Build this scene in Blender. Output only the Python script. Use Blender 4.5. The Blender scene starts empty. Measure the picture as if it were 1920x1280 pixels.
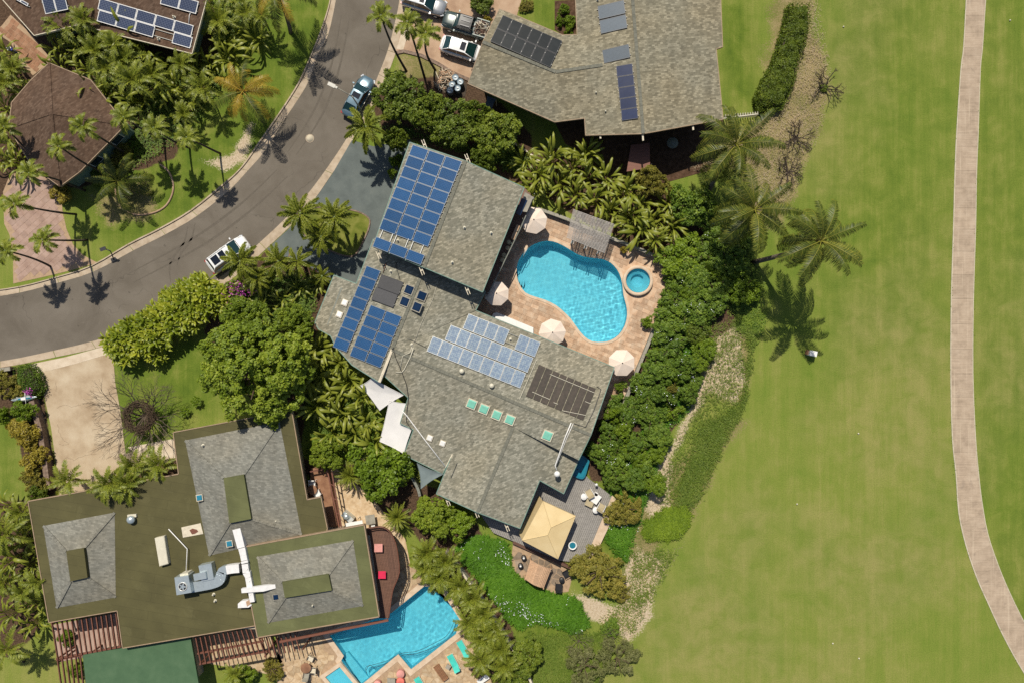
import bpy, bmesh, math, random
import numpy as np
from mathutils import Vector, Matrix, geometry
random.seed(7); rng = np.random.default_rng(7)
SC = bpy.context.scene; COL = SC.collection
R = math.radians
# ---------------------------------------------------------------- camera, world, sun, exposure
CH = 73.0; PX = 17.5                                   # flying height (m), photo pixels per metre at ground level
cam = bpy.data.objects.new('camera', bpy.data.cameras.new('camera')); COL.objects.link(cam)
cam.location = (0, 0, CH); cam.rotation_euler = (0, 0, 0)
cam.data.sensor_width = 36.0; cam.data.lens = 36.0*CH/(1920.0/PX)
cam.data.clip_start = 1.0; cam.data.clip_end = 4000.0
SC.camera = cam
SUN_EL = R(56.0); SUN_DIR = Vector((-0.25, 0.968, 0)).normalized()      # towards the sun, on the map
w = bpy.data.worlds.new('World'); SC.world = w; w.use_nodes = True
wn = w.node_tree.nodes; wl = w.node_tree.links; wn.clear()
sky = wn.new('ShaderNodeTexSky'); sky.sky_type = 'NISHITA'; sky.sun_disc = False
sky.sun_elevation = SUN_EL; sky.sun_rotation = R(-14.5); sky.dust_density = 1.2
bg = wn.new('ShaderNodeBackground'); bg.inputs['Strength'].default_value = 0.075
wo = wn.new('ShaderNodeOutputWorld'); wl.new(sky.outputs[0], bg.inputs[0]); wl.new(bg.outputs[0], wo.inputs[0])
sun = bpy.data.objects.new('sun', bpy.data.lights.new('sun', 'SUN')); COL.objects.link(sun)
sun.data.energy = 4.9; sun.data.cycles.is_caustics_light = True; sun.data.angle = R(0.5); sun.data.color = (1.0, 0.93, 0.80)
dvec = Vector((-SUN_DIR.x*math.cos(SUN_EL), -SUN_DIR.y*math.cos(SUN_EL), -math.sin(SUN_EL)))
sun.rotation_euler = dvec.to_track_quat('-Z', 'Y').to_euler(); sun.location = (-10, 40, 60)
SC.view_settings.view_transform = 'Standard'; SC.view_settings.look = 'None'
SC.view_settings.exposure = 0.0; SC.view_settings.gamma = 1.0; SC.view_settings.use_curve_mapping = False
SC.render.engine = 'CYCLES'
SC.cycles.max_bounces = 6; SC.cycles.diffuse_bounces = 3; SC.cycles.transparent_max_bounces = 12
SC.cycles.use_denoising = False

# ---------------------------------------------------------------- helpers
def P(px, py, z=0.0):
    k = (CH - z)/CH
    return Vector(((px-960.0)/PX*k, (640.0-py)/PX*k, z))
def tag(o, label=None, cat=None, group=None, kind=None):
    if label: o['label'] = label
    if cat: o['category'] = cat
    if group: o['group'] = group
    if kind: o['kind'] = kind
    return o
def thing(name, label, cat, loc=(0,0,0), rz=0.0, group=None):
    o = bpy.data.objects.new(name, None); COL.objects.link(o); o.empty_display_size = 0.3
    o.location = loc; o.rotation_euler = (0, 0, rz)
    return tag(o, label, cat, group)
def link(name, me, parent=None):
    o = bpy.data.objects.new(name, me); COL.objects.link(o)
    if parent: o.parent = parent
    return o
class MB:
    def __init__(s): s.v = []; s.f = []; s.sm = []
    def add(s, vs, fs, smooth=False):
        b = len(s.v); s.v += [tuple(v) for v in vs]
        s.f += [tuple(i+b for i in f) for f in fs]; s.sm += [smooth]*len(fs); return s
    def box(s, c, d, rz=0.0, M=None):
        x, y, z = d[0]/2, d[1]/2, d[2]/2; ca, sa = math.cos(rz), math.sin(rz); vs = []
        for a, b, e in ((-1,-1,-1),(1,-1,-1),(1,1,-1),(-1,1,-1),(-1,-1,1),(1,-1,1),(1,1,1),(-1,1,1)):
            p = Vector((a*x*ca-b*y*sa, a*x*sa+b*y*ca, e*z))
            vs.append((M @ (Vector(c)+p)) if M else Vector(c)+p)
        return s.add(vs, [(0,3,2,1),(4,5,6,7),(0,1,5,4),(1,2,6,5),(2,3,7,6),(3,0,4,7)])
    def beam(s, a, b, wd, ht):                         # box from a to b, width in plan, height vertical, top at a/b
        a = Vector(a); b = Vector(b); d = (b-a); dn = d.normalized()
        n = Vector((-dn.y, dn.x, 0)); n = (n.normalized() if n.length > 1e-5 else Vector((1,0,0)))*wd/2
        h = Vector((0,0,ht)) if abs(dn.z) < .95 else Vector((0,wd,0))
        if abs(dn.z) >= .95: n = Vector((wd/2,0,0))
        vs = [a-n-h, a+n-h, b+n-h, b-n-h, a-n, a+n, b+n, b-n]
        return s.add(vs, [(0,1,2,3),(4,7,6,5),(0,4,5,1),(1,5,6,2),(2,6,7,3),(3,7,4,0)])
    def tube(s, pts, r, n=6, cap=True):
        pts = [Vector(p) for p in pts]; rs = r if isinstance(r, (list, tuple)) else [r]*len(pts)
        rings = []; up = Vector((0,0,1)); prev = None
        for i, p in enumerate(pts):
            t = (pts[min(i+1, len(pts)-1)]-pts[max(i-1, 0)])
            t = t.normalized() if t.length > 1e-9 else up
            if prev is None: a = t.cross(up if abs(t.z) < .9 else Vector((1,0,0))).normalized()
            else: a = (prev - t*prev.dot(t)); a = a.normalized() if a.length > 1e-6 else t.orthogonal().normalized()
            prev = a; b = t.cross(a)
            rings.append([p+(a*math.cos(2*math.pi*k/n)+b*math.sin(2*math.pi*k/n))*rs[i] for k in range(n)])
        vs = [v for rg in rings for v in rg]; fs = []
        for i in range(len(pts)-1):
            for k in range(n): fs.append((i*n+k, i*n+(k+1)%n, (i+1)*n+(k+1)%n, (i+1)*n+k))
        if cap: fs.append(tuple(range(n-1,-1,-1))); fs.append(tuple((len(pts)-1)*n+k for k in range(n)))
        return s.add(vs, fs, n > 5)
    def cyl(s, c, r, h, n=16, r2=None): 
        c = Vector(c); return s.tube([c, c+Vector((0,0,h))], [r, r if r2 is None else r2], n)
    def prism(s, pts, z0, z1, loops=None, bottom=True):   # pts: list of xy (world), optional hole loops
        loops = [pts] + (loops or []); base = len(s.v); flat = [Vector((p[0], p[1], 0)) for lp in loops for p in lp]
        tris = geometry.tessellate_polygon([[Vector((p[0], p[1], 0)) for p in lp] for lp in loops])
        N = len(flat); s.v += [(p.x, p.y, z1) for p in flat] + [(p.x, p.y, z0) for p in flat]
        for t in tris:
            a, b, c = t; n = (flat[b]-flat[a]).cross(flat[c]-flat[a])
            if n.z < 0: a, b, c = a, c, b
            s.f.append((base+a, base+b, base+c)); s.sm.append(False)
            if bottom: s.f.append((base+N+a, base+N+c, base+N+b)); s.sm.append(False)
        off = 0
        for lp in loops:
            n = len(lp); ar = sum(lp[i][0]*lp[(i+1)%n][1]-lp[(i+1)%n][0]*lp[i][1] for i in range(n))
            ccw = (ar > 0) == (off == 0)
            for i in range(n):
                a = base+off+i; b = base+off+(i+1)%n
                s.f.append((a, a+N, b+N, b) if ccw else (a, b, b+N, a+N)); s.sm.append(False)
            off += n
        return s
    def lathe(s, c, prof, n=20, a0=0.0):
        c = Vector(c); vs = [c+Vector((r*math.cos(a0+2*math.pi*k/n), r*math.sin(a0+2*math.pi*k/n), z)) for r, z in prof for k in range(n)]
        fs = [(i*n+k, i*n+(k+1)%n, (i+1)*n+(k+1)%n, (i+1)*n+k) for i in range(len(prof)-1) for k in range(n)]
        return s.add(vs, fs, True)
    def mesh(s, name, mat):
        me = bpy.data.meshes.new(name); me.from_pydata(s.v, [], s.f)
        me.polygons.foreach_set('use_smooth', s.sm); me.materials.append(mat); me.update(); return me
    def build(s, name, mat, parent=None): return link(name, s.mesh(name, mat), parent)
def local(o_thing, mb):                                # move world-space builder into the thing's space
    Mi = (Matrix.Translation(o_thing.location) @ o_thing.rotation_euler.to_matrix().to_4x4()).inverted()
    mb.v = [tuple(Mi @ Vector(v)) for v in mb.v]; return mb
def part(name, mb, mat, parent, label=None):
    o = local(parent, mb).build(name, mat, parent) if parent and parent.parent is None and parent.type == 'EMPTY' else mb.build(name, mat, parent)
    if label: o['label'] = label
    return o
def world_part(name, mb, mat, parent, top, label=None):   # sub-part given in world space
    o = local(top, mb).build(name, mat, parent)
    if label: o['label'] = label
    return o
def struct(name, mb, mat): return tag(mb.build(name, mat), kind='structure')
def copy_tree(o, parent=None):
    c = o.copy(); COL.objects.link(c); c.parent = parent
    for ch in o.children: copy_tree(ch, c)
    return c
def pxs(lst, z=0.0): return [tuple(P(x, y, z))[:2] for x, y in lst]
def smooth_loop(pts, k=4, closed=True):                # Catmull-Rom through the points
    n = len(pts); out = []
    rngi = range(n) if closed else range(n-1)
    for i in rngi:
        g = lambda j: pts[j % n] if closed else pts[max(0, min(n-1, j))]
        p0, p1, p2, p3 = g(i-1), g(i), g(i+1), g(i+2)
        for q in range(k):
            t = q/k
            out.append(tuple(0.5*((2*p1[a]) + (-p0[a]+p2[a])*t + (2*p0[a]-5*p1[a]+4*p2[a]-p3[a])*t*t + (-p0[a]+3*p1[a]-3*p2[a]+p3[a])*t**3) for a in (0, 1)))
    if not closed: out.append(tuple(pts[-1]))
    return out
def inside(poly, x, y):                                # numpy point in polygon
    x = np.asarray(x, float); y = np.asarray(y, float); c = np.zeros(x.shape, bool); n = len(poly)
    for i in range(n):
        x1, y1 = poly[i]; x2, y2 = poly[(i+1) % n]
        if y1 == y2: continue
        m = ((y1 > y) != (y2 > y)) & (x < (x2-x1)*(y-y1)/(y2-y1)+x1); c ^= m
    return c
def edge_dist(poly, x, y):
    d = np.full(np.shape(x), 1e9); n = len(poly)
    for i in range(n):
        x1, y1 = poly[i]; x2, y2 = poly[(i+1) % n]; dx, dy = x2-x1, y2-y1; L = dx*dx+dy*dy+1e-9
        t = np.clip(((x-x1)*dx+(y-y1)*dy)/L, 0, 1); d = np.minimum(d, np.hypot(x-x1-t*dx, y-y1-t*dy))
    return d
def ring(cx, cy, r, n=32, ry=None): return [(cx+r*math.cos(2*math.pi*i/n), cy+(ry or r)*math.sin(2*math.pi*i/n)) for i in range(n)]
def scale_loop(lp, d):                                 # push a loop outwards by d (world units)
    n = len(lp); ar = sum(lp[i][0]*lp[(i+1)%n][1]-lp[(i+1)%n][0]*lp[i][1] for i in range(n)); sg = 1 if ar > 0 else -1; out = []
    for i in range(n):
        a = Vector(lp[i-1]); b = Vector(lp[i]); c = Vector(lp[(i+1) % n])
        e1 = (b-a).normalized(); e2 = (c-b).normalized(); n1 = Vector((e1.y, -e1.x))*sg; n2 = Vector((e2.y, -e2.x))*sg
        m = (n1+n2); m = m/max(.35, m.length_squared/2) if m.length > 1e-6 else n1
        out.append(tuple(b+m*d))
    return out
ORD = 'nearest second third fourth fifth sixth seventh eighth ninth tenth eleventh twelfth thirteenth fourteenth fifteenth sixteenth seventeenth eighteenth nineteenth twentieth twenty-first twenty-second twenty-third twenty-fourth twenty-fifth twenty-sixth twenty-seventh twenty-eighth twenty-ninth thirtieth'.split()

# ---------------------------------------------------------------- materials
def newmat(name):
    m = bpy.data.materials.new(name); m.use_nodes = True; nt = m.node_tree; b = nt.nodes['Principled BSDF']; return m, nt, b
def nnode(nt, t, **kw):
    n = nt.nodes.new(t)
    for k, v in kw.items(): setattr(n, k, v)
    return n
def coords(nt, obj=False, rz=0.0, scale=(1,1,1)):
    if obj: src = nnode(nt, 'ShaderNodeTexCoord').outputs['Object']
    else: src = nnode(nt, 'ShaderNodeNewGeometry').outputs['Position']
    mp = nnode(nt, 'ShaderNodeMapping'); mp.inputs['Rotation'].default_value = (0, 0, rz); mp.inputs['Scale'].default_value = scale
    nt.links.new(src, mp.inputs['Vector']); return mp.outputs[0]
def noise(nt, vec, scale, detail=4.0, rough=.55, dist=0.0):
    n = nnode(nt, 'ShaderNodeTexNoise'); n.inputs['Scale'].default_value = scale; n.inputs['Detail'].default_value = detail
    n.inputs['Roughness'].default_value = rough; n.inputs['Distortion'].default_value = dist
    nt.links.new(vec, n.inputs['Vector']); return n.outputs['Fac']
def ramp(nt, fac, stops):
    r = nnode(nt, 'ShaderNodeValToRGB'); e = r.color_ramp.elements
    while len(e) < len(stops): e.new(0.5)
    for i, (p, c) in enumerate(stops): e[i].position = p; e[i].color = (c[0], c[1], c[2], 1) if hasattr(c, '__len__') else (c, c, c, 1)
    nt.links.new(fac, r.inputs[0]); return r.outputs[0]
def mix(nt, fac, a, b, mode='MIX'):
    n = nnode(nt, 'ShaderNodeMix', data_type='RGBA', blend_type=mode)
    for s, v in ((n.inputs[0], fac), (n.inputs[6], a), (n.inputs[7], b)):
        if hasattr(v, 'node'): nt.links.new(v, s)
        elif hasattr(v, '__len__'): s.default_value = (v[0], v[1], v[2], 1)
        else: s.default_value = v if s.type != 'RGBA' else (v, v, v, 1)
    return n.outputs[2]
def mth(nt, op, a, b=0.0, clamp=False):
    n = nnode(nt, 'ShaderNodeMath', operation=op, use_clamp=clamp)
    for s, v in ((n.inputs[0], a), (n.inputs[1], b)):
        if hasattr(v, 'node'): nt.links.new(v, s)
        else: s.default_value = v
    return n.outputs[0]
def attr(nt, name):
    return nnode(nt, 'ShaderNodeAttribute', attribute_name=name).outputs['Fac']
def bump(nt, b, h, strength=.3, dist=.02):
    n = nnode(nt, 'ShaderNodeBump'); n.inputs['Strength'].default_value = strength; n.inputs['Distance'].default_value = dist
    nt.links.new(h, n.inputs['Height']); nt.links.new(n.outputs[0], b.inputs['Normal'])
def mat(name, c1, c2=None, sc=2.0, rough=.7, c3=None, fine=0.12, metal=0.0, obj=False, bmp=0.15, rand=0.0, spec=.5, fs=30.0):
    m, nt, b = newmat(name); v = coords(nt, obj)
    c2 = c2 or tuple(x*.82 for x in c1); c3 = c3 or tuple(min(1, x*1.12) for x in c1)
    col = ramp(nt, noise(nt, v, sc, 6, .6), [(.32, c2), (.5, c1), (.7, c3)])
    f2 = noise(nt, v, fs, 3, .7)
    col = mix(nt, 1.0, col, ramp(nt, f2, [(.3, 1-fine), (.7, 1.0)]), 'MULTIPLY')
    if rand:
        oi = nnode(nt, 'ShaderNodeObjectInfo').outputs['Random']
        col = mix(nt, 1.0, col, ramp(nt, oi, [(0, 1-rand), (1, 1.0)]), 'MULTIPLY')
    nt.links.new(col, b.inputs['Base Color']); b.inputs['Roughness'].default_value = rough; b.inputs['Metallic'].default_value = metal
    b.inputs['Specular IOR Level'].default_value = spec
    if bmp: bump(nt, b, f2, bmp, .01)
    return m
def leafmat(name, dark, mid, light, trans=.35, rough=.45, spec=.4, patch=None):
    m, nt, b = newmat(name)
    t = attr(nt, 'tint'); oi = nnode(nt, 'ShaderNodeObjectInfo').outputs['Random']
    f = mth(nt, 'ADD', mth(nt, 'MULTIPLY', t, .8), mth(nt, 'MULTIPLY', oi, .2), True)
    stops = [(0.0, dark), (.5, mid), (1.0, light)]
    col = ramp(nt, f, stops)
    if patch: col = mix(nt, ramp(nt, noise(nt, coords(nt), .35, 3), [(.45, 0.0), (.62, 1.0)]), col, patch)
    nt.links.new(col, b.inputs['Base Color']); b.inputs['Roughness'].default_value = rough; b.inputs['Specular IOR Level'].default_value = spec
    tr = nnode(nt, 'ShaderNodeBsdfTranslucent'); nt.links.new(mix(nt, 1.0, col, (1.25, 1.15, .55), 'MULTIPLY'), tr.inputs[0])
    mx = nnode(nt, 'ShaderNodeMixShader'); mx.inputs[0].default_value = trans
    nt.links.new(b.outputs[0], mx.inputs[1]); nt.links.new(tr.outputs[0], mx.inputs[2])
    nt.links.new(mx.outputs[0], nt.nodes['Material Output'].inputs['Surface']); return m
def shingle(name, base, dark, light, rz, tw=.33, th=.17, contrast=1.0):
    m, nt, b = newmat(name); v = coords(nt, False, rz)
    br = nnode(nt, 'ShaderNodeTexBrick'); nt.links.new(v, br.inputs['Vector'])
    br.inputs['Color1'].default_value = (0, 0, 0, 1); br.inputs['Color2'].default_value = (1, 1, 1, 1); br.inputs['Mortar'].default_value = (.25, .25, .25, 1)
    br.inputs['Scale'].default_value = 1.0; br.inputs['Mortar Size'].default_value = .012
    br.inputs['Brick Width'].default_value = tw; br.inputs['Row Height'].default_value = th; br.offset = .37; br.squash_frequency = 3
    n1 = noise(nt, v, 9.0, 3, .65, .2); n2 = noise(nt, v, .16, 3)
    f = mth(nt, 'ADD', mth(nt, 'MULTIPLY', br.outputs['Color'], .60*contrast), mth(nt, 'MULTIPLY', n1, .55))
    col = ramp(nt, f, [(.20, dark), (.50, base), (.74, tuple((a_+b_)/2 for a_, b_ in zip(base, light))), (.92, light)])
    col = mix(nt, ramp(nt, n2, [(.4, 0.0), (.65, .5)]), col, mix(nt, 1.0, col, (1.12, 1.0, .84), 'MULTIPLY'))
    # streaks of weathering down the slope
    st = noise(nt, coords(nt, False, rz, (1.2, .18, 1)), 1.1, 4, .6)
    col = mix(nt, 1.0, col, ramp(nt, st, [(.3, .80), (.6, 1.0)]), 'MULTIPLY')
    nt.links.new(col, b.inputs['Base Color']); b.inputs['Roughness'].default_value = .93; b.inputs['Specular IOR Level'].default_value = .2
    bump(nt, b, br.outputs['Color'], .35, .015); return m
def woodmat(name, c, rz=0.0, rough=.6, rand=.25):
    m, nt, b = newmat(name); v = coords(nt, False, rz, (1, 14, 14))
    n = noise(nt, v, 1.3, 5, .65)
    col = ramp(nt, n, [(.3, tuple(x*.6 for x in c)), (.6, c), (.8, tuple(min(1, x*1.2) for x in c))])
    oi = nnode(nt, 'ShaderNodeObjectInfo').outputs['Random']; col = mix(nt, 1.0, col, ramp(nt, oi, [(0, 1-rand), (1, 1.0)]), 'MULTIPLY')
    nt.links.new(col, b.inputs['Base Color']); b.inputs['Roughness'].default_value = rough; return m
def cellmat(name, cell, line, pitch=.158, lw=.012, rough=.12, speck=None, vary=.25):
    m, nt, b = newmat(name); v = coords(nt, True)
    br = nnode(nt, 'ShaderNodeTexBrick'); nt.links.new(v, br.inputs['Vector']); br.offset = 0.0
    for k, c in (('Color1', cell), ('Color2', tuple(x*.85 for x in cell)), ('Mortar', line)): br.inputs[k].default_value = (*c, 1)
    br.inputs['Scale'].default_value = 1; br.inputs['Mortar Size'].default_value = lw; br.inputs['Brick Width'].default_value = pitch; br.inputs['Row Height'].default_value = pitch
    oi = nnode(nt, 'ShaderNodeObjectInfo').outputs['Random']
    col = mix(nt, 1.0, br.outputs['Color'], ramp(nt, oi, [(0, 1-vary), (1, 1.0)]), 'MULTIPLY')
    if speck: 
        w2 = coords(nt, False); n = noise(nt, w2, 3.6, 4, .7)
        col = mix(nt, ramp(nt, n, [(.46, 0.0), (.56, .65)]), col, speck)
    col = mix(nt, mth(nt, 'MULTIPLY', noise(nt, coords(nt, False), 1.1, 3), .05), col, (.4, .38, .33))
    nt.links.new(col, b.inputs['Base Color']); b.inputs['Roughness'].default_value = rough; b.inputs['Specular IOR Level'].default_value = .5 if rough < .14 else .15
    return m
def plain(name, c, rough=.5, metal=0.0, spec=.5, coat=0.0):
    m, nt, b = newmat(name); v = coords(nt, True); f = noise(nt, v, 3.0, 5, .65)
    nt.links.new(mix(nt, 1.0, c, ramp(nt, f, [(.3, .86), (.65, 1.0)]), 'MULTIPLY'), b.inputs['Base Color'])
    b.inputs['Roughness'].default_value = rough; b.inputs['Metallic'].default_value = metal; b.inputs['Specular IOR Level'].default_value = spec
    b.inputs['Coat Weight'].default_value = coat; b.inputs['Coat Roughness'].default_value = .05; return m
def watermat(name, tintc, sc=3.0, strength=.35, bd=.05):
    m, nt, b = newmat(name); nt.nodes.remove(b)
    rf = nnode(nt, 'ShaderNodeBsdfRefraction'); rf.inputs['Color'].default_value = (*tintc, 1); rf.inputs['Roughness'].default_value = 0; rf.inputs['IOR'].default_value = 1.33
    gl = nnode(nt, 'ShaderNodeBsdfGlossy'); gl.inputs['Roughness'].default_value = .03; fr = nnode(nt, 'ShaderNodeFresnel'); fr.inputs[0].default_value = 1.33
    mx = nnode(nt, 'ShaderNodeMixShader'); nt.links.new(fr.outputs[0], mx.inputs[0]); nt.links.new(rf.outputs[0], mx.inputs[1]); nt.links.new(gl.outputs[0], mx.inputs[2])
    nt.links.new(mx.outputs[0], nt.nodes['Material Output'].inputs['Surface']); return m

U_ANG = math.atan2(198, 78)                            # main house grid
HROT = R(-21.8)                                        # main house: pixels right-and-down direction, as world angle
M = {}
def asphalt():
    m, nt, b = newmat('asphalt'); v = coords(nt); g = nnode(nt, 'ShaderNodeNewGeometry').outputs['Position']
    col = ramp(nt, noise(nt, v, .22, 6, .62, .5), [(.32, (.125,.106,.083)), (.5, (.158,.136,.109)), (.68, (.188,.163,.133))])
    cr = nnode(nt, 'ShaderNodeTexVoronoi', feature='DISTANCE_TO_EDGE'); cr.inputs['Scale'].default_value = .16; dv = nnode(nt, 'ShaderNodeVectorMath', operation='ADD'); nz = nnode(nt, 'ShaderNodeTexNoise'); nz.inputs['Scale'].default_value = .7; nt.links.new(v, nz.inputs['Vector'])
    sc_ = nnode(nt, 'ShaderNodeVectorMath', operation='SCALE'); sc_.inputs['Scale'].default_value = 2.2; nt.links.new(nz.outputs['Color'], sc_.inputs[0]); nt.links.new(v, dv.inputs[0]); nt.links.new(sc_.outputs[0], dv.inputs[1]); nt.links.new(dv.outputs[0], cr.inputs['Vector'])
    f = mth(nt, 'MULTIPLY', ramp(nt, cr.outputs['Distance'], [(.0, 1.0), (.006, 0.0)]), ramp(nt, noise(nt, v, .12, 2), [(.5, 0.0), (.6, 1.0)])); col = mix(nt, mth(nt, 'MULTIPLY', f, .55), col, (.03,.026,.022))
    # oil drips and pale scuffs
    col = mix(nt, ramp(nt, noise(nt, v, 1.6, 3, .5), [(.70, 0.0), (.74, .5)]), col, (.055,.047,.04)); col = mix(nt, ramp(nt, noise(nt, coords(nt, False, R(-30), (.5, 6, 1)), .9, 4, .7), [(.66, 0.0), (.72, .18)]), col, (.34,.31,.27))
    col = mix(nt, 1.0, col, ramp(nt, noise(nt, v, 30, 3, .8), [(.3, .74), (.65, 1.0)]), 'MULTIPLY'); nt.links.new(col, b.inputs['Base Color']); b.inputs['Roughness'].default_value = .9; b.inputs['Specular IOR Level'].default_value = .25; return m
M['asphalt'] = asphalt()
M['kerb'] = mat('kerb_concrete', (.50,.40,.29), (.40,.31,.22), 1.5, .9, (.56,.46,.35), .2, rand=.12, spec=.2)
M['sidewalk'] = mat('pale_concrete', (.60,.50,.38), (.52,.42,.31), 1.2, .9, (.66,.56,.44), .15, spec=.2)
M['drive_tan'] = mat('tan_concrete', (.46,.36,.245), (.36,.265,.17), .45, .9, (.54,.445,.32), .15, spec=.2)
M['drive_red'] = mat('reddish_concrete', (.44,.30,.20), (.34,.22,.145), .6, .9, (.50,.36,.25), .18, spec=.2)
M['drive_blue'] = mat('blue_grey_concrete', (.118,.138,.132), (.095,.112,.108), .7, .85, (.142,.162,.152), .15, spec=.3)
M['pink_paver'] = mat('pink_paver', (.40,.275,.22), (.32,.21,.165), .9, .85, (.46,.33,.27), .15, rand=.16, spec=.25)
M['terracotta'] = mat('terracotta', (.36,.19,.11), (.27,.135,.08), 1.5, .85, (.42,.24,.15), .2, rand=.25, spec=.2)
M['travertine'] = mat('travertine', (.60,.41,.27), (.50,.32,.20), 1.6, .75, (.70,.54,.39), .2, rand=.32, spec=.3)
M['coping'] = mat('coping_stone', (.60,.46,.33), (.52,.38,.26), 1.6, .75, (.66,.53,.40), .15, spec=.3)
M['flagstone'] = mat('flagstone', (.60,.44,.27), (.48,.33,.19), 2.0, .8, (.68,.54,.38), .2, rand=.3, spec=.25)
M['grout'] = mat('grout', (.40,.28,.18), sc=3, rough=.95, spec=.1)
M['greystone'] = mat('patio_stone', (.33,.25,.18), (.24,.18,.13), 2.0, .85, (.40,.32,.24), .2, rand=.4, spec=.25)
def pathmat():
    m, nt, b = newmat('path_concrete'); v = coords(nt); col = ramp(nt, noise(nt, v, .8, 6, .65), [(.3, (.33,.255,.185)), (.5, (.43,.335,.245)), (.7, (.50,.40,.30))])
    br_ = noise(nt, coords(nt, False, 0, (.25, 7, 1)), 1.4, 4, .75); col = mix(nt, 1.0, col, ramp(nt, br_, [(.35, .80), (.6, 1.0)]), 'MULTIPLY'); ln = noise(nt, coords(nt, False, R(3), (5, .12, 1)), 1.0, 3, .6); col = mix(nt, ramp(nt, ln, [(.58, 0.0), (.66, .35)]), col, (.58,.48,.36))
    st = noise(nt, v, .5, 5, .7, .6); col = mix(nt, ramp(nt, st, [(.60, 0.0), (.68, .45)]), col, (.22,.175,.14))
    oi = nnode(nt, 'ShaderNodeObjectInfo').outputs['Random']; col = mix(nt, 1.0, col, ramp(nt, oi, [(0, .90), (1, 1.0)]), 'MULTIPLY')
    nt.links.new(col, b.inputs['Base Color']); b.inputs['Roughness'].default_value = .9; b.inputs['Specular IOR Level'].default_value = .2; return m
M['path'] = pathmat()
M['path_edge'] = mat('path_edge', (.50,.44,.33), sc=2, rough=.9)
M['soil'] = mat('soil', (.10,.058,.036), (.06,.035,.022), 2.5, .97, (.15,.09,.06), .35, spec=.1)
M['shingle_main'] = shingle('shingle_main', (.215,.208,.165), (.145,.145,.115), (.36,.345,.28), HROT)
M['shingle_tr'] = shingle('shingle_east', (.20,.185,.135), (.14,.13,.095), (.34,.315,.235), R(-8))
M['shingle_bl'] = shingle('shingle_grey', (.198,.196,.170), (.145,.145,.125), (.30,.295,.255), R(10), contrast=.8)
M['shingle_br'] = shingle('shingle_brown', (.096,.060,.041), (.068,.043,.030), (.145,.098,.070), R(-40))
M['ridge_cap'] = mat('ridge_cap', (.17,.168,.135), (.13,.13,.105), 4, .9, spec=.2)
def membranemat(name, c, seam):
    m, nt, b = newmat(name); v = coords(nt, False, R(10)); col = ramp(nt, noise(nt, v, .35, 6, .6), [(.3, tuple(x*.82 for x in c)), (.5, c), (.72, tuple(x*1.22 for x in c))])
    br = nnode(nt, 'ShaderNodeTexBrick'); nt.links.new(v, br.inputs['Vector']); br.inputs['Scale'].default_value = 1; br.inputs['Brick Width'].default_value = 9.0; br.inputs['Row Height'].default_value = .95; br.inputs['Mortar Size'].default_value = .022
    br.inputs['Color1'].default_value = (1,1,1,1); br.inputs['Color2'].default_value = (.95,.95,.93,1); br.inputs['Mortar'].default_value = (seam,seam,seam,1)
    col = mix(nt, 1.0, col, br.outputs['Color'], 'MULTIPLY'); pd = noise(nt, coords(nt), .55, 5, .6, .8)
    col = mix(nt, ramp(nt, pd, [(.60, 0.0), (.64, .16), (.67, .05), (.8, .08)]), col, tuple(min(1, x*1.7+.02) for x in c))
    col = mix(nt, 1.0, col, ramp(nt, noise(nt, coords(nt), 26, 3, .7), [(.3, .84), (.65, 1.0)]), 'MULTIPLY')
    nt.links.new(col, b.inputs['Base Color']); b.inputs['Roughness'].default_value = .8; b.inputs['Specular IOR Level'].default_value = .25; return m
M['membrane'] = membranemat('olive_membrane', (.092,.083,.034), .78)
M['membrane_b'] = membranemat('olive_membrane_green', (.118,.125,.052), .85)
M['membrane_g'] = mat('green_membrane', (.066,.128,.064), (.056,.112,.056), .8, .75, (.082,.146,.076), .1, spec=.3)
M['fascia_g'] = mat('green_fascia', (.16,.27,.22), sc=3, rough=.6)
M['fascia_t'] = mat('tan_fascia', (.33,.235,.15), sc=3, rough=.7)
M['fascia_w'] = mat('cream_fascia', (.62,.55,.42), sc=3, rough=.7)
M['wall_g'] = mat('green_stucco', (.16,.24,.18), sc=1.5, rough=.9)
M['wall_c'] = mat('cream_stucco', (.42,.36,.27), sc=1.5, rough=.9)
M['wall_d'] = mat('grey_wall', (.20,.21,.18), sc=2, rough=.9)
M['cap'] = mat('wall_cap', (.30,.28,.23), (.22,.20,.16), 2, .85)
M['block'] = mat('lava_rock', (.22,.15,.11), (.13,.09,.07), 3.5, .9, (.32,.24,.19), .3)
M['glass'] = plain('window_glass', (.03,.05,.06), .05, 0, .8)
M['white'] = plain('white_paint', (.78,.77,.74), .45)
M['ivory'] = plain('ivory_metal', (.62,.58,.46), .5)
M['alu'] = plain('aluminium', (.70,.70,.66), .35, .3)
M['rail'] = plain('rail_metal', (.34,.34,.31), .5, .2)
M['drum'] = plain('drum_paint', (.24,.31,.36), .35)
M['galv'] = plain('galvanised_steel', (.55,.62,.64), .3, .55)
M['ductw'] = plain('duct_white', (.74,.73,.72), .4)
M['black'] = plain('black_plastic', (.018,.018,.02), .45)
M['dark'] = plain('dark_metal', (.05,.05,.055), .4, .3)
M['rubber'] = plain('rubber', (.02,.02,.02), .85)
M['cell_blue'] = cellmat('cells_blue', (.010,.070,.205), (.05,.13,.25))
M['cell_pale'] = cellmat('cells_pale', (.215,.285,.365), (.33,.39,.44), .21, .018, .3, (.12,.175,.28), .12)
M['cell_navy'] = cellmat('cells_navy', (.022,.035,.085), (.14,.17,.24), .16, .014, .15)
M['therm_grey'] = cellmat('thermal_grey', (.095,.095,.10), (.06,.06,.065), .10, .006, .35)
M['therm_dark'] = cellmat('thermal_dark', (.010,.015,.019), (.018,.024,.030), .12, .006, .3)
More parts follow.
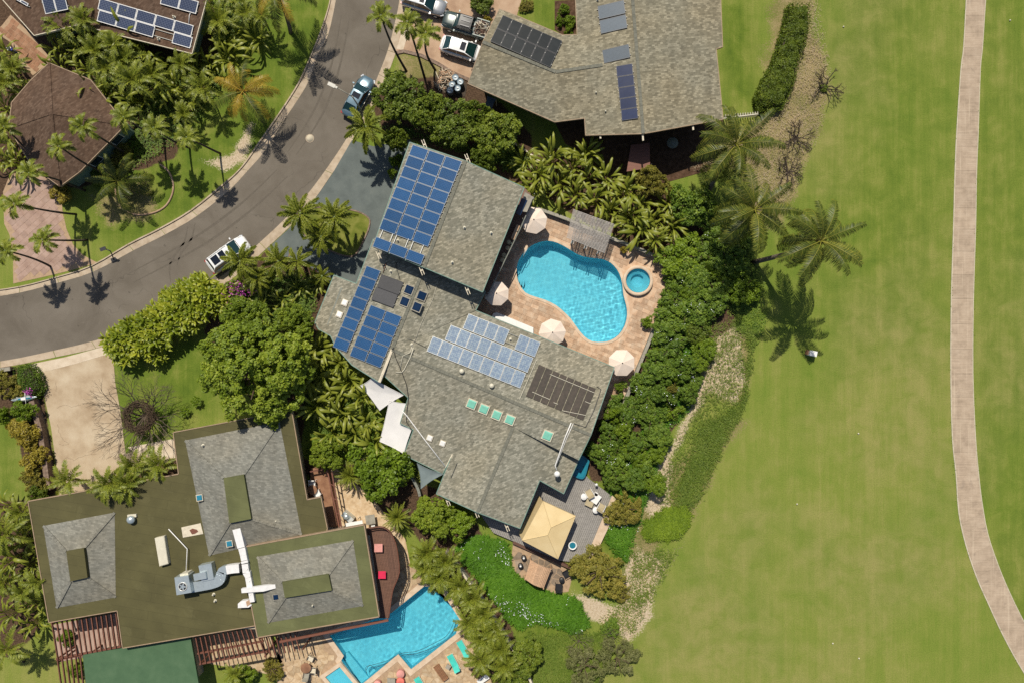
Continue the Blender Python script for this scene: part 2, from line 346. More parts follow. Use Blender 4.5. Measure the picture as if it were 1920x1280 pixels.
M['therm_blue'] = cellmat('thermal_blue', (.010,.022,.075), (.018,.034,.10), .12, .006, .3)
M['therm_pale'] = cellmat('thermal_pale', (.085,.115,.15), (.12,.15,.185), .12, .008, .35)
M['therm_brown'] = mat('heater_mat', (.062,.048,.036), (.045,.035,.026), 3, .7, (.08,.06,.045), .2, rand=.2)
M['sky_teal'] = plain('teal_dome', (.20,.52,.40), .3)
M['sky_blue'] = plain('blue_dome', (.03,.20,.30), .25)
M['sky_dark'] = plain('dark_dome', (.006,.022,.06), .15, 0, .5)
M['sail'] = mat('sail_cloth', (.66,.64,.62), (.60,.585,.57), .8, .8, (.70,.68,.66), .06)
M['sail_g'] = mat('sail_cloth_grey', (.17,.21,.21), sc=.8, rough=.8, fine=.06)
M['canvas'] = mat('cream_canvas', (.72,.60,.50), (.68,.56,.46), .8, .85, (.75,.63,.53), .05)
M['canvas_y'] = mat('yellow_canvas', (.62,.475,.25), (.57,.43,.22), .6, .8, (.66,.52,.29), .08)
M['tealc'] = mat('teal_cushion', (.05,.50,.42), sc=2, rough=.75, fine=.05)
M['redc'] = mat('red_cushion', (.62,.015,.07), sc=2, rough=.7, fine=.05)
M['pinkc'] = mat('pink_cushion', (.62,.28,.24), sc=2, rough=.75, fine=.05)
M['coralc'] = mat('coral_cushion', (.68,.16,.12), sc=2, rough=.75, fine=.05)
M['wicker'] = mat('beige_cushion', (.42,.35,.22), sc=2, rough=.85, fine=.1)
M['tealpl'] = plain('hot_tub_teal', (.02,.17,.24), .2)
M['wood_red'] = woodmat('redwood', (.20,.075,.045), R(10))
M['wood_brown'] = woodmat('brown_wood', (.17,.085,.055), R(100))
M['wood_tan'] = woodmat('tan_wood', (.60,.38,.23), R(60))
M['wood_teak'] = woodmat('teak', (.33,.16,.075), R(-50))
M['wood_grey'] = woodmat('grey_deck_boards', (.31,.29,.265), math.pi/2+HROT, .7, .12)
M['lattice'] = woodmat('whitewashed_slat', (.46,.42,.38), HROT, .6, .15)
M['paint_white'] = plain('car_white', (.80,.80,.79), .25, 0, .5, 1.0)
M['paint_blue'] = plain('car_blue', (.10,.17,.22), .28, .3, .5, 1.0)
M['paint_silver'] = plain('car_silver', (.42,.43,.44), .3, .5, .5, 1.0)
M['paint_green'] = plain('car_dark_green', (.035,.055,.05), .3, .2, .5, 1.0)
M['wind'] = plain('windscreen', (.007,.030,.030), .04, 0, .9)
M['darkglass'] = plain('tinted_glass', (.006,.009,.016), .06, 0, .8)
M['lampred'] = plain('tail_lamp', (.35,.01,.01), .2)
M['lampclr'] = plain('head_lamp', (.6,.62,.65), .1)
M['pool'] = mat('pool_plaster', (.25,.71,.84), (.22,.66,.80), .6, .6, (.29,.75,.86), .06, spec=.2, bmp=0)
M['pool_tile'] = mat('pool_tile', (.12,.40,.46), sc=6, rough=.3, fine=.3)
M['water'] = watermat('pool_water', (.80,.98,1.0), 2.6, .7, .12)
M['water2'] = watermat('pool_water_calm', (.74,.97,1.0), 1.2, .25, .05)
M['bark'] = mat('bark', (.11,.075,.05), (.07,.05,.035), 6, .95, (.16,.12,.085), .3, spec=.1, obj=True)
M['palmtrunk'] = mat('palm_trunk', (.085,.07,.052), (.055,.045,.035), 5, .95, (.15,.125,.095), .3, spec=.1, obj=True)
M['coco'] = mat('coconut_trunk', (.20,.165,.12), (.13,.105,.08), 4, .95, (.27,.22,.17), .3, spec=.1, obj=True)
M['twig'] = mat('twig', (.15,.115,.085), (.10,.075,.055), 6, .95, (.24,.20,.16), .3, spec=.1, obj=True)
M['twigdark'] = mat('dead_twig', (.075,.058,.045), sc=6, rough=.95, spec=.1, obj=True)
M['l_tree'] = leafmat('leaf_tree', (.060,.100,.006), (.185,.26,.016), (.38,.43,.04), .35, .55)
M['l_dark'] = leafmat('leaf_dark', (.045,.078,.006), (.13,.185,.014), (.29,.34,.033), .3, .55)
M['l_bank'] = leafmat('leaf_bank', (.042,.088,.008), (.115,.195,.017), (.27,.36,.035), .35, .55)
M['l_lime'] = leafmat('leaf_lime', (.07,.12,.008), (.17,.26,.014), (.30,.40,.03), .4, .5)
M['l_yell'] = leafmat('leaf_yellow', (.13,.10,.012), (.30,.24,.025), (.48,.42,.07), .35, .5)
M['l_rust'] = leafmat('leaf_rust', (.085,.070,.012), (.22,.21,.028), (.42,.33,.065), .3, .6)
M['l_grey'] = leafmat('leaf_grey', (.075,.09,.02), (.16,.175,.05), (.28,.27,.13), .3, .7)
M['l_ti'] = leafmat('leaf_ti', (.075,.11,.008), (.22,.28,.018), (.46,.48,.05), .4, .42, .4)
M['l_heli'] = leafmat('leaf_broad', (.05,.08,.008), (.165,.205,.020), (.36,.37,.05), .35, .42, .4)
M['l_frond'] = leafmat('leaf_palm', (.065,.085,.010), (.175,.215,.020), (.38,.39,.055), .3, .45, .35)
M['l_coco'] = leafmat('leaf_coconut', (.016,.028,.003), (.075,.100,.010), (.30,.28,.045), .12, .45, .4)
M['l_gold'] = leafmat('leaf_golden', (.16,.14,.015), (.38,.27,.025), (.58,.40,.06), .35, .4, .5)
M['l_cover'] = leafmat('leaf_cover', (.045,.12,.006), (.10,.24,.012), (.19,.36,.03), .4, .5)
M['l_rough'] = leafmat('grass_blade', (.09,.15,.015), (.17,.25,.03), (.30,.34,.07), .45, .6)
M['l_straw'] = leafmat('straw_blade', (.26,.20,.12), (.44,.35,.23), (.60,.50,.36), .3, .8)
M['flower_w'] = plain('white_petal', (.75,.78,.80), .6)
M['flower_p'] = plain('magenta_petal', (.38,.04,.30), .6)
M['lamp'] = plain('lamp_head', (.5,.48,.42), .5)
# ================================================================ THE SETTING
POOL1 = smooth_loop([(960+x/4, 320+y/4) for x, y in [(35,740),(50,675),(105,598),(175,548),(265,527),(345,545),(420,585),(490,628),(570,652),(650,660),(715,678),(765,715),(805,775),(826,850),(834,930),(855,1010),(862,1080),(845,1160),(800,1230),(740,1270),(680,1283),(600,1278),(540,1240),(490,1180),(440,1110),(390,1060),(330,1010),(250,970),(170,945),(100,915),(60,860),(38,800)]], 2)
POOL2 = [(618,1190),(735,1147),(795,1098),(822,1098),(862,1160),(855,1187),(771,1253),(747,1225),(672,1287),(640,1237),(645,1228)]
SPA2 = [(611,1266),(638,1247),(669,1284),(642,1303)]
POOLS = [POOL1, POOL2, SPA2]
# ground sheet: fine grid where the picture looks, coarse out to the horizon
xs = np.concatenate([[-1500,-500,-180,-100,-75], np.linspace(-60,60,481), [75,100,180,500,1500]])
ys = np.concatenate([[-1500,-500,-180,-100,-60], np.linspace(-42,42,337), [60,100,180,500,1500]])
GX, GY = np.meshgrid(xs, ys); gx = GX.ravel(); gy = GY.ravel(); px = gx*PX+960; py = 640-gy*PX
def wiggle(px, py, s, seed):                           # cheap smooth noise for ragged borders
    r = np.random.default_rng(seed); o = np.zeros_like(px)
    for i in range(10):
        a = r.uniform(0, 6.28); f = s*(1.35**i); o += np.sin(px*math.cos(a)*f+py*math.sin(a)*f+r.uniform(0, 6.28))*(1/1.25**i)
    return o/3.0
wig = wiggle(px, py, .022, 3)
def region(polys, feather, wob=10.0):
    o = np.zeros_like(px)
    for pl in polys:
        d = edge_dist(pl, px, py); s = np.where(inside(pl, px, py), d, -d) + wig*wob
        o = np.maximum(o, np.clip(s/feather+.5, 0, 1))
    return o
A_dry = region([[(1440,-40),(1530,-40),(1538,130),(1535,230),(1495,330),(1470,430),(1400,420),(1385,330),(1330,300),(1240,345),(1200,300),(1250,230),(1420,220),(1440,100)],
                [(1350,590),(1420,620),(1410,700),(1390,760),(1330,740),(1300,720)],[(1210,900),(1260,870),(1330,800),(1400,790),(1330,930),(1260,1010),(1200,1160),(1150,1170),(1150,1110),(1180,1020)],
                [(740,95),(800,100),(860,150),(830,165),(735,160)],[(180,370),(270,330),(290,400),(200,430)],
                [(960,240),(1010,260),(1000,300),(960,300)]], 60, 20)
A_pale = region([[(1600,560),(1780,560),(1780,900),(1640,860)],[(1500,985),(1720,960),(1800,1080),(1580,1180),(1460,1120)],[(1860,560),(1925,540),(1925,760),(1870,720)],[(1220,1100),(1420,980),(1500,1290),(1200,1290)],[(1540,0),(1620,0),(1600,220),(1540,300)]], 200, 80)*.45
A_bare = region([[(1345,600),(1375,590),(1392,640),(1396,720),(1380,750),(1330,735),(1290,800),(1262,860),(1250,900),(1262,950),(1225,985),(1210,950),(1222,880),(1270,820),(1300,740),(1330,690)],
                 [(1195,1020),(1260,1040),(1215,1150),(1180,1210),(1140,1175),(1100,1160),(1075,1120),(1170,1130),(1170,1060)],
                 [(375,300),(430,290),(450,260),(470,235),(460,300),(420,330)]], 34, 14)
A_lush = region([[(1348,0),(1400,0),(1418,60),(1420,200),(1362,215)],                 [(216,680),(300,660),(420,600),(470,650),(400,780),(340,800),(236,835)],[(950,0),(1045,0),(1045,55),(975,28)],[(0,800),(32,800),(40,920),(0,930)],
                 [(1110,900),(1250,940),(1260,1010),(1180,1110),(1130,1090),(1100,1040)],[(960,1150),(1100,1150),(1110,1290),(930,1290)],[(360,0),(625,0),(590,110),(500,270),(380,390),(220,480),(150,400),(330,200)]], 40)
A_lush = np.maximum(A_lush, .6*region([[(1845,0),(2200,-60),(2200,1600),(1960,1300),(1875,1080),(1835,900),(1830,500)]], 20, 3))
A_lush = np.maximum(A_lush, .75*region([[(1480,-300),(1815,-300),(1785,500),(1790,620),(1500,600),(1440,480),(1560,250)]], 320, 60))
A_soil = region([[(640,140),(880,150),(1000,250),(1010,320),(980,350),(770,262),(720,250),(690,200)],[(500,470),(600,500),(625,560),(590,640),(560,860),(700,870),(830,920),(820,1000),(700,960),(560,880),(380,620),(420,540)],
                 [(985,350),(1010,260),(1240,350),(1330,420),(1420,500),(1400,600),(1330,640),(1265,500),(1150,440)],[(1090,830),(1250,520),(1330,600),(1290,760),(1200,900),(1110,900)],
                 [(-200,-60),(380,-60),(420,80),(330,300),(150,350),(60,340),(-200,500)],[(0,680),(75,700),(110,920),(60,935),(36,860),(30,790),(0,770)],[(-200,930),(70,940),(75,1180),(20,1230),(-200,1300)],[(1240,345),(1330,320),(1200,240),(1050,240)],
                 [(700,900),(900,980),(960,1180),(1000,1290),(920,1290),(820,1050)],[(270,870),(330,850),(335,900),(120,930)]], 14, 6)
me = bpy.data.meshes.new('ground'); ny, nx = GX.shape
idx = np.arange(nx*ny).reshape(ny, nx); q = np.stack([idx[:-1,:-1], idx[:-1,1:], idx[1:,1:], idx[1:,:-1]], -1).reshape(-1, 4)
cx = gx[q].mean(1)*PX+960; cy = 640-gy[q].mean(1)*PX; keep = np.ones(len(q), bool)
for pl in POOLS: keep &= ~(inside(pl, cx, cy) | (edge_dist(pl, cx, cy) < 4.6))
keep &= ~(np.hypot(cx-1195, cy-527) < 24)
q = q[keep]
me.vertices.add(nx*ny); me.vertices.foreach_set('co', np.stack([gx, gy, np.zeros_like(gx)], -1).ravel())
me.loops.add(q.size); me.loops.foreach_set('vertex_index', q.ravel().astype(np.int32)); me.polygons.add(len(q))
me.polygons.foreach_set('loop_start', np.arange(0, q.size, 4, dtype=np.int32)); me.update(calc_edges=True)
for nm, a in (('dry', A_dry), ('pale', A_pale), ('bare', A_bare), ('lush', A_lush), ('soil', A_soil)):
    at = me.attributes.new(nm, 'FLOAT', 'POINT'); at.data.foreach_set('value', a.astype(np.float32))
def ground_mat():
    m, nt, b = newmat('ground_turf'); v = coords(nt)
    n_big = noise(nt, v, .07, 5, .55, .4); n_mid = noise(nt, v, .45, 6, .62, .3); n_f = noise(nt, v, 6.0, 4, .7); n_ff = noise(nt, v, 9.0, 4, .85)
    streak = mth(nt, 'ADD', mth(nt, 'MULTIPLY', noise(nt, coords(nt, False, R(4), (.9, .04, 1)), 1.2, 5, .6), .6), mth(nt, 'MULTIPLY', noise(nt, coords(nt, False, R(3), (3.2, .22, 1)), 1.5, 4, .7), .4))
    g = ramp(nt, mth(nt, 'ADD', mth(nt, 'MULTIPLY', n_big, .42), mth(nt, 'ADD', mth(nt, 'MULTIPLY', n_mid, .26), mth(nt, 'MULTIPLY', streak, .42))),
             [(.34, (.098,.172,.020)), (.45, (.143,.205,.028)), (.56, (.190,.228,.042)), (.70, (.275,.265,.078))])
    lush = ramp(nt, mth(nt, 'ADD', mth(nt, 'MULTIPLY', n_mid, .55), mth(nt, 'MULTIPLY', streak, .45)), [(.36, (.075,.125,.014)), (.5, (.125,.175,.022)), (.62, (.20,.225,.045))])
    dry = ramp(nt, mth(nt, 'ADD', mth(nt, 'MULTIPLY', n_f, .5), mth(nt, 'MULTIPLY', n_mid, .5)), [(.35, (.105,.125,.030)), (.47, (.20,.18,.065)), (.62, (.34,.26,.14))])
    bare = ramp(nt, n_f, [(.3, (.26,.20,.10)), (.42, (.46,.36,.24)), (.7, (.62,.52,.39))])
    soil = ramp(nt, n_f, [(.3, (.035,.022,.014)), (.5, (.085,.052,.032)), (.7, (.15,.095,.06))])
    def wt(nm): return ramp(nt, mth(nt, 'ADD', attr(nt, nm), mth(nt, 'MULTIPLY', mth(nt, 'SUBTRACT', n_f, .5), 1.1)), [(.42, 0.0), (.62, 1.0)])
    col = mix(nt, attr(nt, 'lush'), g, lush); col = mix(nt, attr(nt, 'pale'), col, ramp(nt, n_mid, [(.35, (.175,.20,.045)), (.6, (.29,.255,.10))]))
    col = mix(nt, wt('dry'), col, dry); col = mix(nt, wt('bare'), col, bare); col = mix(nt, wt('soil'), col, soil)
    col = mix(nt, 1.0, col, ramp(nt, n_ff, [(.32, .66), (.62, 1.06)]), 'MULTIPLY')
    nt.links.new(col, b.inputs['Base Color']); b.inputs['Roughness'].default_value = .95; b.inputs['Specular IOR Level'].default_value = .15
    bump(nt, b, mth(nt, 'ADD', n_ff, n_f), .5, .04); return m
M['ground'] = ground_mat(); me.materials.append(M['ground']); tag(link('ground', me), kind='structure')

# road, gutters, drives
NW_A = [(640,-120),(636,-50),(630,0),(615,67),(597,100),(580,150),(560,185),(530,230),(497,283),(465,320),(430,357),(370,405),(310,440),(250,470),(175,510),(110,530),(37,549),(-40,560),(-140,566)]
NW_O = [(627,-120),(624,-50),(619,0),(605,48),(587,95),(565,145),(545,180),(513,228),(480,275),(450,317),(413,350),(358,394),(300,428),(240,458),(172,498),(107,519),(37,537),(-40,547),(-140,553)]
SE_A = [(753,-120),(751,-50),(749,0),(740,45),(727,95),(710,140),(688,190),(652,257),(610,320),(572,370),(530,415),(487,455),(430,507),(370,548),(300,588),(240,618),(172,640),(100,657),(0,677),(-140,692)]
SE_O = [(768,-120),(767,-50),(765,0),(754,48),(742,100),(724,147),(702,196),(666,262),(623,326),(586,379),(543,426),(499,467),(440,520),(378,562),(306,603),(246,632),(180,653),(105,669),(0,689),(-140,704)]
ds = lambda l, k=3: smooth_loop(l, k, False)
road = MB().prism(pxs(ds(NW_A) + ds(SE_A)[::-1]), -.02, .006); struct('road', road, M['asphalt'])
def band(a, b, name, z0, z1, mt, step=3, gap=.012):       # kerb / gutter band in separate cast lengths
    A = pxs(ds(a)); B = pxs(ds(b)); n = min(len(A), len(B)); k = 0; out = None
    e = bpy.data.objects.new(name, None); COL.objects.link(e); e['kind'] = 'structure'
    for i in range(0, n-1, step):
        j = min(i+step, n-1); lp = A[i:j+1]+B[i:j+1][::-1]
        c = Vector((sum(p[0] for p in lp)/len(lp), sum(p[1] for p in lp)/len(lp)))
        lp = [tuple(c+(Vector(p)-c)*(1-gap)) for p in lp]
        MB().prism(lp, z0, z1).build('kerb_length', mt, e)
    return e
def mid(a, b, t): return [(p[0]*(1-t)+q[0]*t, p[1]*(1-t)+q[1]*t) for p, q in zip(a, b)]
band(NW_A, mid(NW_A, NW_O, .82), 'gutter_upper', -.05, .014, M['kerb'])
band(mid(NW_A, NW_O, .84), NW_O, 'kerb_upper', -.05, .13, M['kerb'])
band(SE_A, SE_O, 'gutter_lower', -.05, .03, M['kerb'])
M['tyre'] = mat('tyre_mark', (.142,.122,.098), (.128,.110,.088), 3, .9, (.155,.134,.107), .35, fs=18, spec=.2)
for pl in ([(640,30),(622,120),(590,205),(540,285)],[(655,35),(637,125),(606,212),(556,290)],[(352,425),(345,455),(328,478),(318,500),(320,530)],[(366,418),(358,450),(340,474),(332,497)],[(540,330),(470,395),(380,460),(250,530)],[(520,318),(452,382),(364,446),(238,515)]):
    L_ = pxs(smooth_loop(pl, 6, False)); n_ = len(L_); lp = []; rp = []
    for i in range(n_):
        d = (Vector(L_[min(i+1,n_-1)])-Vector(L_[max(i-1,0)])).normalized(); nn = Vector((-d.y, d.x)); w_ = .10*(.25+math.sin(math.pi*i/(n_-1)))*random.uniform(.9,1.1); lp.append(tuple(Vector(L_[i])+nn*w_)); rp.append(tuple(Vector(L_[i])-nn*w_))
    struct('tyre_mark', MB().prism(lp+rp[::-1], .004, .0095), M['tyre'])
mh = thing('manhole_cover', 'round pale manhole cover set in the asphalt of the bend', 'manhole cover', P(581,260,.006))
part('cover', MB().cyl(P(581,260,.0), .40, .022, 24), M['path_edge'], mh); part('rim', MB().lathe(P(581,260,.0), [(.40,.0),(.40,.026),(.46,.026),(.46,.0)], 24), M['kerb'], mh)

# cart path in cast slabs
CP_L = [(1822,-140),(1816,-60),(1811,0),(1806,90),(1801,130),(1793,250),(1790,320),(1787,430),(1783,560),(1782,700),(1785,820),(1792,890),(1797,960),(1810,1020),(1830,1080),(1852,1130),(1880,1190),(1910,1245),(1945,1300),(1990,1370)]
CP_R = [(1860,-140),(1854,-60),(1848,0),(1842,90),(1838,130),(1834,250),(1831,320),(1829,430),(1825,560),(1824,700),(1829,820),(1835,890),(1841,940),(1852,1000),(1872,1060),(1893,1110),(1920,1165),(1950,1215),(1985,1265),(2030,1330)]
pe = bpy.data.objects.new('cart_path', None); COL.objects.link(pe); pe['kind'] = 'structure'
A = pxs(ds(CP_L, 3)); B = pxs(ds(CP_R, 3)); me_l = MB()
for i in range(len(A)-1):
    a0, a1, b0, b1 = (Vector(v) for v in (A[i], A[i+1], B[i], B[i+1])); g = .004
    l0, l1 = a0.lerp(b0, .035), a1.lerp(b1, .035); r0, r1 = a0.lerp(b0, .975), a1.lerp(b1, .975)
    MB().prism([tuple(l0.lerp(l1, g)), tuple(l1.lerp(l0, g)), tuple(r1.lerp(r0, g)), tuple(r0.lerp(r1, g))], -.05, .045).build('slab', M['path'], pe)
for s, L_, t0, t1 in (('a', None, -.012, .033), ('b', None, .977, 1.012)):
    lp = [tuple(Vector(p).lerp(Vector(q_), t0)) for p, q_ in zip(A, B)] + [tuple(Vector(p).lerp(Vector(q_), t1)) for p, q_ in zip(A, B)][::-1]
    MB().prism(lp, -.05, .05).build('path_edging', M['path_edge'], pe)

# ---- paving by piece
def clip_rect(cx, cy, w_, h_, a, poly_, holes=()):
    ca, sa = math.cos(a), math.sin(a)
    cs = [(cx+ca*x-sa*y, cy+sa*x+ca*y) for x, y in ((-w_/2,-h_/2),(w_/2,-h_/2),(w_/2,h_/2),(-w_/2,h_/2))]
    return cs
def pave(parent, name, poly_, z, t, sizes, ang, mt, holes=(), limit=300, gap=.02, centre=None, inset=0.0):
    """ashlar paving: rows of differing stones; whole stones only, the bed below shows as grout and cut edge"""
    xs_ = [p[0] for p in poly_]; ys_ = [p[1] for p in poly_]; c0 = Vector(((min(xs_)+max(xs_))/2, (min(ys_)+max(ys_))/2))
    rad = max(max(xs_)-min(xs_), max(ys_)-min(ys_))*.75; ca, sa = math.cos(ang), math.sin(ang); rr = random.Random(len(poly_)*7+int(rad*10)); cells = []
    y = -rad
    while y < rad:
        h = rr.choice(sizes)[1]; x = -rad + rr.random()*.5
        while x < rad:
            w_ = rr.choice(sizes)[0]; cells.append((x+w_/2, y+h/2, w_-gap, h-gap)); x += w_
        y += h
    cc = np.array(cells); X = c0.x+cc[:,0]*ca-cc[:,1]*sa; Y = c0.y+cc[:,0]*sa+cc[:,1]*ca; ok = np.ones(len(cc), bool)
    for sx, sy in ((-.5,-.5),(.5,-.5),(.5,.5),(-.5,.5)):
        qx = X+cc[:,2]*sx*ca-cc[:,3]*sy*sa; qy = Y+cc[:,2]*sx*sa+cc[:,3]*sy*ca
        ok &= inside(poly_, qx, qy)
        for hl in holes: ok &= ~inside(hl, qx, qy)
    ids = np.nonzero(ok)[0]; area = cc[ids,2]*cc[ids,3]; order = ids[np.argsort(-area, kind='stable')]; meshes = {}; rest = MB()
    for k, i in enumerate(order):
        w_, h = round(float(cc[i,2]), 3), round(float(cc[i,3]), 3); zz = z+rr.uniform(-.004, .003)
        if k < limit:
            if (w_, h) not in meshes: meshes[(w_, h)] = MB().box((0,0,-t/2), (w_, h, t)).mesh(name, mt)
            o = link(name, meshes[(w_, h)], parent); o.location = (X[i]-parent.location.x, Y[i]-parent.location.y, zz-parent.location.z); o.rotation_euler = (0, 0, ang)
        else: rest.box((X[i]-parent.location.x, Y[i]-parent.location.y, zz-t/2-parent.location.z), (w_, h, t), ang)
    if rest.v: tag(rest.build(name+'_field', mt, parent), kind='stuff')
def voronoi_pave(parent, name, poly_, z, t, size, mt, holes=(), limit=300, gap=.035, seed=1):
    rr = random.Random(seed); xs_ = [p[0] for p in poly_]; ys_ = [p[1] for p in poly_]; seeds = []
    nx_ = int((max(xs_)-min(xs_))/size)+3; ny_ = int((max(ys_)-min(ys_))/size)+3; grid = {}
    for i in range(nx_):
        for j in range(ny_): grid[i, j] = Vector((min(xs_)+(i-1+rr.uniform(.08,.92))*size, min(ys_)+(j-1+rr.uniform(.08,.92))*size))
    n_ = 0; rest = MB()
    for (i, j), s in grid.items():
        if not inside(poly_, [s.x], [s.y])[0] or any(inside(hl, [s.x], [s.y])[0] for hl in holes): continue
        cell = [s+Vector(d)*size*1.6 for d in ((-1,-1),(1,-1),(1,1),(-1,1))]
        for di in (-2,-1,0,1,2):
            for dj in (-2,-1,0,1,2):
                o_ = grid.get((i+di, j+dj)); 
                if o_ is None or o_ is s: continue
                m_ = (s+o_)/2; nrm = (s-o_).normalized(); new = []
                for k in range(len(cell)):
                    a, b_ = cell[k], cell[(k+1) % len(cell)]; da, db = (a-m_).dot(nrm)-gap/2, (b_-m_).dot(nrm)-gap/2
                    if da >= 0: new.append(a)
                    if (da >= 0) != (db >= 0): new.append(a.lerp(b_, da/(da-db)))
                cell = new
                if len(cell) < 3: break
            if len(cell) < 3: break
        if len(cell) < 3: continue
        if not inside(poly_, [c.x for c in cell], [c.y for c in cell]).all(): continue
        if any(inside(hl, [c.x for c in cell], [c.y for c in cell]).any() for hl in holes): continue
        L0 = parent.location; lp = [(c.x-L0.x, c.y-L0.y) for c in cell]; zz = z-L0.z+rr.uniform(-.004,.004)
        if n_ < limit: MB().prism(lp, zz-t, zz, bottom=False).build(name, mt, parent)
        else: rest.prism(lp, zz-t, zz, bottom=False)
        n_ += 1
    if rest.v: tag(rest.build(name+'_field', mt, parent), kind='stuff')
def setting(name, label=None, loc=(0,0,0)):
    e = bpy.data.objects.new(name, None); COL.objects.link(e); e.location = loc; e['kind'] = 'structure'; return e

# drives and paths
DB = [(660,263),(623,327),(588,378),(545,426),(501,467),(520,482),(575,497),(612,520),(640,560),(720,540),(790,330),(770,262),(700,275)]
struct('driveway_blue_grey', MB().prism(pxs(DB), -.05, .035), M['drive_blue'])
for i, (a, b) in enumerate([((517,462),(524,480)),((545,466),(540,488)),((570,478),(560,497)),((597,500),(590,512))]):
    struct('driveway_stripe', MB().beam(P(*a, .041), P(*b, .041), .09, .006), M['redc'] if False else M['terracotta'])
DT = [(200,652),(213,670),(216,715),(226,770),(232,820),(236,850),(330,822),(334,860),(200,905),(200,925),(112,940),(107,880),(96,800),(84,745),(74,700),(66,690),(60,682)]
dt = setting('driveway_tan')
MB().prism(pxs(DT), -.05, .03).build('drive_field', M['drive_tan'], dt)
MB().prism(pxs([(56,683),(120,670),(200,648),(208,662),(140,682),(72,699)]), -.05, .04).build('apron', M['sidewalk'], dt)
cr = MB()
for pl in ([(107,765),(122,760),(140,762),(152,757)],[(108,795),(112,812),(118,822),(128,830)],[(112,866),(128,858),(140,862),(158,853),(180,850)],[(105,715),(105,735)],[(112,833),(130,832)]):
    cr.tube([P(x+random.uniform(-1.5,1.5), y+random.uniform(-1.5,1.5), .028) for x, y in smooth_loop(pl, 4, False)], .011, 4)
tag(cr.build('crack', M['soil'], dt), kind='stuff')
PK = [(98,330),(112,345),(118,400),(125,430),(138,460),(155,478),(183,493),(130,508),(80,520),(25,532),(25,480),(18,440),(8,420),(6,360),(20,325)]
pk = setting('driveway_pink'); MB().prism(pxs(PK), -.05, .02).build('bed', M['grout'], pk)
pave(pk, 'paver', pxs(PK), .034, .03, [(.62,.62)], R(42), M['pink_paver'], gap=.018)
TT = [(4,48),(20,28),(60,66),(95,110),(88,122),(62,142),(40,120),(20,80),(-10,60)]
tt = setting('patio_terracotta'); MB().prism(pxs(TT), -.05, .02).build('bed', M['grout'], tt)
pave(tt, 'tile', pxs(TT), .034, .03, [(.5,.5),(.5,.5)], R(-38), M['terracotta'], gap=.03)
DR = [(767,-40),(765,5),(755,48),(742,98),(790,104),(835,128),(880,150),(905,160),(960,60),(990,-40)]
dr = setting('driveway_reddish'); MB().prism(pxs(DR), -.05, .026).build('drive_field', M['drive_red'], dr)
MB().prism(pxs([(767,-40),(765,5),(757,45),(744,92),(756,95),(772,40),(778,-40)]), -.05, .034).build('apron', M['sidewalk'], dr)
for (a, b) in (((742,99),(757,96)), ((757,96),(790,104)), ((790,104),(822,120)), ((822,120),(850,137)), ((850,137),(885,152))):
    struct('lava_rock_edging', MB().beam(P(*a,.12), P(*b,.12), .35, .14), M['block'])
struct('stepping_path', MB().prism(pxs([(240,838),(325,822),(330,858),(255,850)]), -.04, .034), M['sidewalk'])

# main pool terrace
T1 = [(905,540),(983,378),(1002,392),(1020,398),(1062,413),(1105,432),(1148,450),(1190,466),(1225,481),(1245,491),(1254,503),(1257,518),(1253,540),(1238,580),(1215,640),(1190,700),(1165,762),(1150,778),(1132,784),(1080,790),(1060,700),(880,620),(880,560)]
T1w = pxs(T1); P1w = pxs(POOL1); P1c = scale_loop(P1w, .28); SPw = ring(*P(1195,527)[:2], 1.38, 40)
tr = setting('pool_terrace'); MB().prism(T1w, -.05, .055, [P1c, ring(*P(1195,527)[:2], 1.45, 32)]).build('bed', M['travertine'], tr)
MB().prism(P1c, -.05, .10, [P1w]).build('coping', M['coping'], tr)
pave(tr, 'paver', T1w, .085, .05, [(.62,.42),(.42,.42),(.62,.62),(.84,.42)], HROT, M['travertine'], [scale_loop(P1c, .02), ring(*P(1195,527)[:2], 1.75, 24)], gap=.014)
def basin(parent, lp, depth, top, mt, name='basin'):
    mb = MB(); n = len(lp); inner = scale_loop(lp, -.35); vs = [(x, y, top) for x, y in lp] + [(x, y, -depth+.25) for x, y in lp] + [(x, y, -depth) for x, y in inner]
    mb.add(vs, [(r*n+i, r*n+(i+1) % n, (r+1)*n+(i+1) % n, (r+1)*n+i) for r in (0, 1) for i in range(n)], False)
    tris = geometry.tessellate_polygon([[Vector((x, y, 0)) for x, y in inner]]); mb.add([(x, y, -depth) for x, y in inner], [tuple(t) for t in tris])
    o = mb.build(name, mt, parent); o.cycles.is_caustics_receiver = True; return o
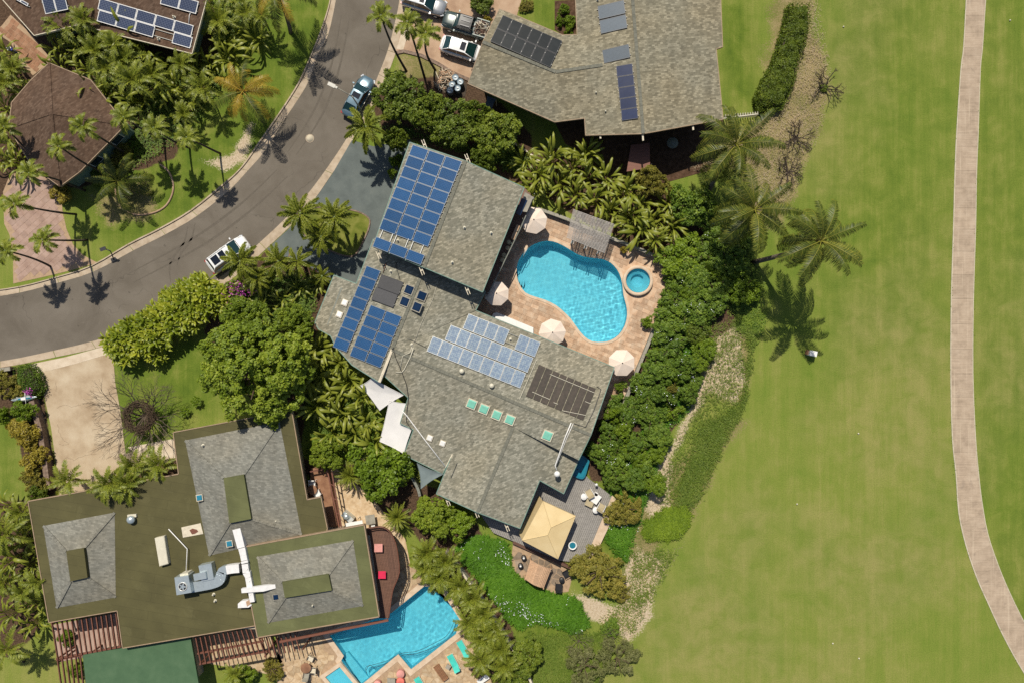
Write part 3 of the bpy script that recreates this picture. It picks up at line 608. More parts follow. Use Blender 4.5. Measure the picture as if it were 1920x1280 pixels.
def water_sheet(parent, lp, z, mt, amp=.006, step=.065, seed=1, grow=.2):
    """rippled water surface running a hand's breadth under the coping"""
    X0 = min(p[0] for p in lp)-.3; X1 = max(p[0] for p in lp)+.3; Y0 = min(p[1] for p in lp)-.3; Y1 = max(p[1] for p in lp)+.3
    gx_, gy_ = np.meshgrid(np.arange(X0, X1, step), np.arange(Y0, Y1, step)); x = gx_.ravel(); y = gy_.ravel(); r = np.random.default_rng(seed); zz = np.zeros_like(x)
    for i in range(26):
        a = r.uniform(0, 6.28); lam = r.uniform(.26, 1.05); k_ = 6.283/lam; zz += lam**1.25*np.sin(k_*(x*math.cos(a)+y*math.sin(a))+r.uniform(0, 6.28)+.8*np.sin(x*.7+y*.5+i))
    zz *= amp/2.2*(.28+1.0/(1+np.exp(-(x*.55-y*.45))))*(1+.35*np.sin(x*1.1+y*.6)*np.sin(y*.9-x*.4)); n1, n2 = gx_.shape; idx = np.arange(n1*n2).reshape(n1, n2); q = np.stack([idx[:-1,:-1], idx[:-1,1:], idx[1:,1:], idx[1:,:-1]], -1).reshape(-1, 4)
    big = scale_loop(lp, grow); cx = x[q].mean(1); cy = y[q].mean(1); q = q[inside(big, cx, cy)]; used = np.unique(q); rm = np.full(len(x), -1); rm[used] = np.arange(len(used))
    me = bpy.data.meshes.new('water'); V = np.stack([x, y, z+zz], -1)[used]; me.from_pydata(V.tolist(), [], rm[q].tolist()); me.polygons.foreach_set('use_smooth', np.ones(len(q), bool)); me.materials.append(mt); me.update()
    o = link('water', me, parent); o.cycles.is_caustics_caster = True; return o
pl1 = thing('swimming_pool', 'kidney shaped swimming pool with bright turquoise water in the travertine terrace', 'swimming pool', P(1075,545,0))
L0 = pl1.location
lw = lambda lp: [(x-L0.x, y-L0.y) for x, y in lp]
basin(pl1, lw(P1w), 1.5, .09, M['pool']); water_sheet(pl1, lw(P1w), -.03, M['water'], .0042)
for k, r in enumerate((22, 17, 12)):
    c = (962, 527); arc = [(c[0]+r*math.cos(a), c[1]+r*math.sin(a)) for a in np.linspace(-1.25, 1.35, 14)]
    lp = [p for p in arc if inside(POOL1, [p[0]], [p[1]])[0]]
    if len(lp) > 3: part('step', MB().prism(pxs(lp), -1.45, -.95+k*.27), M['pool'], pl1).cycles.is_caustics_receiver = True
# raised spa
sp = thing('round_spa', 'raised round spa with pale stone rim beside the deep end of the pool', 'spa', P(1195,527,0)); c = P(1195,527,0); c = Vector((c.x, c.y, 0))
part('rim', MB().lathe(c, [(1.62,.0),(1.62,.42),(1.60,.46),(1.30,.46),(1.28,.42),(1.28,.2)], 40), M['coping'], sp)
part('basin', MB().lathe(c, [(1.28,.45),(1.28,-.05),(.72,-.08),(.66,-.6),(.001,-.62)], 40), M['pool'], sp)
L0 = sp.location; water_sheet(sp, lw(ring(c.x, c.y, 1.28, 40)), .33, M['water2'], .003, seed=7, grow=-.02); sp.children[-1].cycles.is_caustics_receiver = True
for ch in sp.children:
    if ch.name.startswith('basin'): ch.cycles.is_caustics_receiver = True
part('tile_band', MB().lathe(c, [(1.27,.42),(1.27,.22)], 40), M['pool_tile'], sp)
# terrace wall with its cap
def wall_run(name, label, pts, h, wd, mt, capm, cat='wall', z0=0.0, capw=.06, seg=True):
    t = thing(name, label, cat, P(*pts[0], 0)); W_ = [P(x, y, 0) for x, y in pts]; body = MB(); 
    for a, b in zip(W_[:-1], W_[1:]):
        body.beam(Vector((a.x, a.y, h-.08)), Vector((b.x, b.y, h-.08)), wd, h-.08-z0)
    part('masonry', body, mt, t)
    for a, b in zip(W_[:-1], W_[1:]):
        a = Vector((a.x, a.y, h)); b = Vector((b.x, b.y, h)); d = (b-a).normalized()*.01
        n = max(1, round((b-a).length/1.5))
        for i in range(n): part('cap_stone', MB().beam(a.lerp(b, i/n)+d, a.lerp(b, (i+1)/n)-d, wd+capw, .08), capm, t)
    return t
TW = [(P(x, y)) for x, y in T1[2:19]]
wall_run('terrace_wall', 'low grey capped wall curving round the pool terrace between pergola and corner by the heater roof', smooth_loop(T1[2:19], 2, False), .75, .26, M['wall_d'], M['cap'])
# lower left pool terrace
T2 = [(520,1188),(620,1170),(700,1130),(720,1090),(760,1060),(775,1060),(800,1092),(830,1092),(870,1160),(880,1190),(905,1230),(930,1300),(520,1300)]
T2w = pxs(T2); P2w = pxs(POOL2); P2c = scale_loop(P2w, .55); S2w = pxs(SPA2); S2c = scale_loop(S2w, .4)
t2 = setting('flagstone_terrace'); MB().prism(T2w, -.05, .05, [scale_loop(P2w,.3)] ).build('bed', M['grout'], t2) if False else MB().prism(T2w, -.05, .05, [P2c]).build('bed', M['grout'], t2)
MB().prism(P2c, -.05, .095, [P2w]).build('coping', M['coping'], t2)
# spa surround sits on the terrace
voronoi_pave(t2, 'flagstone', T2w, .075, .05, .62, M['flagstone'], [P2c, S2c], seed=5)
pl2 = thing('angular_pool', 'angular light blue swimming pool beside the curved wooden deck', 'swimming pool', P(730,1190,0)); L0 = pl2.location
basin(pl2, lw(P2w), 1.35, .09, M['pool']); water_sheet(pl2, lw(P2w), -.03, M['water2'], .003, seed=4)
part('step', MB().prism(pxs([(640,1232),(650,1226),(690,1275),(675,1286)]), -1.3, -.8), M['pool'], pl2).cycles.is_caustics_receiver = True
hose = smooth_loop([(852,1163),(838,1190),(810,1207),(780,1220),(752,1224),(725,1238),(700,1245),(686,1250),(688,1262)], 5, False)
part('cleaner_hose', MB().tube([P(x, y, -.02) for x, y in hose], .022, 5), M['dark'], pl2)
hose = smooth_loop([(855,1166),(842,1195),(812,1213),(778,1225),(752,1228),(724,1243),(702,1250),(693,1246),(686,1256)], 5, False)
part('cleaner_hose', MB().tube([P(x, y, -.02) for x, y in hose], .022, 5), M['dark'], pl2)
sp2 = thing('square_spa', 'small square spa with stepped blue basin at the bottom edge of the flagstone terrace', 'spa', P(640,1275,0))
part('coping', MB().prism(S2c, .0, .30, [S2w]), M['coping'], sp2)
part('seat', MB().prism(S2w, .0, .10, [scale_loop(S2w, -.45)]), M['pool'], sp2)
part('basin_floor', MB().prism(scale_loop(S2w, -.002), .055, .06), M['pool'], sp2)
L0 = sp2.location; water_sheet(sp2, lw(S2w), .24, M['water2'], .003, seed=9, grow=.0)
for ch in sp2.children:
    if not ch.name.startswith(('water', 'coping')): ch.cycles.is_caustics_receiver = True
# upper courtyard of the lower left house
struct('courtyard', MB().prism(pxs([(600,870),(640,880),(700,935),(760,1010),(770,1060),(720,1090),(690,1000),(600,1000)]), -.05, .03), M['flagstone'])
# driftwood/garden edging kerbs
isl = smooth_loop([(566,436),(590,457),(620,472),(650,482),(668,478),(683,452),(694,425),(692,408),(668,395),(620,388),(575,392),(562,412)], 3)
island = setting('driveway_island'); MB().prism(pxs(isl), -.05, .14, [scale_loop(pxs(isl), -.14)]).build('kerb', M['block'], island)
M['lawn'] = mat('island_lawn', (.17,.19,.035), (.11,.145,.02), 1.2, .95, (.24,.24,.06), .3, spec=.1)
MB().prism(scale_loop(pxs(isl), -.14), -.02, .10).build('turf', M['lawn'], island)
ap = smooth_loop([(215,352),(225,385),(250,402),(285,400),(312,385),(325,355),(318,325),(300,308)], 4, False)
struct('lawn_edging', MB().tube([P(x, y, .05) for x, y in ap], .11, 6), M['drive_red'])
# planter wall beside the entry
wall_run('stone_planter_wall', 'rough lava rock wall along the tan driveway under the yellow shrubs', [(66,735),(72,760),(84,800),(92,850),(100,915)], .9, .5, M['block'], M['block'])
wall_run('street_wall', 'short stone wall at the street end beside the clipped green shrub', [(-30,698),(28,690)], .7, .35, M['block'], M['cap'])
wall_run('garden_boundary_wall', 'thin cream boundary wall running between palms and the bright ground cover', [(838,1028),(870,1068),(910,1125),(945,1180),(985,1245),(1005,1290)], 1.3, .16, M['wall_c'], M['fascia_w'])
wall_run('curved_entry_wall', 'curved grey wall beside the triangular grey shade sail', smooth_loop([(750,858),(768,880),(785,908),(790,925)], 3, False), 1.2, .22, M['wall_d'], M['wall_d'])
wall_run('bed_edging_wall', 'narrow wooden edging wall below the shade trees east of the garage', [(950,262),(985,285),(1020,310)], .5, .12, M['soil'], M['fascia_w'])
# ================================================================ BUILDINGS
def ldist(p, a, b):
    dx, dy = b[0]-a[0], b[1]-a[1]; return abs((p[0]-a[0])*dy-(p[1]-a[1])*dx)/math.hypot(dx, dy)
def slope(pts, a, b, zr, pitch=.15):                    # roof plane falling away from a ridge a-b at height zr
    return [(x, y, zr - pitch*ldist((x, y), a, b)/(PX*1.05)) for x, y in pts]
def fit_plane(face):
    W_ = [P(*p) for p in face]; n = Vector((0,0,0))
    for i in range(len(W_)): n += W_[i].cross(W_[(i+1) % len(W_)])
    n = n.normalized(); n = -n if n.z < 0 else n
    return (sum(W_, Vector())/len(W_), n)
def onp(pl, x, y, off=0.0):                             # the point of a roof plane under a photo pixel
    o = Vector((0,0,CH)); g = P(x, y, 0); d = (g-o); q, n = pl; q = q+n*off
    return o + d*((q-o).dot(n)/d.dot(n))
def roof(house, faces, mt, th=.2, name='roof', fascia=None, label=None, valley=()):
    bm = bmesh.new(); cache = {}
    for f in faces:
        vs = []
        for p in f:
            k = (round(p[0]), round(p[1]))
            if k not in cache: cache[k] = bm.verts.new(P(*p))
            vs.append(cache[k])
        fc = bm.faces.new(vs); fc.normal_update()
        if fc.normal.z < 0: fc.normal_flip()
    vk = [{tuple(a_), tuple(b_)} for a_, b_ in valley]; inv = {v: k for k, v in cache.items()}
    bnd = [(e.verts[0].co.copy(), e.verts[1].co.copy()) for e in bm.edges if len(e.link_faces) == 1 and {inv[e.verts[0]], inv[e.verts[1]]} not in vk]
    ret = bmesh.ops.extrude_face_region(bm, geom=bm.faces[:])
    for v in ret['geom']:
        if isinstance(v, bmesh.types.BMVert): pass
    newv = [v for v in ret['geom'] if isinstance(v, bmesh.types.BMVert)]
    for v in newv: v.co.z += 0.0
    old = [v for v in bm.verts if v not in set(newv)]
    for v in old: v.co.z -= th
    bmesh.ops.triangulate(bm, faces=bm.faces[:]); bmesh.ops.recalc_face_normals(bm, faces=bm.faces[:])
    me = bpy.data.meshes.new(name); bm.to_mesh(me); bm.free(); me.materials.append(mt)
    me.transform(Matrix.Translation(-house.location)); ro = link(name, me, house)
    if label: ro['label'] = label
    if fascia:
        mb = MB(); ctr = sum((a+b for a, b in bnd), Vector())/(2*len(bnd))
        for a, b in bnd: mb.beam(a+Vector((0,0,.012)), b+Vector((0,0,.012)), .07, th+.06)
        tag(local(house, mb).build('gutter', fascia, ro), kind='stuff')
    return ro
def ridge(house, ro, a, b, wd=.32, mt=None):
    A_, B_ = P(*a), P(*b); d = B_-A_; n = max(2, round(d.length/.45)); mb = MB()
    for i in range(n):
        mb.beam(A_.lerp(B_, i/n)+Vector((0,0,.035+.012*(i % 2))), A_.lerp(B_, (i+.97)/n)+Vector((0,0,.035+.012*(i % 2))), wd, .05)
    tag(local(house, mb).build('ridge_cap', mt or M['ridge_cap'], ro), kind='stuff')
def walls(house, pts, z1, mt, inset=.55, win=True, z0=-.05):
    lp = scale_loop(pxs(pts, z1), -inset); o = part('wall', MB().prism(lp, z0, z1-.05), mt, house)
    if not win: return o
    n = len(lp); ar = sum(lp[i][0]*lp[(i+1)%n][1]-lp[(i+1)%n][0]*lp[i][1] for i in range(n)); sg = 1 if ar > 0 else -1
    for i in range(n):
        a = Vector(lp[i]); b = Vector(lp[(i+1) % n]); d = b-a; L_ = d.length
        if L_ < 2.6: continue
        u = d/L_; nn = Vector((u.y, -u.x))*sg; k = int(L_/2.8); rz = math.atan2(u.y, u.x)
        for j in range(k):
            c_ = a+u*(L_*(j+.5)/k)
            f_ = part('window', MB().box((c_.x+nn.x*.02, c_.y+nn.y*.02, 1.55), (1.3, .10, 1.2), rz), M['white'], house)
            world_part('pane', MB().box((c_.x+nn.x*.06, c_.y+nn.y*.06, 1.55), (1.14, .05, 1.04), rz), M['glass'], f_, house)
    return o
def house(name, label, c, cat='house'): return thing(name, label, cat, P(c[0], c[1], 0))
def vent(h, pl, x, y, kind='pipe'):
    p = onp(pl, x, y)
    if kind == 'pipe': mb = MB().cyl(p-Vector((0,0,.05)), .07, .38, 10).cyl(p, .16, .03, 10); return part('vent_pipe', mb, M['ivory'], h)
    if kind == 'dome': return part('vent', MB().lathe(p, [(.2,-.05),(.2,.25),(.27,.28),(.2,.42),(.001,.46)], 14), M['ivory'], h)
    if kind == 'big': return part('vent', MB().lathe(p, [(.14,-.05),(.14,.45),(.30,.45),(.30,.62),(.12,.72),(.001,.74)], 16), M['white'], h)
def skylight(h, pl, x, y, s, mt, label=None, rz=None, s2=None):
    p = onp(pl, x, y); a = HROT if rz is None else rz; n = pl[1]; ux = Vector((math.cos(a), math.sin(a), 0)); ux = (ux-n*ux.dot(n)).normalized(); uy = n.cross(ux)
    Mx = Matrix(((ux.x,uy.x,n.x,p.x),(ux.y,uy.y,n.y,p.y),(ux.z,uy.z,n.z,p.z),(0,0,0,1)))
    s2 = s2 or s
    o = part('skylight', MB().box((0,0,.06), (s, s2, .16), 0, Mx), M['fascia_w'] if mt is not M['sky_dark'] else M['cap'], h, label)
    k = .43; world_part('dome', MB().add([Mx @ Vector(v) for v in [(-s*k,-s2*k,.13),(s*k,-s2*k,.13),(s*k,s2*k,.13),(-s*k,s2*k,.13),(-s*k*.75,-s2*k*.75,.20),(s*k*.75,-s2*k*.75,.20),(s*k*.75,s2*k*.75,.20),(-s*k*.75,s2*k*.75,.20)]],
        [(4,5,6,7),(0,1,5,4),(1,2,6,5),(2,3,7,6),(3,0,4,7)]), mt, o, h)
    return o
def bracket(h, x, y, z, ang, L_=.55):                  # forked rafter tail at a gable
    a = Vector((math.cos(ang), math.sin(ang), 0)); s = Vector((-a.y, a.x, 0)); p = P(x, y, z); mb = MB()
    for k in (-1, 1): mb.beam(p+s*k*.11-a*.4, p+s*k*.11+a*L_, .07, .16)
    mb.box((p.x+a.x*.05, p.y+a.y*.05, p.z-.08), (.12, .2, .14), ang); return part('rafter_tail', mb, M['fascia_w'], h)
def solar(name, label, pl, O, U, V, cells, mt, group='solar arrays on the roofs', frame=None, gap=.025, off=.14, rails=True, fw=.035, cat='solar panel array', pname='solar_panel', gapv=None):
    frame = frame or M['alu']; gapv = gap if gapv is None else gapv
    n = pl[1]; p0 = onp(pl, *O, off); pu = onp(pl, O[0]+U[0], O[1]+U[1], off)-p0; pv = onp(pl, O[0]+V[0], O[1]+V[1], off)-p0
    ux = pu.normalized(); uy = n.cross(ux); lu = pu.length; lv = abs(pv.dot(uy)); sh = pv.dot(ux); sg = -1 if pv.dot(uy) < 0 else 1
    w_, h_ = lu*(1-gap), lv*(1-gapv); R3 = Matrix((ux, uy, n)).transposed().to_4x4()
    t = thing(name, label, cat, p0, 0, group)
    pm = MB().box((0,0,0), (w_-2*fw*.3, h_-2*fw*.3, .03)).mesh('panel', mt); fm = MB()
    for a, b, c, d in ((0, h_/2-fw/2, w_, fw), (0, -h_/2+fw/2, w_, fw), (w_/2-fw/2, 0, fw, h_-2*fw), (-w_/2+fw/2, 0, fw, h_-2*fw)): fm.box((a, b, .002), (c, d, .05))
    fm = fm.mesh('frame', frame); first = None
    for i, j in cells:
        c = pu*(i+.5)+pv*(j+.5)
        o = link(pname, pm, t); o.matrix_local = Matrix.Translation(c) @ R3
        f = link('frame', fm, o)
    if rails:
        mb = MB(); js = sorted(set(j for _, j in cells))
        for j in js:
            ii = [i for i, jj in cells if jj == j]
            for f_ in (.22, .78):
                a = pu*(min(ii)-.03)+pv*(j+f_); b = pu*(max(ii)+1.03)+pv*(j+f_); mb.beam(a-n*.03, b-n*.03, .05, .09)
            for i in ii:
                for f_ in (.22, .78): mb.box(pu*(i+1.0)+pv*(j+f_)+n*.02, (.06, .06, .05))
        mb.build('rail', M['rail'], t)
    return t
# ---------------------------------------------------------------- main house
HM = house('main_house', 'large house with grey shingle roofs and many solar arrays wrapping the kidney shaped pool', (850, 640))
GA, GB = (873,302), (795,502)
g_w = slope([(768,267),(873,302),(795,502),(699,463)], GA, GB, 6.2); g_e = slope([(873,302),(983,352),(905,548),(795,502)], GA, GB, 6.2)
AA, AB = (800,490), (735,655)
a_w = slope([(800,490),(735,655),(711,716),(660,684),(628,648),(620,630),(597,617),(590,605),(626,516),(668,532),(700,448),(760,465)], AA, AB, 4.1)
a_e = slope([(800,490),(905,535),(910,548),(892,582),(735,655)], AA, AB, 4.1)
CA, CB = (735,655), (1108,815)
c_n = slope([(735,655),(892,582),(1152,688),(1108,815)], CA, CB, 4.1)
c_s = slope([(735,655),(1108,815),(1085,862),(962,800),(848,850),(830,888),(757,852),(775,805),(750,793),(765,745),(718,702)], CA, CB, 4.1)
DA, DB_ = (962,800), (895,960)
d_w = slope([(962,800),(895,960),(818,925),(848,850)], DA, DB_, c_s[3][2]); d_e = slope([(962,800),(1085,862),(1057,925),(1012,900),(975,990),(895,960)], DA, DB_, c_s[3][2])
r_g = roof(HM, [g_w, g_e], M['shingle_main'], .22, 'garage_roof', M['fascia_g'])
r_a = roof(HM, [a_w, a_e], M['shingle_main'], .2, 'roof', M['fascia_g'], None, [((892,582),(735,655)),((735,655),(711,716)),((800,490),(905,535)),((760,465),(800,490)),((700,448),(760,465))])
r_c = roof(HM, [c_n, c_s], M['shingle_main'], .2, 'roof', M['fascia_g'], None, [((892,582),(735,655)),((718,702),(735,655)),((1085,862),(962,800)),((962,800),(848,850))])
r_d = roof(HM, [d_w, d_e], M['shingle_main'], .2, 'roof', M['fascia_g'], None, [((1085,862),(962,800)),((962,800),(848,850))])
for ro, a, b in ((r_g, g_w[1], g_w[2]), (r_a, a_w[0], a_w[1]), (r_c, c_n[0], c_n[3]), (r_d, d_w[0], d_w[1])): ridge(HM, ro, a, b)
ridge(HM, r_a, a_w[1], a_w[2], .1, M['fascia_w']); part('fascia', MB().beam(P(*a_w[1])+Vector((.0,0,.03)), P(*a_w[2])+Vector((0,0,.03)), .26, .5), M['fascia_w'], HM)
PG, PGE, PA, PAE, PCN, PCS, PDW, PDE = [fit_plane(f) for f in (g_w, g_e, a_w[:3]+a_w[7:11], a_e, c_n, c_s, d_w, d_e)]
walls(HM, [(768,267),(873,302),(983,352),(905,548),(795,502),(699,463)], 4.9, M['wall_d'], .9)
walls(HM, [(770,490),(885,540),(880,578),(745,640),(709,705),(600,612),(632,525),(672,540),(700,470)], 3.1, M['wall_d'], .6)
walls(HM, [(740,650),(892,590),(1148,690),(1055,918),(1008,896),(972,984),(822,922),(835,884),(762,850),(780,805),(757,790),(772,745)], 2.75, M['wall_d'], .6)
for x, y, z, a in ((709,476,5.1,-1.19),(790,506,5.9,-1.19),(876,543,5.2,-1.19),(796,272,5.4,1.95),(877,299,5.8,1.95)): bracket(HM, x, y, z, a)
for x, y, z, a in ((893,960,3.3,-1.19),(950,986,2.8,-1.19),(839,938,2.8,-1.19)): bracket(HM, x, y, z, a)
for x, y in ((871,427),(921,437),(848,492)): vent(HM, PGE, x, y)
vent(HM, PG, 746,451); vent(HM, PA, 733,509); vent(HM, PCN, 772,646)
for x, y in ((866,695),(922,722)): vent(HM, PCS if ldist((x,y),CA,CB) > 1e9 else PCN, x, y, 'dome')
vent(HM, PCS, 958,636) if False else vent(HM, PCN, 957,636); vent(HM, PDE if False else PCS, 1044,886, 'big')
for x, y in ((806,820),(830,830)): skylight(HM, PCS, x, y, .62, M['white'])
for x, y in ((647,568),(637,590)): skylight(HM, PA, x, y, .66, M['white'])
for x, y in ((884.5,756.5),(907.5,766),(931.5,777),(956,786)): skylight(HM, PCS, x, y, 1.0, M['sky_teal'])
skylight(HM, PCS, 1026.5,815.5, 1.05, M['sky_teal'])
for x, y in ((767.5,544),(791,555),(759.5,566),(782.5,576)): skylight(HM, PAE if x > 785 else PA, x, y, .98, M['sky_dark'])
def pipe(pts, pl, r, mt, nm='roof_pipe', off=.07): return part(nm, MB().tube([onp(pl, x, y, off) for x, y in pts], r, 6), mt, HM)
pipe([(775,651),(770,668),(758,692),(754,697),(742,697)], PCS, .045, M['ivory']); pipe([(773,648),(769,660),(755,667),(750,692)], PCS, .035, M['ivory'])
pipe([(753,769),(762,778),(795,822),(836,875)], PCS, .055, M['white']); pipe([(1071,792),(1060,818),(1041,872),(1045,884)], PCS, .06, M['white']); pipe([(1075,793),(1063,820),(1044,868)], PCS, .03, M['white'])
pipe([(737,650),(741,668),(753,696),(762,720),(766,745)], PCS, .035, M['black'], 'roof_cable'); pipe([(766,745),(763,770),(762,790),(771,804)], PCS, .035, M['black'], 'roof_cable')
pipe([(823,519),(812,560),(790,606),(776,645)], PAE, .018, M['ivory'], 'roof_cable'); pipe([(745,630),(770,637),(800,652)], PCN, .02, M['dark'], 'roof_cable')
pipe([(743,492),(742,500),(747,514),(750,525)], PA, .03, M['dark'], 'roof_cable'); pipe([(724,493),(718,512)], PA, .03, M['wood_red'], 'roof_cable')
pipe([(1119,724),(1127,729),(1113,770),(1098,800),(1075,793)], PCN, .035, M['dark']); pipe([(848,851),(838,876)], PCS, .05, M['fascia_w'])
part('flashing', MB().beam(onp(PCN,848,850,.03), onp(PCN,835,876,.03), .06, .06), M['fascia_w'], HM)
# solar arrays
AG = 'blue solar panel arrays on the main house'
FB = plain('anodised_frame', (.24,.27,.31), .4, .2)
solar('solar_array', 'big blue solar array of three long columns on the upper garage roof', PG, (773.5,271), (31,10.7), (-7.9,19.8), [(i, j) for i in range(3) for j in range(8)], M['cell_blue'], AG, FB, gap=.05, gapv=.025)
t_ = solar('solar_array', 'row of three blue panels on bare rails overhanging the lower garage eave', PG, (704,443), (30.5,11.6), (-5.4,20), [(0,0),(1,0),(2,0)], M['cell_blue'], AG, FB, gap=.05, off=.2)
mb = MB()
for x, y in ((718,431),(737,438),(744,441),(766,448),(775,453),(794,460)): mb.beam(onp(PG, x, y, .16), onp(PG, x-8, y+20, .16), .06, .07)
local(t_, mb).build('rail', M['alu'], t_)
solar('solar_array', 'single column of eight blue panels along the driveway side of the middle roof', PA, (687.5,498), (27,10), (-8.05,19.0), [(0, j) for j in range(8)], M['cell_blue'], AG, FB, gap=.03)
solar('solar_array', 'blue array two panels wide and five deep at the outer middle roof', PA, (695,571), (29.6,11.4), (-8.1,19.1), [(i, j) for i in range(2) for j in range(5)], M['cell_blue'], AG, FB, gap=.05)
solar('solar_array', 'pale weathered blue array in three staggered rows near the pool side eave', PCN, (880,587.5), (19.3,7.65), (-14.1,28.6), [(i,0) for i in (0,1,2,3,5,6)]+[(i,1) for i in range(-1,7)]+[(i,2) for i in range(-2,7)], M['cell_pale'], AG, gap=.03, gapv=.07, fw=.03)
solar('thermal_collector', 'two grey ribbed collectors beside the four dark skylights on the middle roof', PA, (716,514), (42,15.5), (-10.5,23.8), [(0,0),(0,1)], M['therm_grey'], None, M['dark'], cat='solar collector', pname='collector')
solar('pool_heater', 'dark brown solar pool heater of eight strips next to the pale array', PCN, (1011,678), (13.5,5.75), (-27,68), [(i,0) for i in range(8)], M['therm_brown'], None, M['therm_brown'], gap=.13, off=.05, rails=False, cat='solar collector', pname='collector_strip')
PHh = bpy.data.objects['pool_heater']; mb = MB()
for (a, b) in (((1031,701),(1115,736)),((998,734),(1030,748)),((1054,769),(1098,778)),((1038,754),(1046,757)),((1097,752),(1107,756)),((1006,674),(974,748))): mb.tube([onp(PCN, *a, .11), onp(PCN, *b, .11)], .03, 5)
local(PHh, mb).build('strap', M['ivory'], PHh)
# balcony and bar along the east side of the garage block
bal = thing('balcony_bar', 'narrow roofed balcony bar squeezed between garage roof and first umbrella', 'balcony', P(960,440,0))
bp = pxs([(983,352),(1001,370),(975,425),(915,552),(905,548)], 2.6)
part('floor', MB().prism(bp, 2.3, 2.6), M['wood_brown'], bal)
part('roof_slab', MB().prism(pxs([(984,360),(1000,370),(988,398),(975,396)], 3.9), 3.8, 3.9), M['cap'], bal)
part('skylight', MB().prism(pxs([(978,371),(989,376),(976,404),(967,400)], 4.0), 3.8, 3.95), M['sky_dark'], bal)
for a, b in (((1001,370),(975,430)),((975,430),(916,551))): part('railing', MB().beam(P(*a,3.5), P(*b,3.5), .09, .08), M['wall_d'], bal)
for a in np.linspace(0, 1, 9): x, y = 1001-85*a, 370+181*a; part('post', MB().box(P(x, y, 1.75), (.08,.08,3.4), HROT), M['wall_d'], bal)
part('counter', MB().prism(pxs([(969,421),(975,424),(964,450),(958,446)], 3.3), 2.6, 3.3), M['travertine'], bal)
for x, y, l in ((954,456,'bar stool in the balcony nearest the stone counter'),(952,467,'second bar stool from the stone counter in the balcony'),(945,480,'third bar stool from the stone counter in the balcony'),(942,489,'bar stool in the balcony farthest from the stone counter')):
    s = thing('bar_stool', l, 'stool', P(x, y, 2.6), 0, 'round stools in the balcony bar'); p = P(x, y, 2.6)
    part('seat', MB().lathe(p, [(.001,.62),(.22,.62),(.24,.66),(.22,.72),(.001,.73)], 14), M['wicker'], s); part('leg', MB().tube([p, p+Vector((0,0,.62))], .04, 8), M['dark'], s); part('base', MB().cyl(p, .2, .03, 14), M['dark'], s)
# ---------------------------------------------------------------- neighbour, upper right
HN = house('neighbour_house', 'long grey brown shingle house at the upper middle with dark collectors on its bent roof', (1150, 120))
n1 = [(936,17,4.2),(960,26,4.2),(1045,62,4.2),(1055,66,4.2),(1082,65,4.2),(1130,122,4.9),(1042,135,4.9),(905,79,4.9)]
n2 = [(905,79,4.9),(1042,135,4.9),(1040,229,4.1),(877,157,4.1)]; n3 = [(1042,135,4.9),(1130,122,4.9),(1096,222,4.35),(1040,229,4.1)]
n4 = [(1077,-40,4.2),(1183,-40,5.6),(1206,251,5.6),(1098,254,4.2),(1096,222,4.35),(1130,122,4.9),(1082,65,4.2)]
n5 = [(1183,-40,5.6),(1350,-40,4.3),(1355,88,4.3),(1343,92,4.4),(1356,224,4.3),(1206,251,5.6)]
r_n = roof(HN, [n1, n2, n3, n4, n5], M['shingle_tr'], .2, 'roof', M['fascia_t'])
ridge(HN, r_n, (1183,-40,5.6), (1206,251,5.6)); ridge(HN, r_n, (905,79,4.9), (1042,135,4.9)); ridge(HN, r_n, (1042,135,4.9), (1130,122,4.9))
for nm, b_ in zip(('a','b'), ([(945,30),(1050,72),(1080,70),(1090,215),(1042,222),(885,155)], [(1085,-40),(1345,-40),(1348,215),(1206,244),(1104,248)])): walls(HN, b_, 3.9, M['wall_g'], .8)
for x, y, z, a in ((1126,258,4.4,-1.5),(1206,262,5.4,-1.5),(1300,242,4.6,-1.45)): 
    part('rafter_tail', MB().beam(P(x-1, y-12, z), P(x, y+2, z), .16, .16), M['fascia_w'], HN)
q1, q4, q5 = fit_plane(n1), fit_plane(n4[:5]), fit_plane(n5); q1 = fit_plane(n1[:2]+n1[6:])
for x, y in ((1117,175),(1135,210)): vent(HN, q4, x, y)
vent(HN, q4, 1120,0)
BG = 'dark collectors on the upper neighbour roof'
solar('thermal_collector', 'dark slate collector block of six by two on the bent wing of the neighbour', q1, (943,28.5), (18.6,8.1), (-12,24.7), [(i, j) for i in range(6) for j in range(2)], M['therm_dark'], BG, M['dark'], cat='solar collector', pname='collector')
solar('thermal_collector', 'two small dark collectors side by side at the inner corner of the neighbour roof', q4, (1057,107), (20.4,-3.1), (2.8,26.2), [(0,0),(1,0)], M['therm_dark'], BG, M['dark'], cat='solar collector', pname='collector')
for (O, l) in (((1120,12),'uppermost pale grey collector on the neighbour roof'),((1123.5,39),'second pale grey collector on the neighbour roof directly below the uppermost'),((1129,94.5),'lone pale grey collector separated from the upper two on the neighbour roof')):
    solar('thermal_collector', l, q4, O, (50.5,-12), (2.6,25.5), [(0,0)], M['therm_pale'], BG, M['dark'], cat='solar collector', pname='collector')
solar('thermal_collector', 'column of five navy collectors beside the long ridge of the neighbour', q4, (1154.5,124.5), (31,-5.2), (2.3,20.5), [(0, j) for j in range(5)], M['therm_blue'], BG, M['dark'], cat='solar collector', pname='collector')
part('roof_pipe', MB().tube([onp(q4, x, y, .06) for x, y in [(1033,123),(1040,129),(1057,129)]], .04, 6), M['ivory'], HN)
part('roof_pipe', MB().tube([onp(q4, x, y, .06) for x, y in [(1102,122),(1130,123),(1145,121),(1156,117)]], .04, 6), M['ivory'], HN)
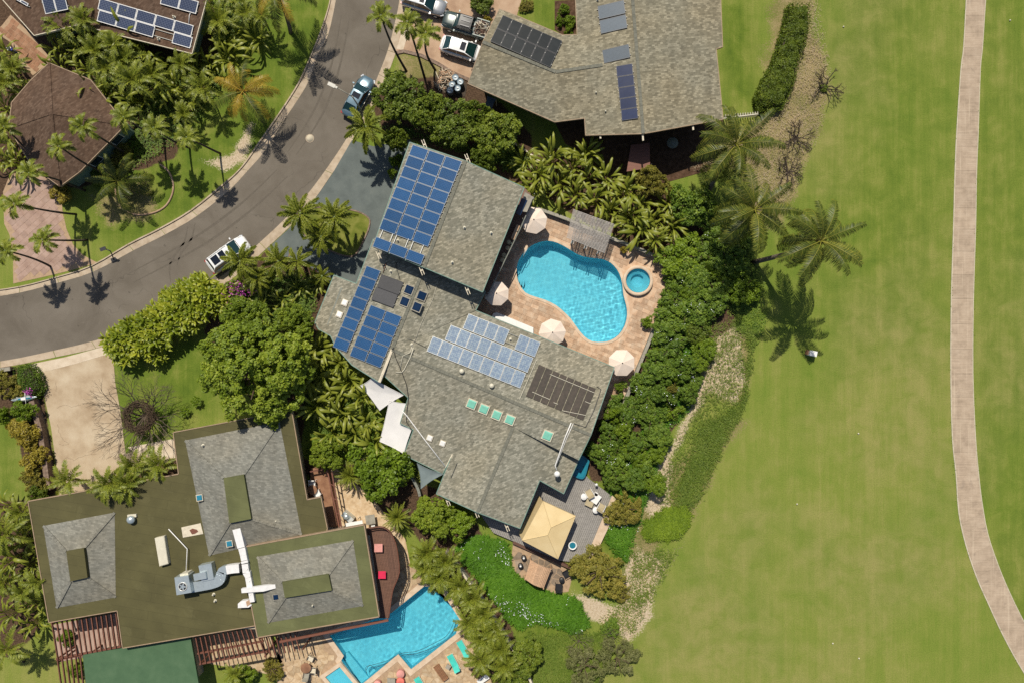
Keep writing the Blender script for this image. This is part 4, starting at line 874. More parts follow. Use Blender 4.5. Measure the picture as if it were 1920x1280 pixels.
# yard behind the neighbour
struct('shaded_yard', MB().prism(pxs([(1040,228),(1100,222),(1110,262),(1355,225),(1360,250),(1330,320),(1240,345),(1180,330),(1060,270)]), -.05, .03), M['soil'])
gz = thing('pop_up_canopy', 'rust brown cloth canopy in the shade behind the neighbour house', 'canopy', P(1195,300,0))
part('cloth', MB().prism(pxs([(1183,272),(1218,268),(1219,315),(1175,322)], 2.3), 2.25, 2.3), M['wood_red'], gz)
for x, y in ((1184,273),(1217,270),(1218,313),(1177,320)): part('pole', MB().box(P(x, y, 1.12), (.06,.06,2.24)), M['dark'], gz)
tb = thing('patio_table', 'round dark patio table in the deep shade behind the neighbour house', 'table', P(1258,272,0)); p = P(1258,272,0)
part('table_top', MB().cyl(p+Vector((0,0,.7)), .6, .05, 20), M['wall_d'], tb); part('leg', MB().cyl(p, .08, .7, 8), M['dark'], tb)
fn = thing('picket_rail', 'white slatted garden rail running from the neighbour roof corner to the dark hedge', 'fence', P(1385,218,0))
for k in range(14): x = 1358+k*4.6; part('slat', MB().box(P(x, 220-k*.35, .5), (.05,.32,1.0), .08), M['ivory'], fn)
part('top_rail', MB().beam(P(1356,222,1.05), P(1420,214,1.05), .08, .06), M['ivory'], fn)
# ---------------------------------------------------------------- brown roofed houses, upper left
HB1 = house('brown_roof_house', 'brown shingle house at the top left corner with white framed solar panels', (200, 20))
k2 = slope([(204,62),(300,86),(360,101),(398,-40),(120,-40),(212,20)], (228,-35), (384,4), 4.5)
k1 = [(5,0,3.3),(64,67,3.3),(150,46,3.4),k2[0],k2[5],k2[4],(-25,-40,4.0)]
r_b = roof(HB1, [k2, k1], M['shingle_br'], .2, 'roof', M['fascia_w']); walls(HB1, [(2,-30),(62,60),(150,42),(210,58),(355,92),(388,-30)], 3.1, M['wall_g'], .7)
q = fit_plane(k2); k1 = k1[:3]+k1[6:]
CG = 'white framed arrays on the brown top left roof'
solar('solar_array', 'longest white framed array of stepped blue panels on the brown top left roof', q, (186,-4), (35.3,10.4), (-1.6,22.3), [(0,0),(1,0),(2,0),(3,0),(4,0),(0,1),(1,1),(2,1),(4,1)], M['cell_navy'], CG, M['white'], fw=.06, gap=.02)
solar('solar_array', 'pair of blue panels cut by the top edge in the middle of the brown roof', fit_plane(k1), (75,-2), (21.5,-4.6), (13,29), [(0,0),(1,0)], M['cell_navy'], CG, M['white'], fw=.06, gap=.02)
solar('solar_array', 'two slanted blue panels at the outer ridge near the green leaves', q, (305,-16), (34,9.6), (-5,24), [(0,0),(1,0)], M['cell_navy'], CG, M['white'], fw=.06, gap=.02)
solar('solar_array', 'blue panel tip nearest the terracotta patio corner', fit_plane(k1), (20,-12), (14,8), (10,12), [(0,0),(1,0)], M['cell_navy'], CG, M['white'], fw=.06, gap=.02)
for x, y in ((155,25),(298,74),(327,33)): vent(HB1, q, x, y)
part('roof_pipe', MB().tube([onp(q, 360,17,.06), onp(q, 355,30,.06), onp(q, 354,45,.06)], .04, 6), M['white'], HB1)
HB2 = house('brown_hip_house', 'brown hip roofed house with a pale green wall beside the pink driveway', (120, 230))
t0 = (97,212,4.5)
bz = 3.1; hp = [(92,118,bz),(170,150,bz),(236,234,bz),(150,322,bz),(112,350,bz),(60,312,bz),(16,240,bz),(22,192,bz),(58,150,bz)]
r_h = roof(HB2, [[hp[i], hp[(i+1) % 9], t0] for i in range(9)], M['shingle_br'], .2, 'roof', M['fascia_t'])
for p_ in (hp[0], hp[2], hp[4], hp[6]): ridge(HB2, r_h, t0, p_, .26, M['shingle_br'])
walls(HB2, [(x, y) for x, y, z in hp], 2.9, M['wall_g'], .45)
# ---------------------------------------------------------------- olive roofed house, lower left
HO = house('olive_roof_house', 'sprawling house at the lower left with olive flat roofs and grey shingle hips', (350, 1000))
ZO = 4.0
mb = MB(); lp = pxs([(53,939),(335,888),(325,810),(547,768),(576,936),(602,931),(614,990),(600,1030),(700,1100),(478,1172),(360,1192),(230,1214),(220,1144),(92,1166)], ZO)
r_o = part('roof', mb.prism(lp, ZO-.35, ZO), M['membrane'], HO); mb = MB()
for i in range(len(lp)): a, b = lp[i], lp[(i+1) % len(lp)]; mb.beam((a[0], a[1], ZO+.05), (b[0], b[1], ZO+.05), .08, .42)
part('fascia', mb, M['fascia_t'], HO); ZW = 4.45
lp = pxs([(450,1026),(683,983),(711,1155),(483,1194)], ZW); part('wing_roof', MB().prism(lp, ZW-.5, ZW), M['membrane_b'], HO); mb = MB()
for i in range(4): a, b = lp[i], lp[(i+1) % 4]; mb.beam((a[0], a[1], ZW+.05), (b[0], b[1], ZW+.05), .10, .45)
part('fascia', mb, M['fascia_t'], HO)
lp = pxs([(155,1226),(357,1194),(374,1290),(166,1330)], 3.3); part('green_roof', MB().prism(lp, 3.0, 3.3), M['membrane_g'], HO)
walls(HO, [(60,945),(340,895),(330,815),(542,774),(570,940),(600,990),(690,1000),(700,1150),(485,1188),(360,1188),(230,1208),(222,1140),(95,1160)], 3.6, M['wall_c'], .5)
walls(HO, [(162,1230),(350,1200),(366,1290),(172,1325)], 3.0, M['wall_c'], .4, False)
def hipbox(outer, inner, z0, z1, mt, mtop, lab=None):
    mb = MB(); vs = [P(x, y, z0) for x, y in outer] + [P(x, y, z1) for x, y in inner]
    mb.add(vs, [(i, 4+i, 4+(i+1) % 4, (i+1) % 4)[::-1] for i in range(4)] + [(4,5,6,7)[::-1]])
    o = part('hip_roof', mb, mt, HO); bm = bmesh.new(); bm.from_mesh(o.data); bmesh.ops.recalc_face_normals(bm, faces=bm.faces[:]); bm.to_mesh(o.data); bm.free()
    mb = MB(); lp = pxs(inner, z1+.3); mb.prism(lp, z1-.1, z1+.3)
    world_part('cap_box', mb, mtop, o, HO); mb = MB()
    for a, b in zip(outer, inner): 
        A_, B_ = P(*a, z0+.02), P(*b, z1+.02); n_ = max(2, round((B_-A_).length/.4))
        for i in range(n_): mb.beam(A_.lerp(B_, i/n_)+Vector((0,0,.03+.012*(i%2))), A_.lerp(B_, (i+.96)/n_)+Vector((0,0,.03+.012*(i%2))), .26, .05)
    tag(world_part('ridge_cap', mb, M['shingle_bl'], o, HO), kind='stuff'); return o
hipbox([(81,985),(215,960),(217,1119),(106,1139)], [(124,1033),(157,1027),(164,1082),(132,1089)], ZO+.01, 4.9, M['shingle_bl'], M['membrane'])
hipbox([(347,825),(524,790),(566,1001),(392,1041)], [(419,896),(457,889),(471,972),(430,980)], ZO+.01, 5.1, M['shingle_bl'], M['membrane_b'])
hipbox([(482,1043),(662,1012),(681,1135),(502,1167)], [(529,1091),(616,1076),(622,1106),(534,1120)], ZW+.01, 5.3, M['shingle_bl'], M['membrane_b'])
PO = (Vector((0,0,ZO)), Vector((0,0,1)))
def hvac():
    du = thing('roof_ductwork', 'white and galvanised ventilation ducts with a boxy fan unit on the olive roof', 'ductwork', P(420,1080,ZO))
    z = ZO
    def slab(pts, z0, z1, mt, nm): part(nm, MB().prism(pxs(pts, z1), z0, z1), mt, du)
    slab([(327,1082),(353,1078),(359,1110),(331,1115)], z, z+1.3, M['galv'], 'fan_unit'); slab([(337,1076),(352,1073),(354,1078),(338,1081)], z, z+1.0, M['ivory'], 'junction_box')
    p = P(342.5,1099,z+1.31); part('fan_grille', MB().lathe(p, [(.45,.0),(.45,.05),(.38,.05),(.38,.0)], 24), M['alu'], du); part('fan', MB().cyl(p, .36, .02, 20), M['dark'], du); mbf = MB()
    for k in range(5): a = k*1.2566; mbf.beam(p+Vector((0,0,.035)), p+Vector((.33*math.cos(a), .33*math.sin(a), .05)), .14, .01)
    part('fan_blade', mbf, M['galv'], du)
    slab([(372,1060),(396,1055),(401,1085),(378,1090)], z, z+.8, M['galv'], 'plenum'); slab([(362,1076),(385,1071),(387,1084),(364,1088)], z+.8, z+1.05, M['galv'], 'damper_box')
    cl = smooth_loop([(357,1101),(375,1098),(395,1094),(410,1088),(414,1078),(416,1070),(424,1068),(436,1066),(448,1065)], 3, False); lpL = []; lpR = []
    for i in range(len(cl)):
        a = Vector(cl[max(0, i-1)]); b = Vector(cl[min(len(cl)-1, i+1)]); d = (b-a).normalized(); nrm = Vector((-d.y, d.x)); w_ = 9.5 if i < 14 else 8
        lpL.append(tuple(Vector(cl[i])+nrm*w_)); lpR.append(tuple(Vector(cl[i])-nrm*w_))
    for i in range(0, len(cl)-1, 2):
        j = min(i+2, len(cl)-1); slab(lpL[i:j+1]+lpR[i:j+1][::-1], z+.15, z+.72+.004*(i%3), M['galv'] if i < 18 else M['ductw'], 'duct_section')
    secs = [((443,991),(452,1026),15,14),((453,1027),(456,1040),13,12),((456,1040),(458,1050),12,12),((458,1051),(459,1055),13,13),((459,1057),(461,1073),12,12),((462,1073),(465,1082),14,10),((465,1082),(468,1099),11,11),((468,1099),(473,1128),9,9)]
    for k, (a, b, w0, w1) in enumerate(secs):
        a = Vector(a); b = Vector(b); d = (b-a).normalized(); nn = Vector((-d.y, d.x))
        slab([tuple(a+nn*w0/2), tuple(b+nn*w1/2), tuple(b-nn*w1/2), tuple(a-nn*w0/2)], z+.2, z+.85+.02*(k % 2), M['ductw'], 'duct_section')
    slab([(452,1103),(494,1097),(516,1095),(517,1102),(494,1108),(453,1111)], z+.75, z+1.1, M['ductw'], 'duct_section')
    slab([(446,1131),(452,1126),(466,1124),(472,1134),(466,1138),(446,1139)], z+.1, z+.6, M['ductw'], 'duct_section'); slab([(461,1127),(468,1124),(470,1131),(463,1136)], z+.6, z+.66, M['wood_tan'], 'patch')
    for a, b in (((462,1068),(464,1065)),((466,1090),(469,1087)),((468,1116),(471,1112))): part('strap', MB().beam(P(*a,z+.9), P(*b,z+.9), .06, .8), M['white'], du)
hvac()
def onroof(nm, lab, cat, pts, z0, z1, mt): 
    c = (sum(p[0] for p in pts)/len(pts), sum(p[1] for p in pts)/len(pts)); t = thing(nm, lab, cat, P(*c, ZO)); part('body', MB().prism(pxs(pts, z1), z0, z1), mt, t); return t
t = onroof('roof_hatch', 'long cream roof hatch beside the thin white conduit on the olive roof', 'roof hatch', [(290,1008),(308,1004),(316,1056),(299,1061)], ZO, ZO+.45, M['ivory'])
part('lid', MB().prism(pxs([(291,1009),(307,1005),(315,1055),(300,1060)], ZO+.5), ZO+.45, ZO+.5), M['ivory'], t)
t = onroof('roof_patch', 'stained cream panel lying flat between the hatch and the grey hip', 'roof panel', [(340,988),(376,980),(381,1000),(343,1007)], ZO-.02, ZO+.06, M['fascia_w'])
part('stain', MB().prism(pxs([(355,993),(361,990),(369,992),(372,996),(365,1000),(360,1001)], ZO+.068), ZO+.055, ZO+.068), M['wood_red'], t)
t = thing('roof_turbine_vent', 'round metal turbine vent near the inner corner of the olive roof', 'vent', P(249,971,ZO)); part('dome', MB().lathe(P(249,972,ZO), [(.3,0),(.3,.25),(.42,.3),(.4,.45),(.2,.6),(.001,.63)], 18), M['galv'], t); part('collar', MB().box(P(248,966,ZO+.1), (.9,.3,.2), .1), M['ivory'], t)
part('conduit', MB().tube([P(316,991,ZO+.3), P(351,1028,ZO+.3), P(349,1072,ZO+.4)], .05, 6), M['white'], HO)
for x, y in ((375,932),(431,1018)): skylight(HO, (Vector((0,0,4.35)), Vector((0,0,1))), x, y, .66, M['sky_blue'], None, R(8))
for x, y in ((419,936),(518,1118)): skylight(HO, (Vector((0,0,4.6 if x < 450 else 4.9)), Vector((0,0,1))), x, y, .5 if x < 450 else .62, M['sky_dark'], None, R(8))
for x, y, z in ((381,834,4.3),(519,975,4.3),(587,1133,4.8),(404,1125,ZO),(401,1113,ZO)): vent(HO, (Vector((0,0,z)), Vector((0,0,1))), x, y)
def pergola(name, label, quad, z, n, mt, beams=(0,1), wd=.10, ht=.16, posts=True):
    t = thing(name, label, 'pergola', P(*quad[0], 0)); A_, B_, C_, D_ = [P(*q_, z) for q_ in quad]      # A-B far edge, D-C near edge; slats run from A-D to B-C sides
    for i in range(n):
        f = (i+.5)/n; part('slat', MB().beam(A_.lerp(B_, f), D_.lerp(C_, f), wd, ht), mt, t)
    for f in beams: a = A_.lerp(D_, f); b = B_.lerp(C_, f); part('beam', MB().beam(a-Vector((0,0,ht)), b-Vector((0,0,ht)), .16, .2), mt, t)
    if posts:
        for p in (A_.lerp(D_, .05), B_.lerp(C_, .05), C_, D_): part('post', MB().beam(Vector((p.x, p.y, z-ht-.2)), Vector((p.x, p.y, 0)), .14, .14), mt, t)
    return t
pergola('redwood_pergola', 'redwood pergola over the pinkish yard left of the green flat roof', [(92,1168),(221,1146),(230,1212),(103,1236)], 3.5, 14, M['wood_red'], (0, 1))
pergola('redwood_pergola', 'small redwood pergola strip at the bottom edge beside the green flat roof', [(103,1238),(154,1229),(164,1330),(118,1340)], 3.4, 6, M['wood_red'], (0, 1))
pergola('redwood_pergola', 'redwood pergola between the green flat roof and the lower wing', [(362,1194),(481,1172),(500,1222),(372,1246)], 3.5, 14, M['wood_red'], (0, .62, 1))
pergola('redwood_pergola', 'stub pergola slats poking from under the lower wing near the round brown table', [(486,1196),(556,1184),(566,1218),(494,1232)], 3.2, 8, M['wood_red'], (0,))
struct('side_yard_paving', MB().prism(pxs([(100,1170),(235,1145),(240,1215),(110,1240)]), -.04, .05), M['pink_paver']); struct('rear_yard_paving', MB().prism(pxs([(365,1190),(500,1175),(535,1250),(500,1262),(378,1240)]), -.04, .05), M['flagstone'])
# wood rail beams over the angular pool
fr = thing('eave_trellis', 'rust coloured trellis beam hung along the wing eave above the angular pool', 'trellis', P(620,1180,0))
part('beam', MB().beam(P(524,1203,3.3), P(728,1162,3.3), .22, .18), M['wood_red'], fr)
for x in (560,592,628,662,696): part('bracket', MB().beam(P(x-3,1196-(x-524)*.2,3.25), P(x+4,1180-(x-524)*.2,3.6), .14, .14), M['wood_red'], fr)
part('post', MB().beam(P(727,1160,3.1), P(727,1160,0), .14, .14), M['wood_red'], fr)
# curved balcony
dk = thing('curved_deck', 'curved dark wood balcony deck wrapped by a railing beside the lower wing', 'deck', P(715,1060,0))
OUT = smooth_loop([(683,992),(700,988),(718,988),(732,998),(742,1018),(747,1045),(749,1072),(742,1092),(736,1108),(732,1135),(729,1158)], 2, False); INN = [(712,1158),(684,992)]
dp = pxs(OUT+INN, 2.6); zc = 2.6; a = R(98); ca, sa = math.cos(a), math.sin(a); c0 = P(715,1075,zc)
part('deck_frame', MB().prism(dp, 2.2, 2.5), M['wood_brown'], dk)
for k in range(-22, 23):                               # boards clipped to the deck outline
    off = k*.155; ts = []
    for i in range(len(dp)):
        p_, q_ = Vector(dp[i]), Vector(dp[(i+1) % len(dp)]); nrm = Vector((-sa, ca)); da = (p_-c0.xy).dot(nrm)-off; db = (q_-c0.xy).dot(nrm)-off
        if da*db < 0: x_ = p_.lerp(q_, da/(da-db)); ts.append((x_-c0.xy).dot(Vector((ca, sa))))
    ts.sort()
    for s0, s1 in zip(ts[::2], ts[1::2]):
        if s1-s0 > .3: A_ = Vector((c0.x+ca*s0-sa*off, c0.y+sa*s0+ca*off, zc)); B_ = Vector((c0.x+ca*s1-sa*off, c0.y+sa*s1+ca*off, zc)); part('deck_board', MB().beam(A_, B_, .14, .05), M['wood_brown'], dk)
for k, hh in enumerate((3.45, 3.0)): part('rail', MB().tube([P(x, y, hh) for x, y in OUT], .055, 6), M['wood_red'], dk)
for x, y in OUT[::2]: part('post', MB().beam(P(x, y, 3.45), P(x, y, 0), .10, .10), M['wood_red'], dk)
# rail shadows come from real balusters
mb = MB()
for i in range(len(OUT)-1):
    for f in (0, .25, .5, .75): x = OUT[i][0]*(1-f)+OUT[i+1][0]*f; y = OUT[i][1]*(1-f)+OUT[i+1][1]*f; mb.beam(P(x, y, 3.4), P(x, y, 2.6), .05, .05)
tag(part('baluster', mb, M['wood_red'], dk), kind='stuff')
part('awning', MB().prism(pxs([(686,1003),(693,1003),(711,1125),(705,1127)], 3.0), 2.9, 3.0), M['cap'], dk)
# terracotta landing with timber rails
ld = thing('timber_landing', 'raised terracotta landing with rust timber rails right of the olive roof', 'deck', P(605,940,0))
part('floor', MB().prism(pxs([(583,878),(612,874),(622,930),(632,985),(607,990),(600,938),(580,936)], 1.2), .0, 1.2), M['terracotta'], ld)
for a, b in (((580,884),(613,878)),((613,878),(636,988)),((622,885),(640,988))): part('rail', MB().beam(P(*a,2.1), P(*b,2.1), .14, .10), M['wood_red'], ld)
for f in np.linspace(0, 1, 6): part('post', MB().beam(P(613+23*f, 878+110*f, 2.05), P(613+23*f, 878+110*f, 0), .12, .12), M['wood_red'], ld)
for f in (.25,.5,.75): part('cross_rail', MB().beam(P(613+23*f, 878+110*f, 2.02), P(622+18*f, 885+103*f, 2.02), .09, .09), M['wood_red'], ld)
# ---------------------------------------------------------------- white pergola at the pool
wp = thing('white_slat_pergola', 'whitewashed slatted pergola at the head of the kidney pool', 'pergola', P(1107,433,0)); z = 2.7
A_, B_, C_, D_ = [P(*q_, z) for q_ in ((1075,392),(1152,420),(1134,475),(1062,446))]
for i in range(26): f = (i+.5)/26; part('slat', MB().beam(A_.lerp(D_, f), B_.lerp(C_, f), .055, .07), M['lattice'], wp)
for f in (.14,.20,.48,.54,.82,.88): part('beam', MB().beam(A_.lerp(B_, f)+Vector((0,0,-.07)), D_.lerp(C_, f)+(D_-A_).normalized()*.35+Vector((0,0,-.07)), .06, .16), M['lattice'], wp)
for f, g in ((.17,.03),(.51,.03),(.85,.03),(.17,.97),(.51,.97),(.85,.97)): p = A_.lerp(B_, f).lerp(D_.lerp(C_, f), g); part('post', MB().beam(Vector((p.x,p.y,z-.2)), Vector((p.x,p.y,.05)), .13, .13), M['lattice'], wp)
struct('pergola_paving', MB().prism(pxs([(1066,450),(1148,478),(1142,490),(1125,487),(1100,480),(1078,472),(1060,462)]), .05, .092), M['terracotta']) if False else None
# ---------------------------------------------------------------- grey deck and canopy, lower side of the main house
gd = thing('grey_board_deck', 'grey board deck with a peach stone border under the yellow canopy', 'deck', P(1060,970,0))
DK = [(1010,880),(1080,870),(1105,898),(1148,930),(1135,965),(1128,985),(1108,1025),(1098,1052),(1066,1052),(1048,1050),(925,998),(900,962),(975,985)]
dp = pxs(DK, .45); part('deck_frame', MB().prism(dp, .0, .38), M['wood_grey'], gd); a = math.pi/2+HROT; ca, sa = math.cos(a), math.sin(a); c0 = P(1040,960,.45)
for k in range(-45, 46):
    off = k*.2; ts = []
    for i in range(len(dp)):
        p_, q_ = Vector(dp[i]), Vector(dp[(i+1) % len(dp)]); nrm = Vector((-sa, ca)); da = (p_-c0.xy).dot(nrm)-off; db = (q_-c0.xy).dot(nrm)-off
        if da*db < 0: x_ = p_.lerp(q_, da/(da-db)); ts.append((x_-c0.xy).dot(Vector((ca, sa))))
    ts.sort()
    for s0, s1 in zip(ts[::2], ts[1::2]):
        if s1-s0 > .3: A_ = Vector((c0.x+ca*s0-sa*off, c0.y+sa*s0+ca*off, .45)); B_ = Vector((c0.x+ca*s1-sa*off, c0.y+sa*s1+ca*off, .45)); part('deck_board', MB().beam(A_, B_, .172, .05), M['wood_grey'], gd)
part('border', MB().prism(pxs([(1148,928),(1160,940),(1140,990),(1120,1032),(1104,1056),(1096,1052),(1124,985),(1134,962)], .5), .0, .5), M['terracotta'] if False else M['coping'], gd)
cn = thing('canopy_gazebo', 'square yellow canvas canopy with creased seams over the grey deck', 'canopy', P(1028,990,.45)); zc = 2.9
c4 = [P(1018,939,zc), P(1079,967,zc), P(1046,1047,zc), P(979,1012,zc)]; a1 = P(1033,988,3.45); a2 = P(1027,1002,3.45)
mb = MB().add(c4+[a1, a2], [(0,4,1),(1,4,5),(1,5,2),(2,5,3),(3,5,4),(3,4,0)][0:0]+[(0,1,4),(1,5,4),(1,2,5),(2,3,5),(3,0,4,5)]); part('canvas', mb, M['canvas_y'], cn)
o_ = cn.children[-1]; bm = bmesh.new(); bm.from_mesh(o_.data); bmesh.ops.recalc_face_normals(bm, faces=bm.faces[:]); bm.to_mesh(o_.data); bm.free()
for c_ in c4: part('seam', MB().tube([c_+Vector((0,0,.02)), (a1 if (c_-a1).length < (c_-a2).length else a2)+Vector((0,0,.02))], .035, 4), M['canvas_y'], cn)
part('seam', MB().tube([a1+Vector((0,0,.02)), a2+Vector((0,0,.02))], .035, 4), M['canvas_y'], cn)
for i in range(4): a_, b_ = c4[i], c4[(i+1) % 4]; part('valance', MB().beam(a_, b_, .04, .3), M['canvas_y'], cn)
for c_ in c4: ci = c_.lerp(a1, .04); part('pole', MB().beam(Vector((ci.x,ci.y,zc)), Vector((ci.x,ci.y,.45)), .09, .09), M['dark'], cn)
part('side_curtain', MB().add([c4[0], c4[3], Vector((c4[3].x-.35, c4[3].y+.15, .7)), Vector((c4[0].x-.35, c4[0].y+.15, .7))], [(0,1,2,3)]), M['canvas_y'], cn)
# stone patio
SP = [(962,1018),(1000,1032),(1045,1055),(1068,1070),(1072,1085),(1066,1108),(1040,1112),(990,1092),(956,1072)]
pt = setting('stone_patio'); MB().prism(pxs(SP), -.05, .03).build('bed', M['grout'], pt); voronoi_pave(pt, 'flagstone', pxs(SP), .05, .05, .75, M['greystone'], seed=9, gap=.06)
struct('patio_wall', MB().beam(P(962,1016,.5), P(1070,1064,.5), .3, .55), M['wood_brown'])
vt = thing('barrel_vault_cover', 'tan curved slatted cover standing on the stone patio between stools and black chairs', 'canopy', P(1005,1066,0))
a, b, c_, d_ = P(994,1041,0), P(1032,1057,0), P(1018,1093,0), P(984,1076,0)
cs = []; prev = None
for k in range(13):                                    # slats over the vault
    f = (k+.5)/13; zz = 1.35+.55*math.sin(f*math.pi); A_ = a.lerp(b, f); B_ = d_.lerp(c_, f)
    p1, p2 = Vector((A_.x, A_.y, zz)), Vector((B_.x, B_.y, zz)); part('slat', MB().beam(p1, p2, .20, .05), M['wood_tan'], vt)
for t_ in (.02,.5,.98):
    part('rib', MB().tube([Vector((a.lerp(b,f).lerp(d_.lerp(c_,f),t_).x, a.lerp(b,f).lerp(d_.lerp(c_,f),t_).y, 1.32+.55*math.sin(f*math.pi))) for f in np.linspace(0,1,9)], .05, 5), M['wood_tan'], vt)
for p in (a, b, c_, d_): part('post', MB().beam(Vector((p.x,p.y,1.4)), Vector((p.x,p.y,0)), .12, .12), M['wood_tan'], vt)
# shade sails
def sail(label, pts, zs, mt, sag=.1):
    t = thing('shade_sail', label, 'shade sail', P(*pts[0], zs[0]), 0, 'shade sails by the entry')
    n = len(pts); cx_ = sum(p[0] for p in pts)/n; cy_ = sum(p[1] for p in pts)/n; cen = (cx_, cy_, sum(zs)/n-.15); mb = MB(); rim = []
    for i in range(n):
        a = (*pts[i], zs[i]); b = (*pts[(i+1) % n], zs[(i+1) % n])
        for k in range(6):
            f = k/6; s = sag*4*f*(1-f); rim.append(tuple((a[q_]*(1-f)+b[q_]*f)*(1-s)+cen[q_]*s for q_ in range(3)))
    W_ = [P(*p) for p in rim]; C_ = P(*cen); m_ = len(W_)
    H_ = [w_.lerp(C_, .5)+Vector((0,0,-.04)) for w_ in W_]
    mb.add(W_+H_+[C_], [(i, (i+1)%m_, m_+(i+1)%m_, m_+i) for i in range(m_)]+[(m_+i, m_+(i+1)%m_, 2*m_) for i in range(m_)], True); part('cloth', mb, mt, t)
    part('edge_webbing', MB().tube([w_+Vector((0,0,.01)) for w_ in W_]+[W_[0]+Vector((0,0,.01))], .03, 4), mt, t); return t
sail('white shade sail with four corners tucked under the middle roof end', [(676,722),(697,708),(757,740),(712,769)], [3.0,3.4,3.2,2.6], M['sail'], .05)
sail('larger white shade sail in a roof notch above the yellow green tree', [(730,750),(762,756),(752,790),(771,806),(757,850),(712,827)], [2.9,3.1,3.0,3.0,2.8,2.6], M['sail'], .03)
sail('triangular grey shade sail at the lower edge of the house roof', [(782,868),(832,888),(789,916)], [2.8,2.9,2.4], M['sail_g'], .16)
# ================================================================ VEGETATION
def np_mesh(name, V, F4, F3, tint, mt, smooth=False):
    """V (n,3); F4 (a,4); F3 (b,3); tint per vertex"""
    me = bpy.data.meshes.new(name); V = np.asarray(V, np.float32); me.vertices.add(len(V)); me.vertices.foreach_set('co', V.ravel())
    F4 = np.zeros((0,4), int) if F4 is None else np.asarray(F4, int); F3 = np.zeros((0,3), int) if F3 is None else np.asarray(F3, int)
    me.loops.add(F4.size+F3.size); me.loops.foreach_set('vertex_index', np.concatenate([F4.ravel(), F3.ravel()]).astype(np.int32))
    me.polygons.add(len(F4)+len(F3)); st = np.concatenate([np.arange(len(F4))*4, len(F4)*4+np.arange(len(F3))*3]).astype(np.int32); me.polygons.foreach_set('loop_start', st)
    me.update(calc_edges=True); at = me.attributes.new('tint', 'FLOAT', 'POINT'); at.data.foreach_set('value', np.asarray(tint, np.float32)); me.materials.append(mt)
    if smooth: me.polygons.foreach_set('use_smooth', np.ones(len(F4)+len(F3), bool))
    return me
def norm(a): return a/np.maximum(np.linalg.norm(a, axis=-1, keepdims=True), 1e-9)
def leaves(c, nrm, size, r, aspect=.55, jit=.55, fold=.12):
    """diamond leaves at c facing nrm"""
    n = len(c); nn = norm(nrm + r.normal(0, jit, (n,3))); t = norm(np.cross(nn, r.normal(0, 1, (n,3)))); b = np.cross(nn, t)
    s = (size*r.uniform(.65, 1.3, n))[:, None]
    return np.stack([c-t*s*.5, c+b*s*aspect*.5+nn*s*fold, c+t*s*.5, c-b*s*aspect*.5+nn*s*fold], 1), n
def crown_mesh(name, seed, n_lobes, n_tufts, tr, n_leaves, leaf, mt, flat=.62, spread=.62, lobe=(.26,.42), aspect=.6, jit=.6):
    """a crown of unit radius: big lobes carry leafy tufts, tufts carry leaf faces; uneven outline and gaps between tufts"""
    r = np.random.default_rng(seed); a = r.uniform(0, 2*np.pi, n_lobes); d = np.sqrt(r.uniform(0, 1, n_lobes))*spread
    L = np.stack([np.cos(a)*d, np.sin(a)*d, r.uniform(.2, .75, n_lobes)*(1-.5*d)*flat*1.5], -1); lr = r.uniform(*lobe, n_lobes); lt = r.uniform(0, 1, n_lobes)
    q = r.choice(n_lobes, n_tufts, p=lr**2/np.sum(lr**2)); dr = r.normal(0, 1, (n_tufts,3)); dr[:,2] = np.abs(dr[:,2])*1.2-.3; dr = norm(dr)
    T = L[q]+dr*(lr[q]*r.uniform(.72, 1.12, n_tufts))[:,None]*np.array([1,1,.85]); T[:,2] = np.maximum(T[:,2], .04); ts = tr*r.uniform(.6, 1.35, n_tufts); tt = np.clip(.35*lt[q]+.65*r.uniform(0, 1, n_tufts), 0, 1)
    k = r.choice(n_tufts, n_leaves, p=ts**2/np.sum(ts**2)); d2 = r.normal(0, 1, (n_leaves,3)); d2[:,2] = np.abs(d2[:,2])*1.0-.25; d2 = norm(d2)
    c = T[k]+d2*(ts[k]*r.uniform(.35, 1.15, n_leaves))[:,None]; c[:,2] = np.maximum(c[:,2], .02)
    V, n = leaves(c, d2*.6+dr[k]*.25+np.array([0,0,.8]), leaf, r, aspect, jit); tint = np.repeat(np.clip(.55*tt[k]+.45*r.uniform(0, 1, n), 0, 1), 4)
    return np_mesh(name, V.reshape(-1,3), np.arange(n*4).reshape(-1, 4), None, tint, mt)
def strap_mesh(name, pts, widths, mt, fold=.25, seed=0, split=False):
    """a leaf blade along pts (k,3) in the x-z plane, folded along its midrib"""
    pts = np.asarray(pts, float); k = len(pts); V = []; T = []; r = np.random.default_rng(seed)
    for i in range(k):
        t = pts[min(i+1,k-1)]-pts[max(i-1,0)]; t /= np.linalg.norm(t); nrm = np.array([-t[2], 0, t[0]]); w_ = widths[i]
        for s in (-1, 0, 1): V.append(pts[i]+np.array([0, s*w_, 0])+nrm*(abs(s)*-fold*w_ if True else 0)+(nrm*r.uniform(-.04,.04) if s else 0)); T.append(.35+.35*i/k+(.3 if s == 0 else 0))
    F = [(i*3+s, (i+1)*3+s, (i+1)*3+s+1, i*3+s+1) for i in range(k-1) for s in (0, 1)]
    return np_mesh(name, V, F, None, T, mt, True)
def arc(L_, pitch, droop, k=8, z0=0.0, x0=0.0):
    """points of an arching stem of length L_, starting at angle pitch and bending down by droop radians"""
    p = [np.array([x0, 0, z0])]; 
    for i in range(1, k+1): a = pitch-droop*(i/k)**1.3; p.append(p[-1]+np.array([math.cos(a), 0, math.sin(a)])*L_/k)
    return p
